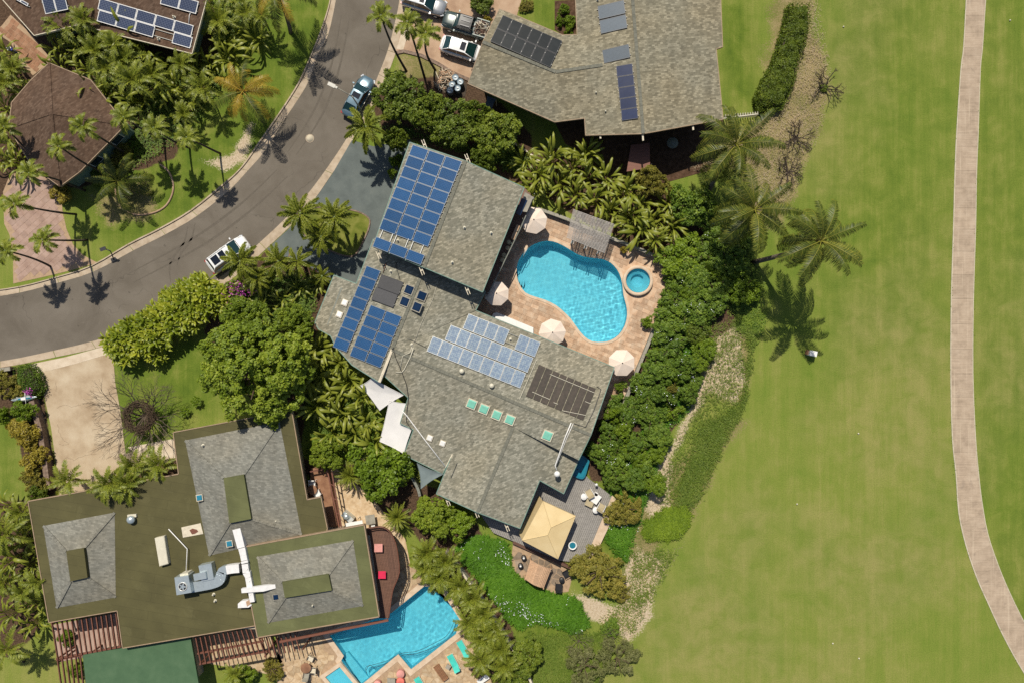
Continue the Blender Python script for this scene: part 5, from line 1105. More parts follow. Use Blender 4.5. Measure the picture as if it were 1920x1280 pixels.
def frond_mesh(name, L_, pitch, droop, nleaf, ll, lw_, mt, seed, plume=False, hang=.5, stem=.05, vee=.3, start=.16, swept=.75):
    """feather frond: curved rib and paired leaflets"""
    r = np.random.default_rng(seed); K = 12; p = np.array(arc(L_, pitch, droop, K)); V = []; F4 = []; F3 = []; T = []
    for i in range(K+1):                                # rib as a three sided tapering bar
        t = p[min(i+1,K)]-p[max(i-1,0)]; t /= np.linalg.norm(t); nrm = np.array([-t[2],0,t[0]]); rad = stem*(1-.85*i/K)
        V += [p[i]+nrm*rad*.7, p[i]+np.array([0,rad,0])-nrm*rad*.5, p[i]+np.array([0,-rad,0])-nrm*rad*.5]; T += [1.0]*3
    for i in range(K):
        for s in range(3): F4.append((i*3+s, i*3+(s+1)%3, (i+1)*3+(s+1)%3, (i+1)*3+s))
    for q_ in range(nleaf):
        f = start+(1-start)*(q_+.5)/nleaf; x = f*K; i = min(K-1, int(x)); c = p[i]+(p[i+1]-p[i])*(x-i); t = (p[i+1]-p[i]); t = t/np.linalg.norm(t); nrm = np.array([-t[2],0,t[0]])
        g_ = (f-start)/(1-start); prof = min(1, .45+2.2*g_)*(1-.60*max(0, g_-.35)**1.2/.6)
        for s in ((-1, 1) if not plume else (-1, 1, -1, 1)):
            l = ll*prof*r.uniform(.82, 1.12); fw = swept*(.6+.7*f)
            if plume: el = r.uniform(-.9, 1.3); side = np.array([0,s,0])*math.cos(el)+nrm*math.sin(el)
            else: side = np.array([0,s,0])+nrm*vee*r.uniform(.5,1.4)
            d = side+t*fw+r.normal(0,.06,3); d /= np.linalg.norm(d); hg = hang*r.uniform(.6, 1.5)
            w_ = lw_*r.uniform(.8,1.2); wd = t*w_*.5; m_ = c+d*l*.5+np.array([0,0,-hg*l*.10]); e = c+d*l*.92+np.array([0,0,-hg*l*.45])
            b = len(V); V += [c-wd*.5, c+wd*.5, m_+wd, m_-wd, e]; tt = r.uniform(.15, .85); T += [tt*.7, tt*.7, tt, tt, min(1, tt+.25)]
            F4.append((b, b+1, b+2, b+3)); F3.append((b+3, b+2, b+4))
    return np_mesh(name, V, F4, F3, T, mt)
# --- prototypes
TREE_L = [crown_mesh('tree_crown', 11+i, 36, 760, .060, 40000, .043, M['l_tree'], .7, .72, (.18,.30), .8) for i in range(2)]
DARK_L = [crown_mesh('dark_crown', 21+i, 16, 330, .085, 18000, .062, M['l_dark'], .62, .68, (.24,.36), .8) for i in range(2)]
BANK_L = [crown_mesh('bank_foliage', 31+i, 14, 230, .10, 12000, .078, M['l_bank'], .5, .70, (.22,.36), .8) for i in range(3)]
LIME_L = [crown_mesh('lime_foliage', 41+i, 12, 130, .13, 6500, .10, M['l_lime'], .55, .68, (.22,.38), .6) for i in range(2)]
YELL_L = [crown_mesh('croton_foliage', 51+i, 10, 110, .14, 5000, .12, M['l_yell'], .6, .6, (.28,.42), .5) for i in range(2)]
RUST_L = [crown_mesh('rust_foliage', 61+i, 22, 260, .08, 10000, .075, M['l_rust'], .5, .74, (.16,.30), .45, jit=.8) for i in range(2)]
GREY_L = [crown_mesh('grey_foliage', 71, 22, 240, .08, 9000, .075, M['l_grey'], .5, .74, (.16,.30), .4, jit=.9)]
def stem_mesh(name, seed, n=6, mt=None):                # unit trunk with limbs reaching into a unit crown
    r = random.Random(seed); mb = MB(); mb.tube([(0,0,-.05),(.02,.01,.15),(0,.02,.32)], [.065,.05,.04], 7)
    for k in range(n):
        a = k*6.283/n+r.uniform(-.3,.3); q_ = r.uniform(.35,.62); mb.tube([(0,.02,.28),(math.cos(a)*q_*.45, math.sin(a)*q_*.45, .42),(math.cos(a)*q_, math.sin(a)*q_, .55+r.uniform(-.1,.1))], [.03,.02,.008], 5)
    return mb.mesh(name, mt or M['bark'])
TRUNK = [stem_mesh('limbs', s) for s in (1, 2)]
FLW = None
def plant(name, label, cat, px_, py_, rpx, zc, protos, group=None, h=None, flowers=None, k=[0], trunk=True, rpy=None):
    """leafy tree or shrub: crown centre seen at pixel (px_,py_) with pixel radius rpx; zc is the crown's mid height"""
    k[0] += 1; c = P(px_, py_, zc); rad = rpx/PX*(CH-zc)/CH; t = thing(name, label, cat, (c.x, c.y, 0), random.uniform(0, 6.28), group)
    hh = h or rad*1.15; sy = 1 if rpy is None else rpy/rpx; z0 = max(0.0, zc-.5*hh)
    if rpy: t.rotation_euler = (0, 0, 0)
    o = link('crown' if 'tree' in name else 'foliage', protos[k[0] % len(protos)], t); o.scale = (rad*1.06, rad*sy*1.06, hh); o.location = (0, 0, z0 if z0 > .25 else 0)
    if trunk: s = link('trunk' if 'tree' in name else 'stem', TRUNK[k[0] % 2], t); s.scale = (rad, rad, (z0+hh*.75)/.6); 
    if flowers:
        n_, mt = flowers; r = np.random.default_rng(k[0]); a = r.uniform(0, 6.28, n_); d = np.sqrt(r.uniform(0, .7, n_)); cl = r.uniform(0, 1, n_) 
        cc = np.stack([np.cos(a)*d*rad*.95, np.sin(a)*d*rad*.95, o.location.z+hh*(.98-.42*d*d)], -1); ks = r.normal(0, .14, (n_, 3, 3)); cc = (cc[:,None]+ks).reshape(-1,3)
        V, n = leaves(cc, np.tile([0,0,1.0], (len(cc),1)), .09, r, .8, .3); f_ = link('flower', np_mesh('flowers', V.reshape(-1,3), np.arange(n*4).reshape(-1,4), None, np.ones(n*4), mt), t); f_['kind'] = 'stuff'
    return t
def blades(name, label, cat, poly_, n, h, wdt, mt, seed, z0=0.0, zvar=.0, flat=.5, group=None, flowers=0, hump=0.0, feather=16.0):
    """uncountable ground cover: n folded blades standing inside a pixel polygon"""
    r = np.random.default_rng(seed); xs_ = [p[0] for p in poly_]; ys_ = [p[1] for p in poly_]; X = r.uniform(min(xs_), max(xs_), n*3); Y = r.uniform(min(ys_), max(ys_), n*3)
    ed = edge_dist(poly_, X, Y)+wiggle(X, Y, .15, seed)*4; ok = inside(poly_, X, Y) & (r.uniform(0, 1, n*3) < np.clip(ed/feather, 0, 1)); X = X[ok][:n]; Y = Y[ok][:n]; ed = ed[ok][:n]; n = len(X); wx = (X-960)/PX; wy = (640-Y)/PX
    hv = 1+.45*wiggle(X, Y, .09, seed+1); hv = np.clip(hv, .35, 1.9); bz_ = z0+hump*np.clip(ed/22, 0, 1)*(.75+.25*wiggle(X, Y, .05, seed+4)); c = np.stack([wx, wy, bz_], -1)
    a = r.uniform(0, 6.28, n); el = r.uniform(flat*.2, flat, n); d = np.stack([np.cos(a)*np.cos(el), np.sin(a)*np.cos(el), np.sin(el)], -1); s = np.stack([-np.sin(a), np.cos(a), np.zeros(n)], -1)
    L_ = (h*hv*r.uniform(.6, 1.35, n))[:,None]; W_ = (wdt*r.uniform(.7, 1.3, n))[:,None]; z_ = np.array([0,0,1.0])
    lift = np.stack([np.zeros(n), np.zeros(n), r.uniform(0, .8, n)*h*hv], -1); c = c+lift
    V = np.stack([c-s*W_*.3, c+s*W_*.3, c+d*L_*.55+s*W_*.5, c+d*L_*.55-s*W_*.5, c+d*L_-z_*L_*.25], 1); b = np.arange(n)*5
    F4 = np.stack([b, b+1, b+2, b+3], -1); F3 = np.stack([b+3, b+2, b+4], -1); tt = np.clip(.5+.28*wiggle(X, Y, .06, seed+2)+r.uniform(-.3, .3, n), 0, 1)
    o = link(name, np_mesh(name, V.reshape(-1,3), F4, F3, np.repeat(tt, 5), mt)); tag(o, label, cat, group, 'stuff')
    if flowers:
        ii = r.choice(n, flowers); m_ = wiggle(X[ii], Y[ii], .07, seed+3) > .25; ii = ii[m_]; cc = c[ii]+np.stack([r.normal(0,.1,len(ii)), r.normal(0,.1,len(ii)), np.full(len(ii), h*.75)], -1)
        V, n2 = leaves(cc, np.tile([0,0,1.0], (len(cc),1)), .11, r, .8, .4); f_ = link('flower', np_mesh('flowers', V.reshape(-1,3), np.arange(n2*4).reshape(-1,4), None, np.ones(n2*4), M['flower_w']), o); f_['kind'] = 'stuff'
    return o
# palms -----------------------------------------------------------------------
def lerp3(a, b, t): return a.lerp(b, t)
COCO_F = [frond_mesh('coconut_frond', 4.6, R(p_), R(d_), 54, .95, .075, M['l_coco'], 100+i, hang=1.3, stem=.06, vee=.0, swept=.6) for i, (p_, d_) in enumerate(((62,75),(42,85),(24,85),(8,75),(-5,60)))]
GOLD_F = [frond_mesh('golden_frond', 4.0, R(p_), R(d_), 50, 1.0, .06, M['l_gold'], 120+i, hang=.9, stem=.08, vee=.05) for i, (p_, d_) in enumerate(((50,80),(30,85),(12,70)))]
MANI_F = [frond_mesh('short_frond', 1.75, R(p_), R(d_), 26, .62, .10, M['l_frond'], 140+i, hang=.45, stem=.045, vee=.55, start=.12) for i, (p_, d_) in enumerate(((58,95),(40,100),(22,80)))]
FOX_F = [frond_mesh('plume_frond', 2.6, R(p_), R(d_), 60, .52, .085, M['l_frond'], 160+i, plume=True, hang=.3, stem=.06, start=.14) for i, (p_, d_) in enumerate(((55,85),(32,80),(12,60)))]
AREC_F = [frond_mesh('areca_frond', 2.2, R(p_), R(d_), 34, .60, .075, M['l_frond'], 180+i, hang=.5, stem=.035, vee=.7) for i, (p_, d_) in enumerate(((72,80),(55,85),(36,70)))]
CYC_F = [frond_mesh('spike_frond', 1.6, R(p_), R(d_), 30, .20, .045, M['l_frond'], 200+i, hang=.2, stem=.03, vee=.5, start=.1) for i, (p_, d_) in enumerate(((75,60),(45,50),(18,35)))]
def palm(name, label, crown, zc, base, protos, nf, r_tr, mt, scale=1.0, group=None, shaft=None, az0=None, old=.0, bend=.25, cat='palm tree', pitch_jit=8, nuts=0, minpitch=None):
    """trunk from the base pixel (on the ground) to the crown pixel at height zc; each frond is its own part"""
    C_ = P(*crown, zc); B_ = P(*base, 0); t = thing(name, label, cat, B_, 0, group); rr = random.Random(int(crown[0]*31+crown[1]*7)); N = 9; pts = []
    side = Vector((-(C_-B_).y, (C_-B_).x, 0)); side = side.normalized() if side.length > .01 else Vector((1,0,0)); bd = rr.uniform(-1, 1)*bend
    for i in range(N+1):
        f = i/N; p = Vector((B_.x+(C_.x-B_.x)*f**.8, B_.y+(C_.y-B_.y)*f**.8, zc*f)); p += side*bd*math.sin(f*math.pi); pts.append(p)
    pts[-1] = C_; part('trunk', MB().tube(pts, [r_tr*(1.35-.5*i/N) for i in range(N+1)], 9), mt, t)
    if shaft: part('crown_shaft', MB().tube([C_-Vector((0,0,.5)), C_-Vector((0,0,.15)), C_+Vector((0,0,.1))], [r_tr*1.05, r_tr*1.5, r_tr*.8], 8), shaft, t)
    az0 = rr.uniform(0, 6.28) if az0 is None else az0; off = C_-B_; np_ = len(protos)
    for k in range(nf):
        f = k/max(1, nf-1); q_ = min(np_-1, int(f*np_)); o = link('frond', protos[q_], t)
        az = az0+k*2.39996+rr.uniform(-.15, .15); tilt = R(rr.uniform(-pitch_jit, pitch_jit)+old*f); s = scale*rr.uniform(.88, 1.08)*(1-.15*(1-f))
        o.rotation_euler = (rr.uniform(-.15, .15), tilt, az); o.scale = (s, s*rr.choice((-1, 1)), s); o.location = off+Vector((0,0,-.12*f))
    for k in range(nuts):
        a = rr.uniform(0, 6.28); link('coconut', NUT, t).location = off+Vector((math.cos(a)*.28, math.sin(a)*.28, -.3))
    return t
nb = MB().lathe((0,0,0), [(.001,-.15),(.1,-.1),(.14,0),(.1,.1),(.001,.15)], 8); NUT = nb.mesh('coconut', M['bark'])
SHAFT = mat('crown_shaft', (.14,.19,.06), sc=4, rough=.6, obj=True)
# heliconia-like clumps with each leaf a part
def blade_leaf(seed, stemL, L_, W_, p0, droop, mt):
    st = arc(stemL, p0, .12, 3); last = st[-1]; bl = arc(L_, p0-.12, droop, 8, last[2], last[0]); pts = st[:-1]+bl; k = len(bl)
    wd = [.02]*(len(st)-1)+[W_*math.sin(min(1, (i+.35)/(k-.2))*math.pi)**.6 if i < k-1 else .01 for i in range(k)]
    return strap_mesh('broad_leaf', pts, wd, mt, .35, seed)
HEL_F = [blade_leaf(300+i, s_, l_, w_, R(p_), R(d_), M['l_heli']) for i, (s_, l_, w_, p_, d_) in enumerate(((1.5,1.7,.12,80,95),(1.3,1.9,.14,70,110),(1.0,1.7,.13,60,100),(.6,1.6,.12,48,95),(1.7,1.5,.11,86,75),(1.2,1.8,.10,66,125)))]
def clump(name, label, px_, py_, zt, nl, scale, group=None, protos=None, cat='tropical plant'):
    c = P(px_, py_, zt*.6); t = thing(name, label, cat, (c.x, c.y, 0), 0, group); rr = random.Random(int(px_*13+py_*5)); pr = protos or HEL_F; a0 = rr.uniform(0, 6.28)
    for k in range(nl):
        o = link('leaf', pr[k % len(pr)], t); s = scale*rr.uniform(.8, 1.15); a = a0+k*2.39996+rr.uniform(-.2,.2); o.rotation_euler = (rr.uniform(-.2,.2), rr.uniform(-.15,.12), a)
        o.scale = (s, s, s*zt/2.3); rad = .35*math.sqrt(k/nl)*scale; o.location = (rad*math.cos(a+2), rad*math.sin(a+2), 0)
    return t
def mixed(l, x, y, i, grp, z):
    k = (i*7+int(x)) % 5; s = random.uniform(.8, 1.25); zz = z*random.uniform(.75, 1.25)
    if k in (0, 2): palm('areca_palm', l, (x, y), zz, (x+random.uniform(-6,6), y+random.uniform(-4,4)), AREC_F, random.randint(12, 18), .08, M['palmtrunk'], s, grp, pitch_jit=16, old=12)
    elif k == 3: clump('strap_plant', l, x, y, zz*.8, 20, s*.95, grp, [HEL_F[4], HEL_F[1], HEL_F[5]])
    else: clump('broadleaf_clump', l, x, y, zz*.9, random.randint(16, 24), s*1.05, grp)
def named_row(pts, lead, landmark, lm):
    """labels in order of distance from a landmark one can find"""
    d = sorted(range(len(pts)), key=lambda i: math.hypot(pts[i][0]-lm[0], pts[i][1]-lm[1])); out = [None]*len(pts)
    for r_, i in enumerate(d): out[i] = f"{lead}, nearest {landmark}" if r_ == 0 else f"{lead}, {ORD[r_]} nearest {landmark}"
    return out
def ti_mesh(name, seed, n_ros, per, L_, W_, mt, flat=.5):
    """bush of unit radius made of leafy rosettes"""
    r = np.random.default_rng(seed); V = []; F4 = []; F3 = []; T = []
    for q_ in range(n_ros):
        a = q_*2.39996; d = math.sqrt((q_+.5)/n_ros)*.78; c = np.array([math.cos(a)*d, math.sin(a)*d, .9-.5*d*d+r.uniform(-.12,.12)]); tq = r.uniform(0, 1)
        for k in range(per):
            az = k*2.39996+r.uniform(-.3,.3); el = r.uniform(.15, 1.25)*(1-.3*k/per); dr = np.array([math.cos(az)*math.cos(el), math.sin(az)*math.cos(el), math.sin(el)]); s = np.array([-math.sin(az), math.cos(az), 0]); l = L_*r.uniform(.75,1.2); w_ = W_*r.uniform(.8,1.2)
            c0 = c+dr*.03; m1 = c0+dr*l*.35; m2 = c0+dr*l*.72-np.array([0,0,.10*l]); e = c0+dr*l-np.array([0,0,.32*l]); b = len(V); tt = np.clip(.25+.35*tq+r.uniform(-.15,.4), 0, 1)
            V += [c0, m1-s*w_*.5, m1-np.array([0,0,.02]), m1+s*w_*.5, m2-s*w_*.45, m2-np.array([0,0,.02]), m2+s*w_*.45, e]; T += [tt*.6, tt, tt+.1, tt, tt, tt+.1, tt, tt]
            F3 += [(b,b+2,b+1),(b,b+3,b+2),(b+4,b+5,b+7),(b+5,b+6,b+7)]; F4 += [(b+1,b+2,b+5,b+4),(b+2,b+3,b+6,b+5)]
    return np_mesh(name, V, F4, F3, np.clip(T,0,1), mt, True)
TI_L = [ti_mesh('ti_foliage', 400+i, 13, 16, .56, .13, M['l_ti']) for i in range(3)]
TIG_L = [ti_mesh('ti_green', 410+i, 16, 15, .40, .13, M['l_lime']) for i in range(2)]
COL_D = lambda *a: None
# ---------------------------------------------------------------- trees
plant('broad_shade_tree', 'big round bright green tree overhanging the lawn and the olive roof corner', 'tree', 468, 698, 110, 6.2, TREE_L, h=5.6)
plant('garden_tree', 'smaller green tree joined to the big shade tree at the ti hedge', 'tree', 455, 610, 58, 4.6, TREE_L, h=4.0)
plant('garden_tree', 'round green tree tucked against the outer corner of the middle roof', 'tree', 545, 610, 44, 3.6, TREE_L, h=3.2)
G = 'dense round trees between street and neighbour driveway'
for (x, y, r_, l) in ((752,180,56,'dense dark round tree beside the parked blue sedan'),(800,212,40,'small round tree wedged below the dry grass and driftwood pile'),(850,225,54,'middle dense green tree in the clump under the blue drums'),
                      (925,250,52,'dense green tree at the shaded yard end of the clump above the garage'),(892,212,30,'low round tree crown touching the neighbour roof shadow'),(745,262,26,'small leafy tree between plume palm and garage roof corner'),(905,300,30,'lower dense tree crown overhanging the bed behind the garage')):
    plant('dense_tree', l, 'tree', x, y, r_, 3.0, DARK_L, G, h=3.4)
plant('garden_tree', 'yellow green tree with pale twigs beside the white shade sail', 'tree', 706, 880, 60, 3.0, [LIME_L[0]], h=3.6)
plant('garden_tree', 'medium green tree between broad leaves and courtyard, above the spiky palm', 'tree', 612, 852, 36, 2.8, TREE_L, h=3.0)
plant('garden_tree', 'round green tree below the grey triangular sail, by the boundary wall', 'tree', 812, 968, 44, 2.6, [TREE_L[0]], h=3.0)
plant('garden_tree', 'lime green shrubby tree under the roof eave beside the white ground cover', 'tree', 862, 985, 30, 1.8, LIME_L, h=2.0)
plant('garden_tree', 'olive yellow tree at the edge of the neighbour shaded yard behind the pergola', 'tree', 1222, 342, 38, 3.0, [RUST_L[0]], h=3.2)
plant('garden_tree', 'green tree squeezed between broad leaves and the first coconut trunk', 'tree', 1296, 380, 46, 2.8, BANK_L, h=3.2)
plant('shrub', 'small leafy shrub standing in the driveway at the top edge', 'shrub', 903, 0, 26, 1.2, DARK_L, h=1.6)
plant('shrub', 'low reddish brown shrub on the small lawn at the top edge', 'shrub', 987, 8, 16, .5, RUST_L, h=.8)
plant('shrub', 'yellow shrub next to the debris in the pickup bed', 'shrub', 912, 35, 10, .8, YELL_L, h=1.0)
for (x, y, r_, l) in ((1057,18,12,'upper leafy plant in the dark bed beside the small lawn'),(1052,38,11,'middle leafy plant in the dark bed beside the small lawn'),(1072,38,13,'yellowish plant by the roof edge in the dark bed'),(1068,58,10,'lowest plant of the dark bed at the roof corner')): plant('shrub', l, 'shrub', x, y, r_, .6, LIME_L, 'plants in the dark bed by the neighbour roof', h=1.0)
struct('planting_bed', MB().prism(pxs([(1040,2),(1082,0),(1080,66),(1055,66),(1040,56)]), -.03, .035), M['soil'])
# bank shrubs along the terrace wall
BK = [(1275,480,44),(1320,470,40),(1345,430,38),(1370,490,42),(1300,530,42),(1345,545,40),(1260,555,30),(1290,580,44),(1252,610,34),(1310,620,34),(1262,650,40),(1232,690,34),(1285,690,30),(1205,735,34),(1248,735,34),(1290,735,24),(1175,775,34),(1222,785,36),(1150,812,34),(1195,835,36),(1128,850,28),(1160,880,34),(1210,880,28),(1275,520,30),(1395,540,36),(1330,585,30),(1150,845,24),(1385,450,34)]
lb = named_row(BK, 'dark green shrub on the bank', 'the round spa', (1195,527))
for (x, y, r_), l in zip(BK, lb): 
    if (x, y) == (1128,850): l = 'bright leafy shrub directly beside the teal hot tub'
    plant('bank_shrub', l, 'shrub', x, y, r_*random.uniform(.85,1.1), random.uniform(1.1,1.9), BANK_L if (x*3+y) % 7 else [LIME_L[0], DARK_L[0]], 'dark shrubs on the bank', h=2.0+.4*random.random(), flowers=(4, M['flower_w']) if random.random() < .35 else None)
BK2 = [(1318,560,20),(1338,510,18),(1322,655,20),(1300,715,18),(1310,680,16),(1262,768,20),(1240,820,22),(1205,858,18),(1235,850,16),(1190,905,22),(1228,910,20),(1175,845,15),(1268,620,16),(1232,660,15),(1272,700,15),(1218,762,15),(1170,810,16),(1150,780,14),(1148,905,18),(1290,548,15)]
for i, ((x, y, r_), l) in enumerate(zip(BK2, named_row(BK2, 'bright creeper mound among the bank shrubs', 'the teal hot tub', (1088,870)))): plant('creeper_mound', l, 'shrub', x, y, r_*1.15, random.uniform(1.0,1.9), [LIME_L[i % 2], BANK_L[i % 3], LIME_L[0]], 'bright creepers on the bank', h=random.uniform(1.0,1.8))
plant('shrub', 'reddish brown dead shrub patch in the bank of dark shrubs', 'shrub', 1262, 728, 11, 2.1, RUST_L, h=.9)
plant('shrub', 'round olive shrub above the lime ground cover, right of the deck', 'shrub', 1170, 955, 40, 1.4, [RUST_L[0]], h=2.0)
plant('shrub', 'wide rust tinged shrub below the grey deck beside the black chairs', 'shrub', 1125, 1075, 58, 1.6, [RUST_L[1]], h=2.2)
plant('shrub', 'outer lobe of rust tinged foliage on the dry grass edge', 'shrub', 1165, 1112, 22, .8, [RUST_L[0]], h=1.2)
plant('shrub', 'grey tipped shrub at the bottom edge next to the fairway', 'shrub', 1160, 1235, 42, 1.4, GREY_L, h=1.8)
plant('shrub', 'grey green shrub at the bottom edge, away from the fairway', 'shrub', 1095, 1250, 40, 1.4, GREY_L, h=1.8)
plant('shrub', 'small rounded green shrub in the grass above the two grey shrubs', 'shrub', 1148, 1178, 20, .6, BANK_L, h=1.0)
plant('shrub', 'dark leafy shrub at the bottom edge beside the areca palms', 'shrub', 985, 1230, 36, 1.8, DARK_L, h=2.2)
plant('shrub', 'dark green shrub at the bottom edge by the boundary wall foot', 'shrub', 960, 1265, 38, 1.8, DARK_L, h=2.2)
# ground cover
blades('ground_cover', 'bright green ground cover bed with tiny white flowers below the house', 'ground cover', [(850,1022),(895,1002),(950,1012),(962,1070),(1000,1098),(1040,1112),(1075,1118),(1098,1145),(1103,1170),(1080,1186),(1050,1176),(1010,1165),(975,1178),(945,1150),(905,1095),(870,1055)], 30000, .42, .075, M['l_cover'], 5, flowers=900, hump=.5, feather=3.0)
blades('ground_cover', 'bright green creeping cover on the lower bank between dark shrubs and dry grass', 'ground cover', [(1345,560),(1335,600),(1300,700),(1300,760),(1260,800),(1235,880),(1212,950),(1195,1000),(1175,1060),(1150,1045),(1130,1000),(1120,940),(1150,890),(1215,780),(1270,650),(1300,560)], 30000, .34, .07, M['l_cover'], 6, flowers=700, hump=.3)
blades('ground_cover', 'lime yellow ground cover mound beside the dry strip near the fairway', 'ground cover', [(1205,975),(1245,950),(1285,945),(1300,965),(1290,995),(1255,1015),(1215,1015),(1198,1000)], 12000, .30, .06, M['l_lime'], 8, hump=.4)
blades('rough_grass', 'tall green rough grass between the sandy strip and the fairway', 'rough grass', [(1380,580),(1420,620),(1412,700),(1400,760),(1360,840),(1330,900),(1300,960),(1255,950),(1270,900),(1290,850),(1310,790),(1360,770),(1390,740),(1398,660)], 24000, .30, .05, M['l_rough'], 9, flat=.9)
blades('rough_grass', 'ragged green tufts spreading from the rough into the sandy strip', 'rough grass', [(1330,600),(1400,590),(1405,740),(1360,800),(1320,940),(1235,960),(1225,900),(1290,780),(1320,700)], 5000, .34, .045, M['l_rough'], 19)
blades('rough_grass', 'green tufts in the dry slope under the lime ground cover', 'rough grass', [(1180,1030),(1280,1020),(1230,1120),(1190,1190),(1110,1170),(1170,1110)], 3500, .26, .045, M['l_rough'], 20)
blades('dry_grass', 'straw coloured dry grass scattered along the sandy strip', 'dry grass', [(1340,600),(1395,600),(1392,740),(1330,750),(1290,820),(1262,900),(1250,960),(1205,960),(1225,880),(1270,800),(1300,740)], 3000, .14, .03, M['l_straw'], 10)
blades('dry_grass', 'straw and green tufts on the dry slope below the rust tinged shrub', 'dry grass', [(1180,1020),(1260,1025),(1290,1010),(1230,1120),(1190,1200),(1150,1180),(1120,1160),(1180,1120),(1172,1060)], 3000, .12, .03, M['l_straw'], 11)
blades('dry_grass', 'thin straw grass round the bare branches by the dark hedge', 'dry grass', [(1420,215),(1470,170),(1500,0),(1535,0),(1560,130),(1545,230),(1505,330),(1470,400),(1420,380),(1360,300),(1330,330),(1280,320)], 8000, .20, .035, M['l_straw'], 12)
blades('undergrowth', 'low green undergrowth at the bottom edge between boundary wall and grey shrubs', 'undergrowth', [(985,1180),(1060,1185),(1120,1180),(1150,1190),(1130,1290),(990,1290)], 14000, .30, .06, M['l_rough'], 13, hump=.15)
blades('undergrowth', 'dark fern undergrowth in the bed between driveway, middle roof and big tree', 'undergrowth', [(540,505),(610,520),(590,600),(585,640),(640,700),(700,760),(715,850),(640,860),(575,860),(570,780),(540,640),(430,560),(480,500)], 12000, .32, .07, M['l_bank'], 14)
blades('undergrowth', 'dark leaf litter and seedlings beneath the palms of the upper left gardens', 'undergrowth', [(100,60),(200,90),(400,110),(480,60),(520,0),(400,0),(400,100),(420,150),(380,230),(310,290),(210,345),(190,330),(240,250),(240,220),(160,140)], 14000, .3, .07, M['l_bank'], 15)
blades('undergrowth', 'green undergrowth on the bank under the three coconut palms', 'undergrowth', [(1330,400),(1400,430),(1430,520),(1440,600),(1420,650),(1380,620),(1350,560),(1320,480)], 9000, .3, .06, M['l_bank'], 16)
blades('undergrowth', 'leafy undergrowth between the garage wall and the row of dense trees', 'undergrowth', [(700,240),(770,262),(880,295),(975,335),(1000,300),(960,260),(850,270),(760,230)], 6000, .3, .07, M['l_bank'], 17)
for a_, b_, nm in ((CP_L, -6, 'left'), (CP_R, 6, 'right')):
    pl = [(x, y) for x, y in a_] + [(x+b_, y) for x, y in a_][::-1]
    blades('edge_grass', f'uneven grass creeping over the {"fairway side" if b_ < 0 else "outer side"} edge of the cart path', 'grass', [(x+(2.2 if b_ < 0 else -2.2), y) for x, y in pl], 5000, .09, .05, M['l_rough'], 30+b_, flat=.4, feather=2.5)
# clipped dark hedge
def hedge(name, label, poly_, h, n, leaf, mt, cat='hedge', seed=1):
    t = thing(name, label, cat, P(*poly_[0], 0)); r = np.random.default_rng(seed); lp = np.array(pxs(poly_, h)); xs_, ys_ = lp[:,0], lp[:,1]
    X = r.uniform(xs_.min(), xs_.max(), n*3); Y = r.uniform(ys_.min(), ys_.max(), n*3); pl = [tuple(p) for p in lp]; ed = edge_dist(pl, X, Y)+wiggle(X*PX, Y*PX, .2, seed)*.12; ok = inside(pl, X, Y) & (ed > 0); X, Y, ed = X[ok][:n], Y[ok][:n], ed[ok][:n]
    m_ = len(X); Z = h*(1-np.exp(-ed*3.5))*(1+.1*wiggle(X*PX, Y*PX, .2, seed+1))*np.where(r.uniform(0,1,m_) < .8, 1, r.uniform(.3,.95,m_)); c = np.stack([X, Y, Z], -1)
    per = lp.sum() ; V, n1_ = leaves(c, np.tile([0,0,1.0], (m_,1)), leaf, r, .6, .8)
    # sides
    q_ = []; 
    for i in range(len(lp)):
        a, b = lp[i], lp[(i+1) % len(lp)]; k = int(np.linalg.norm(b-a)*110); f = r.uniform(0, 1, (k,1)); pp = a+(b-a)*f; q_.append(np.concatenate([pp+r.normal(0,.08,(k,2)), r.uniform(0, h*.8, (k,1))], 1))
    q_ = np.concatenate(q_); V2, n2_ = leaves(q_, r.normal(0,1,(len(q_),3)), leaf, r, .6, .5); V = np.concatenate([V, V2]); n_ = n1_+n2_
    tt = np.clip(.4+.25*wiggle(V[:,0,0]*PX, V[:,0,1]*PX, .2, seed+2)+r.uniform(-.3,.35,n_), 0, 1)
    me_ = np_mesh('foliage', V.reshape(-1,3)-np.array(t.location), np.arange(n_*4).reshape(-1,4), None, np.repeat(tt, 4), mt); link('foliage', me_, t)
    part('branches', MB().prism([tuple(p) for p in scale_loop(pl, -.4)], 0, h*.7), M['twigdark'], t); return t
hedge('clipped_hedge', 'long dark clipped hedge between side lawn and dry grass at the top', [(1483,3),(1522,2),(1522,40),(1514,78),(1502,110),(1494,150),(1484,175),(1470,200),(1428,204),(1420,180),(1432,150),(1452,115),(1465,78),(1476,40)], 1.7, 16000, .17, M['l_dark'])
hedge('clipped_shrub', 'clipped green shrub mound at the mouth of the tan driveway', [(22,688),(50,682),(66,700),(74,728),(60,748),(30,740),(22,715)], 1.4, 3000, .14, M['l_bank'], 'shrub', 3)
fl = thing('bougainvillea_sprig', 'magenta flower sprig on the clipped shrub by the parked canoe', 'flower', P(53,735,1.3)); c = P(53,735,1.5); r = np.random.default_rng(3); V, n = leaves(np.array(c)+r.normal(0,.2,(70,3)), np.tile([0,0,1.],(70,1)), .14, r, .8, .6)
me_ = np_mesh('petal', V.reshape(-1,3)-np.array(fl.location), np.arange(n*4).reshape(-1,4), None, np.ones(n*4), M['flower_p']); link('blossom', me_, fl)
fl = thing('bougainvillea', 'magenta bougainvillea behind the palms near the parked white car', 'flowering shrub', P(445,545,0)); c = P(445,548,1.8)
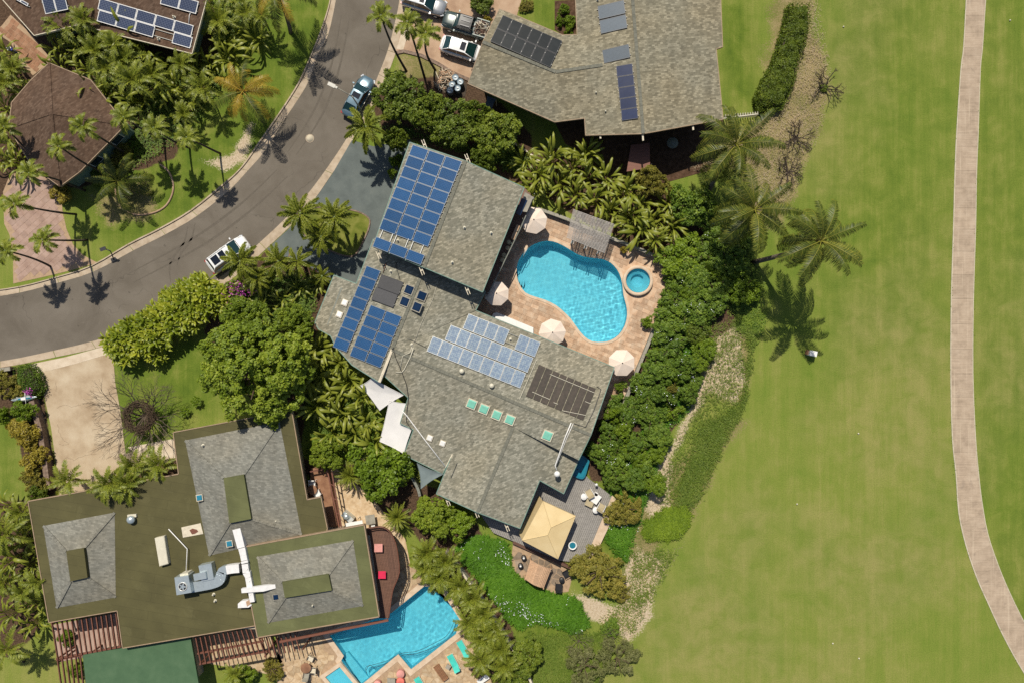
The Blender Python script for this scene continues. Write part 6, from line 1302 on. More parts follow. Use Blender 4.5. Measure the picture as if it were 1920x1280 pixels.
V, n = leaves(np.array(c)+r.normal(0,1,(260,3))*np.array([.8,.7,.25]), np.tile([0,0,1.],(260,1)), .14, r, .8, .6); me_ = np_mesh('petal', V.reshape(-1,3)-np.array(fl.location), np.arange(n*4).reshape(-1,4), None, np.ones(n*4), M['flower_p']); link('blossom', me_, fl)
s_ = link('foliage', DARK_L[0], fl); s_.scale = (1.5,1.5,1.9)
# yellow crotons along the tan driveway
for (x, y, r_, l, pr) in ((45,815,35,'bright yellow croton bush, largest along the tan driveway',YELL_L),(58,860,30,'yellow orange croton bush directly below the largest yellow bush',YELL_L),(62,905,30,'olive and rust croton at the lower end of the driveway row',RUST_L),(45,770,24,'small green yellow croton next to the lava rock wall',LIME_L),
                      (12,722,34,'rust olive bush behind the clipped shrub at the driveway mouth',RUST_L),(3,780,18,'lime shrub at the picture edge by the yellow crotons',LIME_L),(70,925,20,'dark shrub between the croton row and the olive roof corner',DARK_L)):
    plant('croton_shrub', l, 'shrub', x, y, r_, 1.4, pr, 'crotons along the tan driveway', h=2.0)
# ti hedge
TIH = [(222,640,26),(250,625,28),(235,662,24),(278,612,28),(268,645,26),(305,595,28),(300,628,28),(333,578,28),(330,608,28),(360,560,28),(358,592,28),(388,545,28),(385,575,26),(412,560,24),(318,560,20),(345,545,20),(372,532,20),(290,665,18),(212,658,14)]
lb = named_row(TIH, 'yellow green bush in the roadside hedge', 'the white car', (428,478))
for (x, y, r_), l in zip(TIH, lb): 
    c = P(x, y, 1.3); t = thing('ti_bush', l, 'shrub', (c.x, c.y, 0), random.uniform(0, 6), 'yellow green ti hedge along the road'); o = link('foliage', TI_L[len(COL.objects) % 3], t); s = r_/PX*1.12; o.scale = (s, s, s*1.25); link('stem', TRUNK[0], t).scale = (s*.6, s*.6, s*1.6)
# broad leaved clumps
HB = [(985,300),(1010,330),(1035,300),(1050,345),(1075,310),(1080,365),(1105,335),(1120,375),(1140,340),(1150,395),(1172,360),(1180,410),(1205,385),(1200,430),(1232,410),(1228,450),(1255,380),(1262,425),(1000,355),(1100,290)]
lb = named_row(HB, 'glossy leaf clump behind the pool pergola', 'the garage roof', (983,352))
for i, ((x, y), l) in enumerate(zip(HB, lb)): clump('broadleaf_clump', l, x, y, 1.9+1.1*random.random(), random.randint(18,26), random.uniform(.95,1.3), 'broad leaved clumps behind the pool pergola')
HC = [(600,655),(635,680),(600,700),(655,715),(620,735),(680,745),(640,770),(595,760),(690,790),(660,810),(620,810),(700,830),(580,720),(575,670)]
lb = named_row(HC, 'long leaved clump beside the big tree', 'the smaller white sail', (700,735))
for i, ((x, y), l) in enumerate(zip(HC, lb)): clump('broadleaf_clump', l, x, y, 1.9+1.3*random.random(), random.randint(18,26), random.uniform(.95,1.35), 'broad leaved clumps left of the shade sails')
HD = [(120,50),(158,38),(195,55),(110,95),(145,90),(180,95),(215,85),(250,72),(112,125),(165,130),(200,130),(235,115),(270,105),(180,165),(215,165),(250,150),(285,140),(200,195),(300,170),(255,185)]
lb = named_row(HD, 'olive leafy clump between the brown roofs', 'the terracotta patio', (60,90))
for i, ((x, y), l) in enumerate(zip(HD, lb)): mixed(l, x, y, i, 'leafy clumps between the brown roofs', 3.4)
HE = [(340,120),(335,160),(355,190),(365,135),(380,165),(345,215),(395,120),(420,85),(445,60),(410,40),(460,25),(430,110),(480,70),(400,10),(490,30),(440,-5)]
lb = named_row(HE, 'dark leafy clump right of the brown roof', 'the golden palm', (455,170))
for i, ((x, y), l) in enumerate(zip(HE, lb)): mixed(l, x, y, i+1, 'leafy clumps right of the brown roof', 2.8)
HF = [(8,200),(12,262),(34,305),(2,300),(10,95),(25,130),(8,155),(30,165),(-5,120),(15,950),(40,960),(10,1000),(45,1010),(20,1050),(55,1060),(10,1090),(45,1110),(70,1130),(15,1150),(60,1170),(75,1090),(65,980)]
lb = named_row(HF, 'dark leafy clump along the left edge', 'the terracotta patio', (30,60))
for i, ((x, y), l) in enumerate(zip(HF, lb)): mixed(l, x, y, i, 'leafy clumps along the left picture edge', 2.8)
HG = [(460,525),(500,540),(530,560),(560,540),(490,575),(540,590),(590,470+60)]
lb = named_row(HG, 'dark clump below the short plume palms', 'the big shade tree', (470,690))
for (x, y), l in zip(HG, lb): clump('broadleaf_clump', l, x, y, 1.6, 12, .9, 'leafy clumps in the entry bed')
for (x, y, l) in ((835,1000,'strappy plant below the eave at the start of the ground cover'),(870,968,'strappy bright plant under the roof eave next to the green tree'),(1168,350,'pale strappy clump behind the lattice near the rust canopy')): clump('strap_plant', l, x, y, 1.2, 14, .7)
plant('shrub', 'tiny shrub by the bare branches at the fairway edge', 'shrub', 1545, 165, 9, .4, DARK_L, h=.6)
# ---------------------------------------------------------------- palms
CG_ = 'coconut palms on the bank beside the fairway'
palm('coconut_palm', 'coconut palm nearest the neighbour roof on the bank, trunk leaning outward', (1380,272), 8.0, (1318,388), COCO_F, 27, .20, M['coco'], 1.14, CG_, old=30, nuts=5)
palm('coconut_palm', 'middle coconut palm of the three at the bank, behind the fairway palm', (1415,393), 9.0, (1352,452), COCO_F, 27, .20, M['coco'], 1.10, CG_, old=30, nuts=5)
palm('coconut_palm', 'coconut palm reaching over the fairway whose star shaped shadow falls on it', (1540,452), 11.0, (1412,492), COCO_F, 27, .20, M['coco'], 1.08, CG_, old=30, nuts=6)
palm('golden_palm', 'golden orange fronded palm between street kerb and leafy clumps', (455,172), 5.0, (486,212), [GOLD_F[0], COCO_F[1], GOLD_F[1], GOLD_F[2], GOLD_F[1]], 17, .17, M['coco'], .92, old=18)
palm('golden_palm', 'golden palm leaning beyond the top edge above its shadow on the verge', (520,-25), 6.5, (545,62), [COCO_F[0], GOLD_F[0], COCO_F[2]], 16, .17, M['coco'], 1.0, old=20)
palm('feather_palm', 'bluish low palm with long swept fronds beside the curved lawn edging', (222,340), 2.4, (235,352), [COCO_F[0], COCO_F[1], COCO_F[4]], 14, .18, M['coco'], .85, old=15)
SG = 'slim short fronded palms round the pink driveway'
for (cx_, cy_, z, bx, by, l) in ((155,237,7.5,240,290,'slim palm crown over the middle of the brown hip roof'),(112,275,7.2,205,330,'slim palm crown over the lower edge of the brown hip roof'),(55,325,7.0,160,358,'slim palm crown at the roof corner above the pink driveway'),
      (28,383,7.2,143,402,'slim palm at the left side of the pink driveway'),(80,450,6.8,164,450,'slim palm crown over the centre of the pink driveway, lowest of the row'),(232,220,6.5,310,262,'slim palm by the green wall corner of the hip house'),
      (288,240,6.5,356,278,'slim palm between hip house corner and curved lawn'),(350,258,6.5,413,288,'slim palm on the street verge, outermost of the row'),(8,238,6.0,60,300,'slim palm crown cut by the left picture edge'),(10,470,6.0,95,500,'slim palm at the left edge beside the pink driveway mouth')):
    palm('slim_palm', l, (cx_,cy_), z, (bx,by), MANI_F, 10, .09, M['palmtrunk'], .98, SG, SHAFT, bend=.35)
SH = 'three tall slim palms at the reddish driveway'
for (cx_, cy_, z, bx, by, l) in ((714,30,7.0,762,134,'slim palm leaning over the street, first of the driveway three'),(764,42,7.0,796,146,'slim palm in the middle of the driveway three'),(798,62,6.6,816,132,'slim palm nearest the white sedan')): palm('slim_palm', l, (cx_,cy_), z, (bx,by), MANI_F, 10, .10, M['palmtrunk'], 1.0, SH, SHAFT, bend=.7)
FG = 'plume palms by the blue grey driveway'
for (cx_, cy_, z, bx, by, s_, l) in ((563,400,5.0,592,424,1.0,'plume palm overhanging the street edge of the driveway island'),(627,407,5.0,648,432,1.0,'plume palm over the centre of the driveway island'),(602,443,3.6,618,452,.85,'lowest plume palm at the front of the driveway island'),
      (686,238,4.6,706,262,1.05,'plume palm overhanging the parked blue sedan'),(450,490,4.0,478,500,.95,'plume palm overhanging the parked white car'),(522,490,3.4,540,500,.85,'plume palm between the walkway stripes and dark bed'),(557,490,3.2,572,500,.8,'plume palm at the edge of the entry walkway'),(480,520,3.2,500,525,.8,'plume palm behind the magenta bougainvillea'),(604,518,1.6,608,520,.55,'small yellow green plume palm in the entry bed')):
    palm('plume_palm', l, (cx_,cy_), z, (bx,by), FOX_F, 13, .14, M['palmtrunk'], s_, FG, SHAFT)
for (x, y, s_, l) in ((656,890,1.0,'round spiky palm at the courtyard beside the timber landing'),(745,968,1.0,'round spiky palm next to the curved deck and courtyard')):
    palm('spiky_palm', l, (x,y), 1.6, (x+3,y-2), CYC_F, 54, .2, M['palmtrunk'], 1.1*s_, 'round spiky palms in the courtyard', pitch_jit=14)
AR = [(800,1035),(835,1050),(822,1080),(862,1098),(885,1120),(905,1150),(880,1165),(925,1180),(935,1215),(905,1195),(800,1062),(945,1245),(900,1235)]
lb = named_row(AR, 'feathery palm beside the angular pool', 'the courtyard spiky palms', (750,965))
for (x, y), l in zip(AR, lb): palm('areca_palm', l, (x,y), 2.3, (x,y+2), AREC_F, 17, .09, M['palmtrunk'], .98, 'areca palms beside the angular pool', pitch_jit=12)
for (x, y, bx, by, z, l) in ((255,872,270,868,3.6,'feathery palm over the olive roof edge nearest the bare tree'),(300,870,300,862,3.4,'feathery palm against the corner of the olive roof by the lawn'),(205,905,225,895,4.4,'feathery palm casting its shadow on the olive roof'),(130,900,150,900,3.2,'feathery palm at the lower end of the tan driveway'),(15,1215,45,1240,3.5,'feathery palm at the bottom of the left picture edge'),(240,905,246,890,4.2,'lower feathery palm crown hanging over the olive eave')):
    palm('areca_palm', l, (x,y), z, (bx,by), AREC_F, 15, .10, M['palmtrunk'], 1.1, 'feathery palms round the olive roof', pitch_jit=12)
palm('areca_palm', 'areca palm at the bottom edge between house pergola and flagstone terrace', (440,1262), 2.0, (442,1262), AREC_F, 12, .08, M['palmtrunk'], .7)
plant('shrub', 'dark flowering shrub at the bottom edge beside the brown fence line', 'shrub', 508, 1258, 24, 1.0, RUST_L, h=1.5); plant('shrub', 'green shrub below the pergola at the bottom edge', 'shrub', 462, 1270, 22, 1.0, LIME_L, h=1.4)
plant('shrub', 'yellowish shrub growing under the left redwood pergola', 'shrub', 120, 1200, 17, 1.0, LIME_L, h=1.5); plant('shrub', 'yellow green shrub under the small pergola strip at the bottom edge', 'shrub', 138, 1258, 16, 1.0, LIME_L, h=1.5)
plant('shrub', 'round shrub with pale leaves beside the green wall of the hip house', 'shrub', 225, 290, 24, 1.0, RUST_L, h=1.4); plant('shrub', 'yellow speckled shrub at the corner of the hip house above the pink driveway', 'shrub', 112, 365, 22, .9, YELL_L, h=1.2); plant('shrub', 'dark shrub in the shade between hip house wall and curved lawn', 'shrub', 190, 335, 26, .9, DARK_L, h=1.3)
plant('shrub', 'small green rosette shrub by the lawn below the bare tree', 'shrub', 346, 772, 10, .5, TIG_L, h=.6); plant('shrub', 'second green rosette shrub at the roof corner under the big tree', 'shrub', 368, 752, 10, .6, TIG_L, h=.8)
plant('shrub', 'leafy shrub growing between white sail and curved entry wall', 'shrub', 770, 880, 12, .6, BANK_L, h=.9); plant('shrub', 'small shrub at the garage corner beside the blue grey driveway', 'shrub', 742, 300, 14, .8, LIME_L, h=1.2); plant('shrub', 'narrow shrub under the garage eave by the driveway shadow', 'shrub', 735, 325, 10, .6, LIME_L, h=1.0)
# potted plants on the terrace
for (x, y, r_, l, pr) in ((1168,471,8,'potted yellow shrub beside the terrace wall above the spa',YELL_L),(1211,603,13,'bushy potted plant against the terrace wall between spa and umbrella',LIME_L),(1160,722,11,'lime potted plant at the narrow end of the terrace',LIME_L),(1153,744,8,'purple leaved potted plant at the narrow end of the terrace',RUST_L)):
    c = P(x, y, .5); t = thing('potted_plant', l, 'potted plant', P(x, y, .08)); L_ = t.location; part('pot', MB().lathe(Vector((L_.x, L_.y, .08)), [(.001,.0),(.2,.0),(.3,.42),(.27,.44),(.25,.36),(.001,.36)], 16), M['block'] if r_ < 10 else M['white'], t)
    o = link('foliage', pr[0], t); s = r_/PX; o.scale = (s, s, s*1.3); o.location = (0, 0, .3)
# bare tree -------------------------------------------------------------------
def bare(label, px_, py_, R_, zc, depth, seed, mt, dense=0, name='bare_tree', n0=9, up=.5, group=None, thick=.09, wild=.62):
    c = P(px_, py_, zc*.6); t = thing(name, label, 'tree', (c.x, c.y, 0), 0, group); rr = random.Random(seed); mb = MB(); fk = 0
    mb.tube([Vector((c.x,c.y,-.05)), Vector((c.x+.05,c.y,zc*.25))], [thick*1.8, thick*1.5], 8); part('trunk', mb, M['bark'], t); mb = MB()
    def grow(p, d, L_, r_, k):
        q_ = p+d*L_*.5+Vector((rr.uniform(-1,1), rr.uniform(-1,1), rr.uniform(-.4,.6)))*L_*.09; e = p+d*L_
        mb.tube([p, q_, e], [r_, r_*.85, r_*.7], 4, False)
        if k == 0: return
        for s in range(2 if rr.random() < .75 else 3):
            n_ = (d+Vector((rr.uniform(-1,1), rr.uniform(-1,1), rr.uniform(-.35,.55)))*wild).normalized(); grow(e, n_, L_*rr.uniform(.68,.88), r_*.66, k-1)
    for k in range(n0):
        a = k*6.283/n0+rr.uniform(-.2,.2); d = Vector((math.cos(a), math.sin(a), up+rr.uniform(-.1,.25))).normalized(); grow(Vector((c.x+.05,c.y,zc*.25)), d, R_*.30, thick*.8, depth)
    part('branches', mb, mt, t)
    if dense:
        mb = MB()
        for k in range(dense):
            a = rr.uniform(0, 6.28); r0 = rr.gauss(1.0, .17)*R_*.27; z = zc*.5+rr.uniform(-.3,.5); p = Vector((c.x+math.cos(a)*r0, c.y+math.sin(a)*r0, z)); a2 = a+1.57+rr.uniform(-.7,.7); L_ = rr.uniform(.3,.8)
            mb.tube([p, p+Vector((math.cos(a2)*L_*.5, math.sin(a2)*L_*.5, rr.uniform(0,.12))), p+Vector((math.cos(a2+.5)*L_, math.sin(a2+.5)*L_, rr.uniform(-.1,.1)))], [.028,.024,.010], 4, False)
        part('dead_vines', mb, M['bark'], t)
    return t
bare('leafless spreading tree with a dark knotted middle on the lawn by the tan driveway', 258, 782, 5.1, 3.6, 5, 4, M['twig'], 850, n0=15)
bare('bare contorted shrub at the fairway edge, upper of the leafless ones', 1548, 160, 2.3, .8, 4, 7, M['twigdark'], n0=5, name='bare_shrub', thick=.11, up=.25, wild=.9)
bare('bare shrub between the first coconut palm and fairway, middle leafless one', 1492, 258, 2.3, .8, 4, 8, M['twigdark'], n0=7, name='bare_shrub', thick=.10, up=.25, wild=.9)
bare('low bare shrub below the others near the second coconut palm', 1478, 322, 2.0, .7, 4, 9, M['twigdark'], n0=7, name='bare_shrub', thick=.10, up=.25, wild=.9)
bare('grey leafless twigs sprouting from the left grey shrub at the bottom edge', 1085, 1205, 1.9, 1.6, 4, 10, M['twig'], n0=9, name='bare_shrub', thick=.03)
bare('grey leafless twigs sprouting from the right grey shrub at the bottom edge', 1150, 1198, 1.7, 1.6, 4, 11, M['twig'], n0=9, name='bare_shrub', thick=.03)
bare('pale twiggy growth inside the yellow green tree near the white sail', 712, 868, 1.6, 3.4, 4, 12, M['twig'], n0=7, name='bare_shrub', thick=.03)
# ================================================================ VEHICLES
def car(name, label, cat, px_, py_, ang, L_, W_, prof, cabin, paint, roofs=None, zc=.8, bed=None, wheels=True, rails=False, sun=None):
    """prof: (x fraction, half width fraction, shoulder height); cabin: (x0, x1, x2, x3, height) rear glass foot, roof rear, roof front, windscreen foot"""
    c = P(px_, py_, zc); t = thing(name, label, cat, (c.x, c.y, .02), R(ang)); mb = MB(); n = len(prof); K = 8; V = []
    for xf, wf, h in prof:                              # body: a rounded section lofted along the car
        x = (xf-.5)*L_; w_ = wf*W_/2
        V += [(x,-w_*.86,.22),(x,-w_,.42),(x,-w_*1.0,h*.72),(x,-w_*.90,h*.95),(x,-w_*.45,h*1.02),(x,w_*.45,h*1.02),(x,w_*.90,h*.95),(x,w_*1.0,h*.72),(x,w_,.42),(x,w_*.86,.22)]
    K = 10; fs = [(i*K+k, (i+1)*K+k, (i+1)*K+(k+1)%K, i*K+(k+1)%K) for i in range(n-1) for k in range(K)]
    fs += [tuple(range(K)), tuple(range((n-1)*K, n*K))[::-1]]; mb.add(V, fs, True); o = mb.build('body', paint, t)
    x0, x1, x2, x3, hr = cabin; hs = prof[n//2][2]*1.0; X = lambda f: (f-.5)*L_; wb, wr = W_/2*.86, W_/2*.66
    def quad(nm, vs, mt, par=None, th=.02):
        q_ = MB().add(vs, [(0,1,2,3)]); m_ = q_.build(nm, mt, par or t); return m_
    g = MB(); bs = [(X(x0),wb*.92,hs-.02),(X(x3),wb*.95,hs-.02)]; tp = [(X(x1),wr,hr),(X(x2),wr,hr)]
    # solid glasshouse, then roof skin and pillars proud of it
    vs = [(bs[0][0],-bs[0][1],bs[0][2]),(bs[1][0],-bs[1][1],bs[1][2]),(bs[1][0],bs[1][1],bs[1][2]),(bs[0][0],bs[0][1],bs[0][2]),(tp[0][0],-wr,hr),(tp[1][0],-wr,hr),(tp[1][0],wr,hr),(tp[0][0],wr,hr)]
    MB().add(vs, [(1,2,6,5)]).build('windscreen', M['wind'], t); MB().add(vs, [(3,0,4,7)]).build('rear_window', M['wind'], t)
    MB().add(vs, [(0,1,5,4)]).build('side_window', M['darkglass'], t); MB().add(vs, [(2,3,7,6)]).build('side_window', M['darkglass'], t)
    mb = MB(); nx_, ny_ = 5, 5; gr = []
    for i in range(nx_):
        for j in range(ny_):
            u = i/(nx_-1); v = j/(ny_-1)*2-1; gr.append((tp[0][0]-.04+(tp[1][0]-tp[0][0]+.08)*u, v*(wr+.03), hr+.005+.055*(1-v*v)*(1-.6*(2*u-1)**4)))
    mb.add(gr, [(i*ny_+j, (i+1)*ny_+j, (i+1)*ny_+j+1, i*ny_+j+1) for i in range(nx_-1) for j in range(ny_-1)], True)
    for a, b in ((0,4),(1,5),(2,6),(3,7)): mb.tube([Vector(vs[a])+Vector((0,0,.01)), Vector(vs[b])+Vector((0,0,.01))], .045, 6)
    for s in (-1, 1):
        xm = (X(x1)+X(x2))/2; mb.tube([Vector((xm, s*wb*.94, hs)), Vector((xm-.05, s*wr, hr))], .03, 5); mb.tube([Vector((tp[0][0],s*wr,hr)), Vector((tp[1][0],s*wr,hr))], .035, 5)
    mb.build('roof', roofs or paint, t)
    if sun:
        for a, b in sun: z = hr+.066; MB().box(((X(a)+X(b))/2, 0, z), (X(b)-X(a), wr*1.35, .012)).build('sunroof', M['darkglass'], t)
    if rails:
        for s in (-1, 1): MB().tube([(tp[0][0]+.1, s*wr*.92, hr+.09), (tp[1][0]-.1, s*wr*.92, hr+.09)], .025, 5).build('roof_rail', M['alu'], t)
    hm = hs*1.0; sm = MB()
    for xf, wf in ((x3+.015, .86), (max(.03, x0-.02), .84)): sm.box((X(xf), 0, hm*1.021), (.02, W_*wf*.62, .012))
    for s in (-1, 1):
        for xf in (.34, .56, .76): sm.box((X(xf), s*(W_/2*.995), .66), (.02, .012, .5))
        sm.box((X(.88), s*W_*.36, prof[-3][2]*1.0), (.24*L_*.8, .018, .012), s*-.10)
    sm.build('panel_gap', M['black'], t)['kind'] = 'stuff'
    for s in (-1, 1):
        for xf in (.44, .66): MB().box((X(xf), s*(W_/2+.005), .74), (.18, .03, .03)).build('door_handle', M['alu'], t)
    for xf in (.19, .81):
        for s in (-1, 1):
            w_ = MB(); cc = Vector(((xf-.5)*L_, s*(W_/2-.12), .33)); w_.tube([cc-Vector((0,.12,0)), cc+Vector((0,.12,0))], .33, 18); ty = w_.build('wheel', M['rubber'], t)
            MB().tube([cc+Vector((0,s*.10,0)), cc+Vector((0,s*.13,0))], .2, 14).build('rim', M['alu'], ty)
    hf = prof[-2][2]; hb = prof[1][2]
    for s in (-1, 1):
        MB().box((L_/2-.24, s*W_*.34, hf*.84), (.34, .36, .13), -s*.45).build('headlight', M['lampclr'], t); MB().box((-L_/2+.16, s*W_*.36, hb*.86), (.2, .30, .14), s*.35).build('tail_light', M['lampred'], t)
        MB().box((X(x3)-.25, s*(W_/2+.09), hs+.06), (.13, .2, .13)).build('mirror', paint, t)
    MB().box((X(x3)+.06, 0, hs+.01), (.05, wb*1.5, .02)).build('wiper', M['black'], t)
    MB().box((L_/2-.04, 0, .48), (.06, W_*.55, .2)).build('grille', M['black'], t)
    return t
SUV = [(0,.70,.80),(.03,.90,.95),(.12,.97,1.02),(.3,1,1.04),(.5,1,1.04),(.68,.99,1.02),(.80,.97,1.0),(.92,.88,.93),(.98,.72,.82),(1,.55,.66)]
SED = [(0,.66,.72),(.03,.86,.86),(.12,.96,.92),(.3,1,.92),(.5,1,.92),(.68,.99,.91),(.82,.95,.86),(.93,.85,.76),(.985,.68,.66),(1,.52,.55)]
TRK = [(0,.96,.55),(.005,.98,1.02),(.1,1,1.05),(.3,1,1.05),(.5,1,1.05),(.72,1,1.04),(.86,.98,1.02),(.95,.92,.98),(.99,.80,.9),(1,.7,.75)]
car('parked_car', 'white estate car with a glass roof parked at the kerb under the plume palm', 'car', 427, 477, 36, 4.9, 2.0, SUV, (.06,.14,.62,.80,1.55), M['paint_white'], rails=True, sun=[(.18,.34),(.37,.50)])
car('parked_car', 'steel blue sedan parked on the street under the lamp arm', 'car', 671, 181, 61, 4.8, 1.85, SED, (.10,.26,.58,.76,1.36), M['paint_blue'], sun=[(.42,.54)])
car('parked_car', 'silver car cut by the top edge, parked on the reddish driveway', 'car', 795, 5, -17, 4.8, 1.9, SUV, (.05,.13,.56,.76,1.6), M['paint_silver'], sun=[(.44,.54)])
car('parked_car', 'white sedan with black sunroof half under the neighbour roof', 'car', 867, 91, -17, 4.8, 1.9, SED, (.08,.24,.60,.80,1.38), M['paint_white'], sun=[(.47,.58)])
tk = car('pickup_truck', 'dark green pickup with debris heaped in its open bed', 'pickup truck', 873, 47, 163, 5.0, 1.95, TRK, (.32,.36,.62,.74,1.6), M['paint_green'], roofs=M['black'])
MB().box((-1.75,0,1.06), (1.35,1.6,.03)).build('bed_floor', M['black'], tk)
for y in (-.88,.88): MB().box((-1.75,y,1.14), (1.4,.10,.12)).build('bed_rail', M['paint_green'], tk)
for s_ in (-.5,0,.5): MB().box((-.1,s_,1.68), (1.0,.1,.05)).build('roof_bar', M['dark'], tk)
rr = random.Random(5)
def heap(name, label, c, rx, ry, z, n, L_, mts, seed):
    t = thing(name, label, 'debris pile', (c.x, c.y, z)); r_ = random.Random(seed)
    for m_ in mts:
        mb = MB()
        for k in range(n//len(mts)):
            a = r_.uniform(0, 6.28); d = math.sqrt(r_.random()); x, y = rx*d*math.cos(a), ry*d*math.sin(a); b = r_.uniform(0, 3.14); l = L_*r_.uniform(.4,1.2); zz = .05+.45*(1-d)*r_.random()+.05; v = Vector((math.cos(b)*l/2, math.sin(b)*l/2, r_.uniform(-.08,.15)))
            mb.tube([Vector((x,y,zz))-v, Vector((x,y,zz))+Vector((0,0,r_.uniform(0,.08))), Vector((x,y,zz))+v], [.03,.045,.02], 5)
        tag(mb.build('stick', m_, t), kind='stuff')
    return t
c = P(899, 55, 1.2); c2 = tk.location+Vector((math.cos(R(163))*-1.8, math.sin(R(163))*-1.8, 0))
heap('cut_branches', 'pale cut branches heaped in the bed of the green pickup', c2, .75, .75, 1.06, 70, .8, [M['twig'], M['fascia_w'], M['wood_brown']], 3)
c = P(837, 152, 0); heap('driftwood_pile', 'pile of pale driftwood sticks beside the blue drums', Vector((c.x, c.y, 0)), 1.2, 1.1, .03, 150, .9, [M['fascia_w'], M['coping'], M['wood_tan'], M['twig']], 4)
struct('lava_bed', MB().prism(pxs([(826,128),(864,140),(876,160),(872,182),(850,182),(815,165)]), -.03, .04), M['twigdark'])
for x, y, l in ((855,151,'blue grey drum at the top of the five by the driftwood'),(864,159,'blue grey drum farthest from the driftwood, under the neighbour roof'),(849,164,'pale drum in the middle of the five by the driftwood'),(859,171,'blue grey drum at the lower side of the five, among leaves'),(845,175,'pale grey drum partly under the tree leaves')):
    t = thing('storage_drum', l, 'drum', P(x, y, 0), 0, 'drums beside the driftwood pile'); p = P(x, y, 0); p.z = 0
    part('barrel', MB().lathe(p, [(.001,.02),(.33,.02),(.34,.4),(.33,.82),(.35,.86),(.33,.88)], 20), M['drum'], t); part('lid', MB().lathe(p, [(.34,.87),(.30,.84),(.1,.85),(.001,.87)], 20), M['drum'], t); part('handle', MB().beam(p+Vector((-.12,.06,.93)), p+Vector((.14,-.05,.93)), .05, .06), M['white'], t)
lt = thing('lean_to_cover', 'grey blue curved cover in the shade beneath the neighbour eave', 'canopy', P(918,190,0))
p = [P(x, y, 2.0) for x, y in ((914,180),(930,186),(922,204),(910,199))]; part('cover', MB().prism([tuple(v)[:2] for v in p], 1.95, 2.0), M['therm_pale'], lt); [part('post', MB().beam(Vector((v.x,v.y,1.95)), Vector((v.x,v.y,0)), .08, .08), M['fascia_w'], lt) for v in p]
# canoe parked by the crotons
cn_ = thing('outrigger_canoe', 'white and teal canoe on a rack between clipped shrub and lava rock wall', 'canoe', P(50,746,.6), R(7)); prof = [(-1.35,.02,.35),(-1.0,.22,.1),(-.4,.33,.02),(.3,.33,.02),(1.0,.2,.1),(1.4,.02,.35)]; V = []
for x, w_, z in prof: V += [(x,-w_,.42),(x,-w_*.7,z+.1),(x,0,z),(x,w_*.7,z+.1),(x,w_,.42),(x,0,.47)]
fs = [(i*6+k, (i+1)*6+k, (i+1)*6+(k+1)%6, i*6+(k+1)%6) for i in range(5) for k in range(6)]
MB().add(V, fs, True).build('hull', M['galv'], cn_); MB().box((0,0,.5), (.5,.3,.06)).build('seat', M['paint_white'], cn_); MB().tube([(.2,-.75,.5),(.25,.9,.5)], .035, 6).build('crossbar', M['white'], cn_); MB().box((.1,0,.44), (1.4,.16,.06)).build('stripe', M['sky_blue'], cn_)
MB().box((.5,0,-.25), (.12,.6,.7)).build('rack', M['dark'], cn_); MB().box((-.5,0,-.25), (.12,.6,.7)).build('rack', M['dark'], cn_)
# street furniture
sl = thing('street_lamp', 'street lamp with a long arm reaching over the road beside the blue sedan', 'street lamp', P(693,231,0))
top = P(661,182,8.0); base = P(693,231,0); top.x, top.y = base.x, base.y; hd = P(622,160,8.5)
part('pole', MB().tube([base, base+Vector((0,0,7.9))], [.11,.07], 10), M['cap'], sl); part('arm', MB().tube([base+Vector((0,0,7.8)), base.lerp(hd, .5)*1+Vector((0,0,8.35-base.lerp(hd,.5).z)), hd], [.055,.045,.04], 8), M['cap'], sl)
d = (hd-base); a = math.atan2(d.y, d.x); part('lamp_head', MB().box(hd, (.75,.34,.16), a).box(hd+Vector((math.cos(a)*-.45, math.sin(a)*-.45, 0)), (.3,.2,.12), a), M['lamp'], sl)
fl = thing('garden_floodlight', 'small black floodlight on a bent post at the kerb by the pink driveway', 'lamp', P(213,487,0))
part('post', MB().tube([P(213,487,0), P(211,480,.8), P(207,471,1.3), P(198,467,1.45)], .06, 6), M['black'], fl); part('lamp_head', MB().box(P(193,467,1.5), (.32,.55,.22), R(-70)), M['black'], fl); part('visor', MB().box(P(193,467,1.63), (.36,.6,.04), R(-70)), M['dark'], fl)
um = thing('utility_box', 'small white utility box on the fairway at the edge of the palm shadow', 'utility box', P(1518,662,0), R(-12)); MB().box((0,0,.45), (.7,.5,.9)).build('cabinet', M['white'], um); MB().box((-.42,.05,.3), (.2,.5,.5)).build('meter', M['terracotta'], um); MB().box((0,0,.92), (.78,.56,.06)).build('lid', M['white'], um)
bx = thing('bin', 'small blue lidded bin under the leaves beside the terracotta patio', 'bin', P(28,98,0), R(-50)); MB().box((0,0,.4), (.5,.4,.8)).build('body', plain('bin_blue', (.02,.05,.35), .4), bx); MB().box((-.1,0,.83), (.35,.44,.08)).build('lid', M['white'], bx)
for i, (x, y, l) in enumerate(((1609,812,'alone in the middle of the fairway'),(1494,944,'in the fairway below the bank'),(1893,39,'on the far side of the path near the top'),(1581,51,'in the thin grass near the hedge'),(1610,1233,'lowest one near the bottom edge'),(1561,1205,'left of the lowest one near the bottom edge'))):
    t = thing('golf_ball', f'tiny pale ball {l}', 'golf ball', P(x, y, 0), 0, 'balls lying on the grass'); MB().lathe((0,0,.07), [(.001,-.09),(.07,-.05),(.09,0),(.07,.05),(.001,.09)], 10).build('ball', M['ivory'], t)
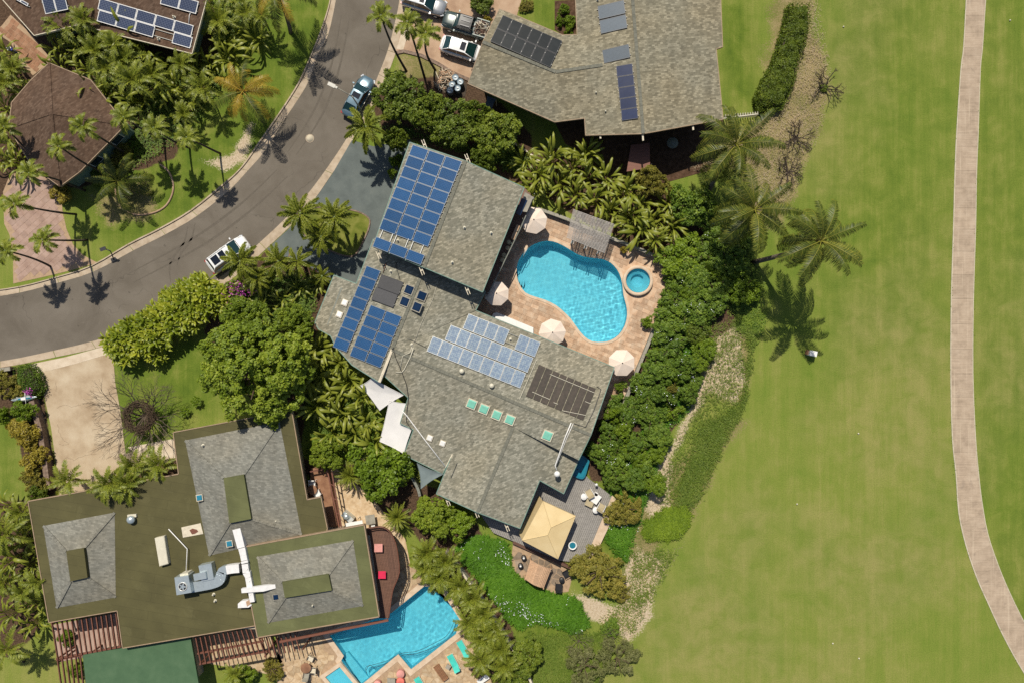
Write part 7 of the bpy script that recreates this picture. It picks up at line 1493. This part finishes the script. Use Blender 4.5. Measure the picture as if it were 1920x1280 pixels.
# ================================================================ TERRACE FURNITURE
def umbrella(label, x, y, rpx, zt=2.7, rot=0.0, holes=8):
    c = P(x, y, zt); t = thing('patio_umbrella', label, 'umbrella', (c.x, c.y, .06), 0, 'cream umbrellas round the kidney pool'); rad = rpx/PX*(CH-zt)/CH; n = 8; K = 4; V = [(0,0,zt+.02)]
    for k in range(1, K+1):
        for i in range(n*2):
            a = rot+math.pi*i/n; sc = 1.0 if i % 2 == 0 else (.925+.0*k); f = k/K; V.append((math.cos(a)*rad*f*sc, math.sin(a)*rad*f*sc, zt-.55*f**1.15-(.03*f if i % 2 else 0)))
    m_ = n*2; fs = [(0, 1+i, 1+(i+1) % m_) for i in range(m_)]+[(1+(k-1)*m_+i, 1+k*m_+i, 1+k*m_+(i+1) % m_, 1+(k-1)*m_+(i+1) % m_) for k in range(1, K) for i in range(m_)]
    MB().add(V, fs).build('canopy', M['canvas'], t)
    for i in range(0, m_, 2): a = rot+math.pi*i/n; MB().tube([(0,0,zt-.02), (math.cos(a)*rad*.5, math.sin(a)*rad*.5, zt-.29), (math.cos(a)*rad*.99, math.sin(a)*rad*.99, zt-.57)], .018, 4).build('rib', M['dark'], t)
    MB().tube([(0,0,0),(0,0,zt+.08)], .035, 8).build('pole', M['wood_teak'], t); MB().lathe((0,0,zt), [(.06,-.05),(.07,.02),(.04,.08),(.001,.1)], 10).build('finial', M['black'], t); MB().cyl((0,0,0), .3, .1, 18).build('base', M['dark'], t); return t
umbrella('cream umbrella between the balcony bar and pool, shaded across one half', 1001, 412, 26, rot=.2); umbrella('cream umbrella wedged in the corner between garage and lower roof', 931, 550, 24, rot=.35)
umbrella('cream umbrella beside the pale array roof edge, in full sun', 1036, 623, 26, rot=.1); umbrella('cream umbrella at the terrace corner beyond the pool heater', 1167, 680, 26, rot=.39)
bn = thing('white_ledge', 'long white ledge along the pool side of the pale array roof', 'ledge', P(960,612,0)); part('ledge_top', MB().prism(pxs([(925,588),(932,586),(1000,614),(1000,626),(922,594)], .5), .08, .5), M['white'], bn)
def lounger(label, x, y, ang, wood=False, grp='loungers on the flagstone terrace'):
    t = thing('sun_lounger', label, 'lounger', P(x, y, .08), R(ang), grp); f_ = M['wood_teak'] if wood else M['white']
    for s in (-.32,.32): MB().box((0,s,.27), (1.9,.05,.06)).build('side_rail', f_, t)
    for a in (-.8,.8):
        for s in (-.3,.3): MB().box((a,s,.13), (.06,.06,.26)).build('leg', f_, t)
    if wood:
        for k in range(15): MB().box((-.9+k*.128,0,.31), (.10,.62,.025)).build('slat', M['wood_teak'], t)
    else:
        MB().box((-.28,0,.34), (1.3,.64,.10)).build('cushion', M['tealc'], t); MB().add([(.36,-.32,.30),(.98,-.32,.62),(.98,.32,.62),(.36,.32,.30),(.36,-.32,.40),(.94,-.32,.72),(.94,.32,.72),(.36,.32,.40)], [(0,3,2,1),(4,5,6,7),(0,1,5,4),(1,2,6,5),(2,3,7,6),(3,0,4,7)]).build('back_cushion', M['tealc'], t)
    return t
lounger('teal cushioned lounger farthest along the terrace beside the palms', 869, 1213, -60); lounger('teal cushioned lounger next to the small grey side table', 851, 1239, -62); lounger('teal cushioned lounger cut by the bottom edge', 790, 1281, -58); lounger('bare wooden slatted lounger between two teal ones', 827, 1258, -55, True)
def stand(name, label, cat, x, y, shape, r_, h, mt, legs=True, grp=None, z0=.08, ang=0, r2=None):
    t = thing(name, label, cat, P(x, y, z0), R(ang), grp)
    if shape == 'round': MB().lathe((0,0,0), [(.001,h-.06),(r_,h-.06),(r_*1.02,h-.02),(r_*.96,h),(.001,h)], 22).build('top', mt, t)
    else: MB().box((0,0,h-.03), (r_*2,(r2 or r_)*2,.06)).build('top', mt, t)
    for k in range(4 if legs else 0):
        a = k*1.5708+.785; MB().tube([(math.cos(a)*r_*.7, math.sin(a)*r_*.7, h-.05),(math.cos(a)*r_*.8, math.sin(a)*r_*.8, 0)], .03, 5).build('leg', M['dark'], t)
    if not legs: MB().lathe((0,0,0), [(r_*.9,0),(r_,.1),(r_,h-.07)], 20).build('body', mt, t)
    return t
def chair(name, label, x, y, ang, mt, s=1.0, z0=.08, grp=None, fr=None):
    t = thing(name, label, 'chair', P(x, y, z0), R(ang), grp); fr = fr or M['white']; w_ = .3*s
    MB().box((0,0,.42), (w_*2,w_*2,.10)).build('seat', mt, t); MB().add([(-w_,-w_,.42),(-w_-.12,-w_,.95),(-w_-.12,w_,.95),(-w_,w_,.42),(-w_+.08,-w_,.42),(-w_-.04,-w_,.97),(-w_-.04,w_,.97),(-w_+.08,w_,.42)], [(0,3,2,1),(4,5,6,7),(0,1,5,4),(1,2,6,5),(2,3,7,6),(3,0,4,7)]).build('backrest', mt, t)
    for sg in (-1,1): MB().tube([(-w_,sg*w_*1.08,.62),(w_*.9,sg*w_*1.08,.62),(w_,sg*w_*1.08,0)], .035, 5).build('armrest', fr, t); MB().tube([(-w_,sg*w_,.4),(-w_-.05,sg*w_,0)], .03, 5).build('leg', fr, t)
    return t
stand('side_table', 'small grey square side table beside the middle teal lounger', 'side table', 841, 1246, 'sq', .24, .45, M['cap'], ang=-30)
stand('wooden_daybed', 'square reddish wood daybed at the palm end of the flagstone terrace', 'daybed', 898, 1252, 'sq', .75, .45, M['wood_brown'], ang=35, r2=.55); stand('white_bench', 'white bench pad beside the wooden daybed at the bottom edge', 'bench', 906, 1270, 'sq', .65, .4, M['white'], ang=35, r2=.28)
PK_ = 'round pouffes by the angular pool'
stand('round_pouffe', 'pink round pouffe nearest the pool corner', 'pouffe', 752, 1259, 'round', .42, .5, M['pinkc'], False, PK_); stand('round_pouffe', 'coral red round pouffe directly below the pink one', 'pouffe', 752, 1273, 'round', .42, .55, M['coralc'], False, PK_); stand('round_pouffe', 'pink round pouffe at the bottom edge left of the grey table', 'pouffe', 709, 1279, 'round', .42, .5, M['pinkc'], False, PK_)
stand('low_table', 'square pale grey low table between the pouffes', 'table', 735, 1274, 'sq', .42, .45, M['cap'])
stand('round_table', 'round brown table on the flagstones below the lower wing', 'table', 577, 1246, 'round', .55, .72, M['wood_brown'] if False else M['terracotta'])
TC = 'chairs round the brown terrace table'
chair('patio_chair', 'pale chair with dark back above the round brown table', 585, 1230, -115, M['fascia_w'], grp=TC, fr=M['dark']); chair('patio_chair', 'pale chair right of the round brown table', 589, 1252, 175, M['fascia_w'], grp=TC, fr=M['dark']); chair('patio_chair', 'dark chair at the lower side of the round brown table', 577, 1262, 80, M['cap'], grp=TC, fr=M['dark'])
DS = 'seats on the curved wooden deck'
stand('square_ottoman', 'pale pink square ottoman on the curved deck', 'ottoman', 711, 1024, 'sq', .42, .45, M['pinkc'], z0=2.6, grp=DS); stand('square_ottoman', 'bright red square ottoman on the curved deck', 'ottoman', 718, 1074, 'sq', .38, .5, M['redc'], z0=2.6, grp=DS)
stand('round_table', 'oval brown table on the timber landing', 'table', 589, 915, 'round', .5, .72, M['terracotta'], z0=1.2); chair('patio_chair', 'white chair above the brown table on the timber landing', 588, 904, -90, M['white'], z0=1.2, grp='chairs on the timber landing'); chair('patio_chair', 'white chair below the brown table on the timber landing', 597, 922, 120, M['white'], z0=1.2, grp='chairs on the timber landing')
gr = thing('barbecue_grill', 'steel barbecue grill with a bright lid in the courtyard', 'grill', P(655,965,.03), R(-40)); MB().box((0,0,.45), (1.3,.6,.9)).build('cabinet', M['galv'], gr); MB().lathe((-.15,0,.9), [(.34,0),(.32,.14),(.2,.26),(.001,.3)], 18).build('lid', M['galv'], gr); MB().box((.5,0,.92), (.35,.6,.04)).build('side_shelf', M['alu'], gr)
stand('courtyard_counter', 'long white counter along the wing roof in the courtyard', 'counter', 668, 978, 'sq', .9, .9, M['white'], ang=10, r2=.28); stand('courtyard_table', 'pale green glass table in the courtyard beside the counter', 'table', 697, 970, 'sq', .5, .75, M['sail_g'] if False else M['cap'], ang=8); stand('courtyard_cube', 'small white cube seat between glass table and curved deck', 'stool', 701, 983, 'sq', .2, .45, M['white'], ang=8)
# grey deck seats
GD = 'beige cushioned armchairs on the grey deck'; z = .45
chair('armchair', 'beige armchair nearest the hot tub on the grey deck', 1104, 922, 120, M['wicker'], 1.15, z, GD); chair('armchair', 'beige armchair at the outer end of the grey deck', 1126, 948, 60, M['wicker'], 1.15, z, GD)
stand('footstool', 'beige square footstool in the middle of the deck seats', 'footstool', 1105, 940, 'sq', .42, .42, M['wicker'], z0=z, ang=-25); stand('lounge_seat', 'white padded lounge seat between the two beige armchairs', 'seat', 1116, 932, 'sq', .42, .5, M['white'], z0=z, ang=-35, r2=.5)
RT = 'round white side tables on the grey deck'
for x, y, r_, l in ((1094,929,.33,'round white side table left of the footstool on the grey deck'),(1116,954,.33,'round white side table at the lower end of the deck seats'),(1117,924,.2,'smallest round white side table behind the white lounge seat')): stand('side_table', l, 'side table', x, y, 'round', r_, .5, M['white'], False, RT, z)
pp = thing('water_bowl', 'round white rimmed water bowl on the grey deck beside the canopy', 'water bowl', P(1073,1020,z)); MB().lathe((0,0,0), [(.001,0),(.3,0),(.44,.4),(.46,.45),(.38,.45),(.33,.38)], 24).build('bowl', M['white'], pp); MB().lathe((0,0,.38), [(.35,0),(.001,0)], 24).build('water', M['tealpl'], pp)
ht = thing('hot_tub', 'teal hot tub half hidden under the roof corner by the leafy bank', 'hot tub', P(1088,870,.1)); hp_ = smooth_loop([(1072,886),(1083,852),(1104,862),(1103,872),(1097,893),(1088,897)], 3); part('shell', MB().prism(pxs(hp_, .9), .05, .9, [scale_loop(pxs(hp_, .9), -.16)]), M['tealpl'], ht); part('water', MB().prism(scale_loop(pxs(hp_, .75), -.12), .7, .75), plain('tub_cover', (.02,.20,.28), .1), ht)
for a in (0,1.3,2.5,4): part('jet', MB().cyl(P(1088+6*math.cos(a), 874+9*math.sin(a), .755), .07, .02, 10), M['dark'], ht)
gl = thing('globe_light', 'white globe light on a short post beside the grey deck', 'lamp', P(1116,904,0)); MB().tube([(0,0,0),(0,0,1.0)], .04, 6).build('post', M['dark'], gl); MB().lathe((0,0,1.1), [(.001,-.15),(.12,-.1),(.16,0),(.12,.1),(.001,.15)], 14).build('globe', M['white'], gl)
BC = 'black wicker seats on the stone patio'
chair('wicker_chair', 'black wicker armchair nearest the grey deck corner', 1061, 1072, -150, M['black'], 1.1, .05, BC, M['black']); chair('wicker_chair', 'black wicker armchair at the lower tip of the stone patio', 1047, 1097, 85, M['black'], 1.1, .05, BC, M['black'])
stand('wicker_stool', 'black oval side stool between the two wicker armchairs', 'stool', 1053, 1085, 'round', .28, .45, M['black'], False, z0=.05)
for x, y, l in ((982,1043,'black stool with white lamp globe nearer the canopy'),(976,1058,'black stool with white lamp globe nearer the ground cover')): t = stand('patio_stool', l, 'stool', x, y, 'round', .27, .5, M['black'], False, 'black stools at the patio end', .05); MB().lathe((0,0,.5), [(.12,0),(.1,.12),(.001,.17)], 12).build('globe', M['white'], t)
SPd = [((1167,471),)]; 
dl = thing('deck_ladder', 'bright handrail at the shallow end of the kidney pool', 'handrail', P(987,470,.1)); part('rail', MB().tube([P(980,485,.1), P(982,478,.8), P(988,468,.85), P(990,463,.1)], .03, 6), M['alu'], dl)
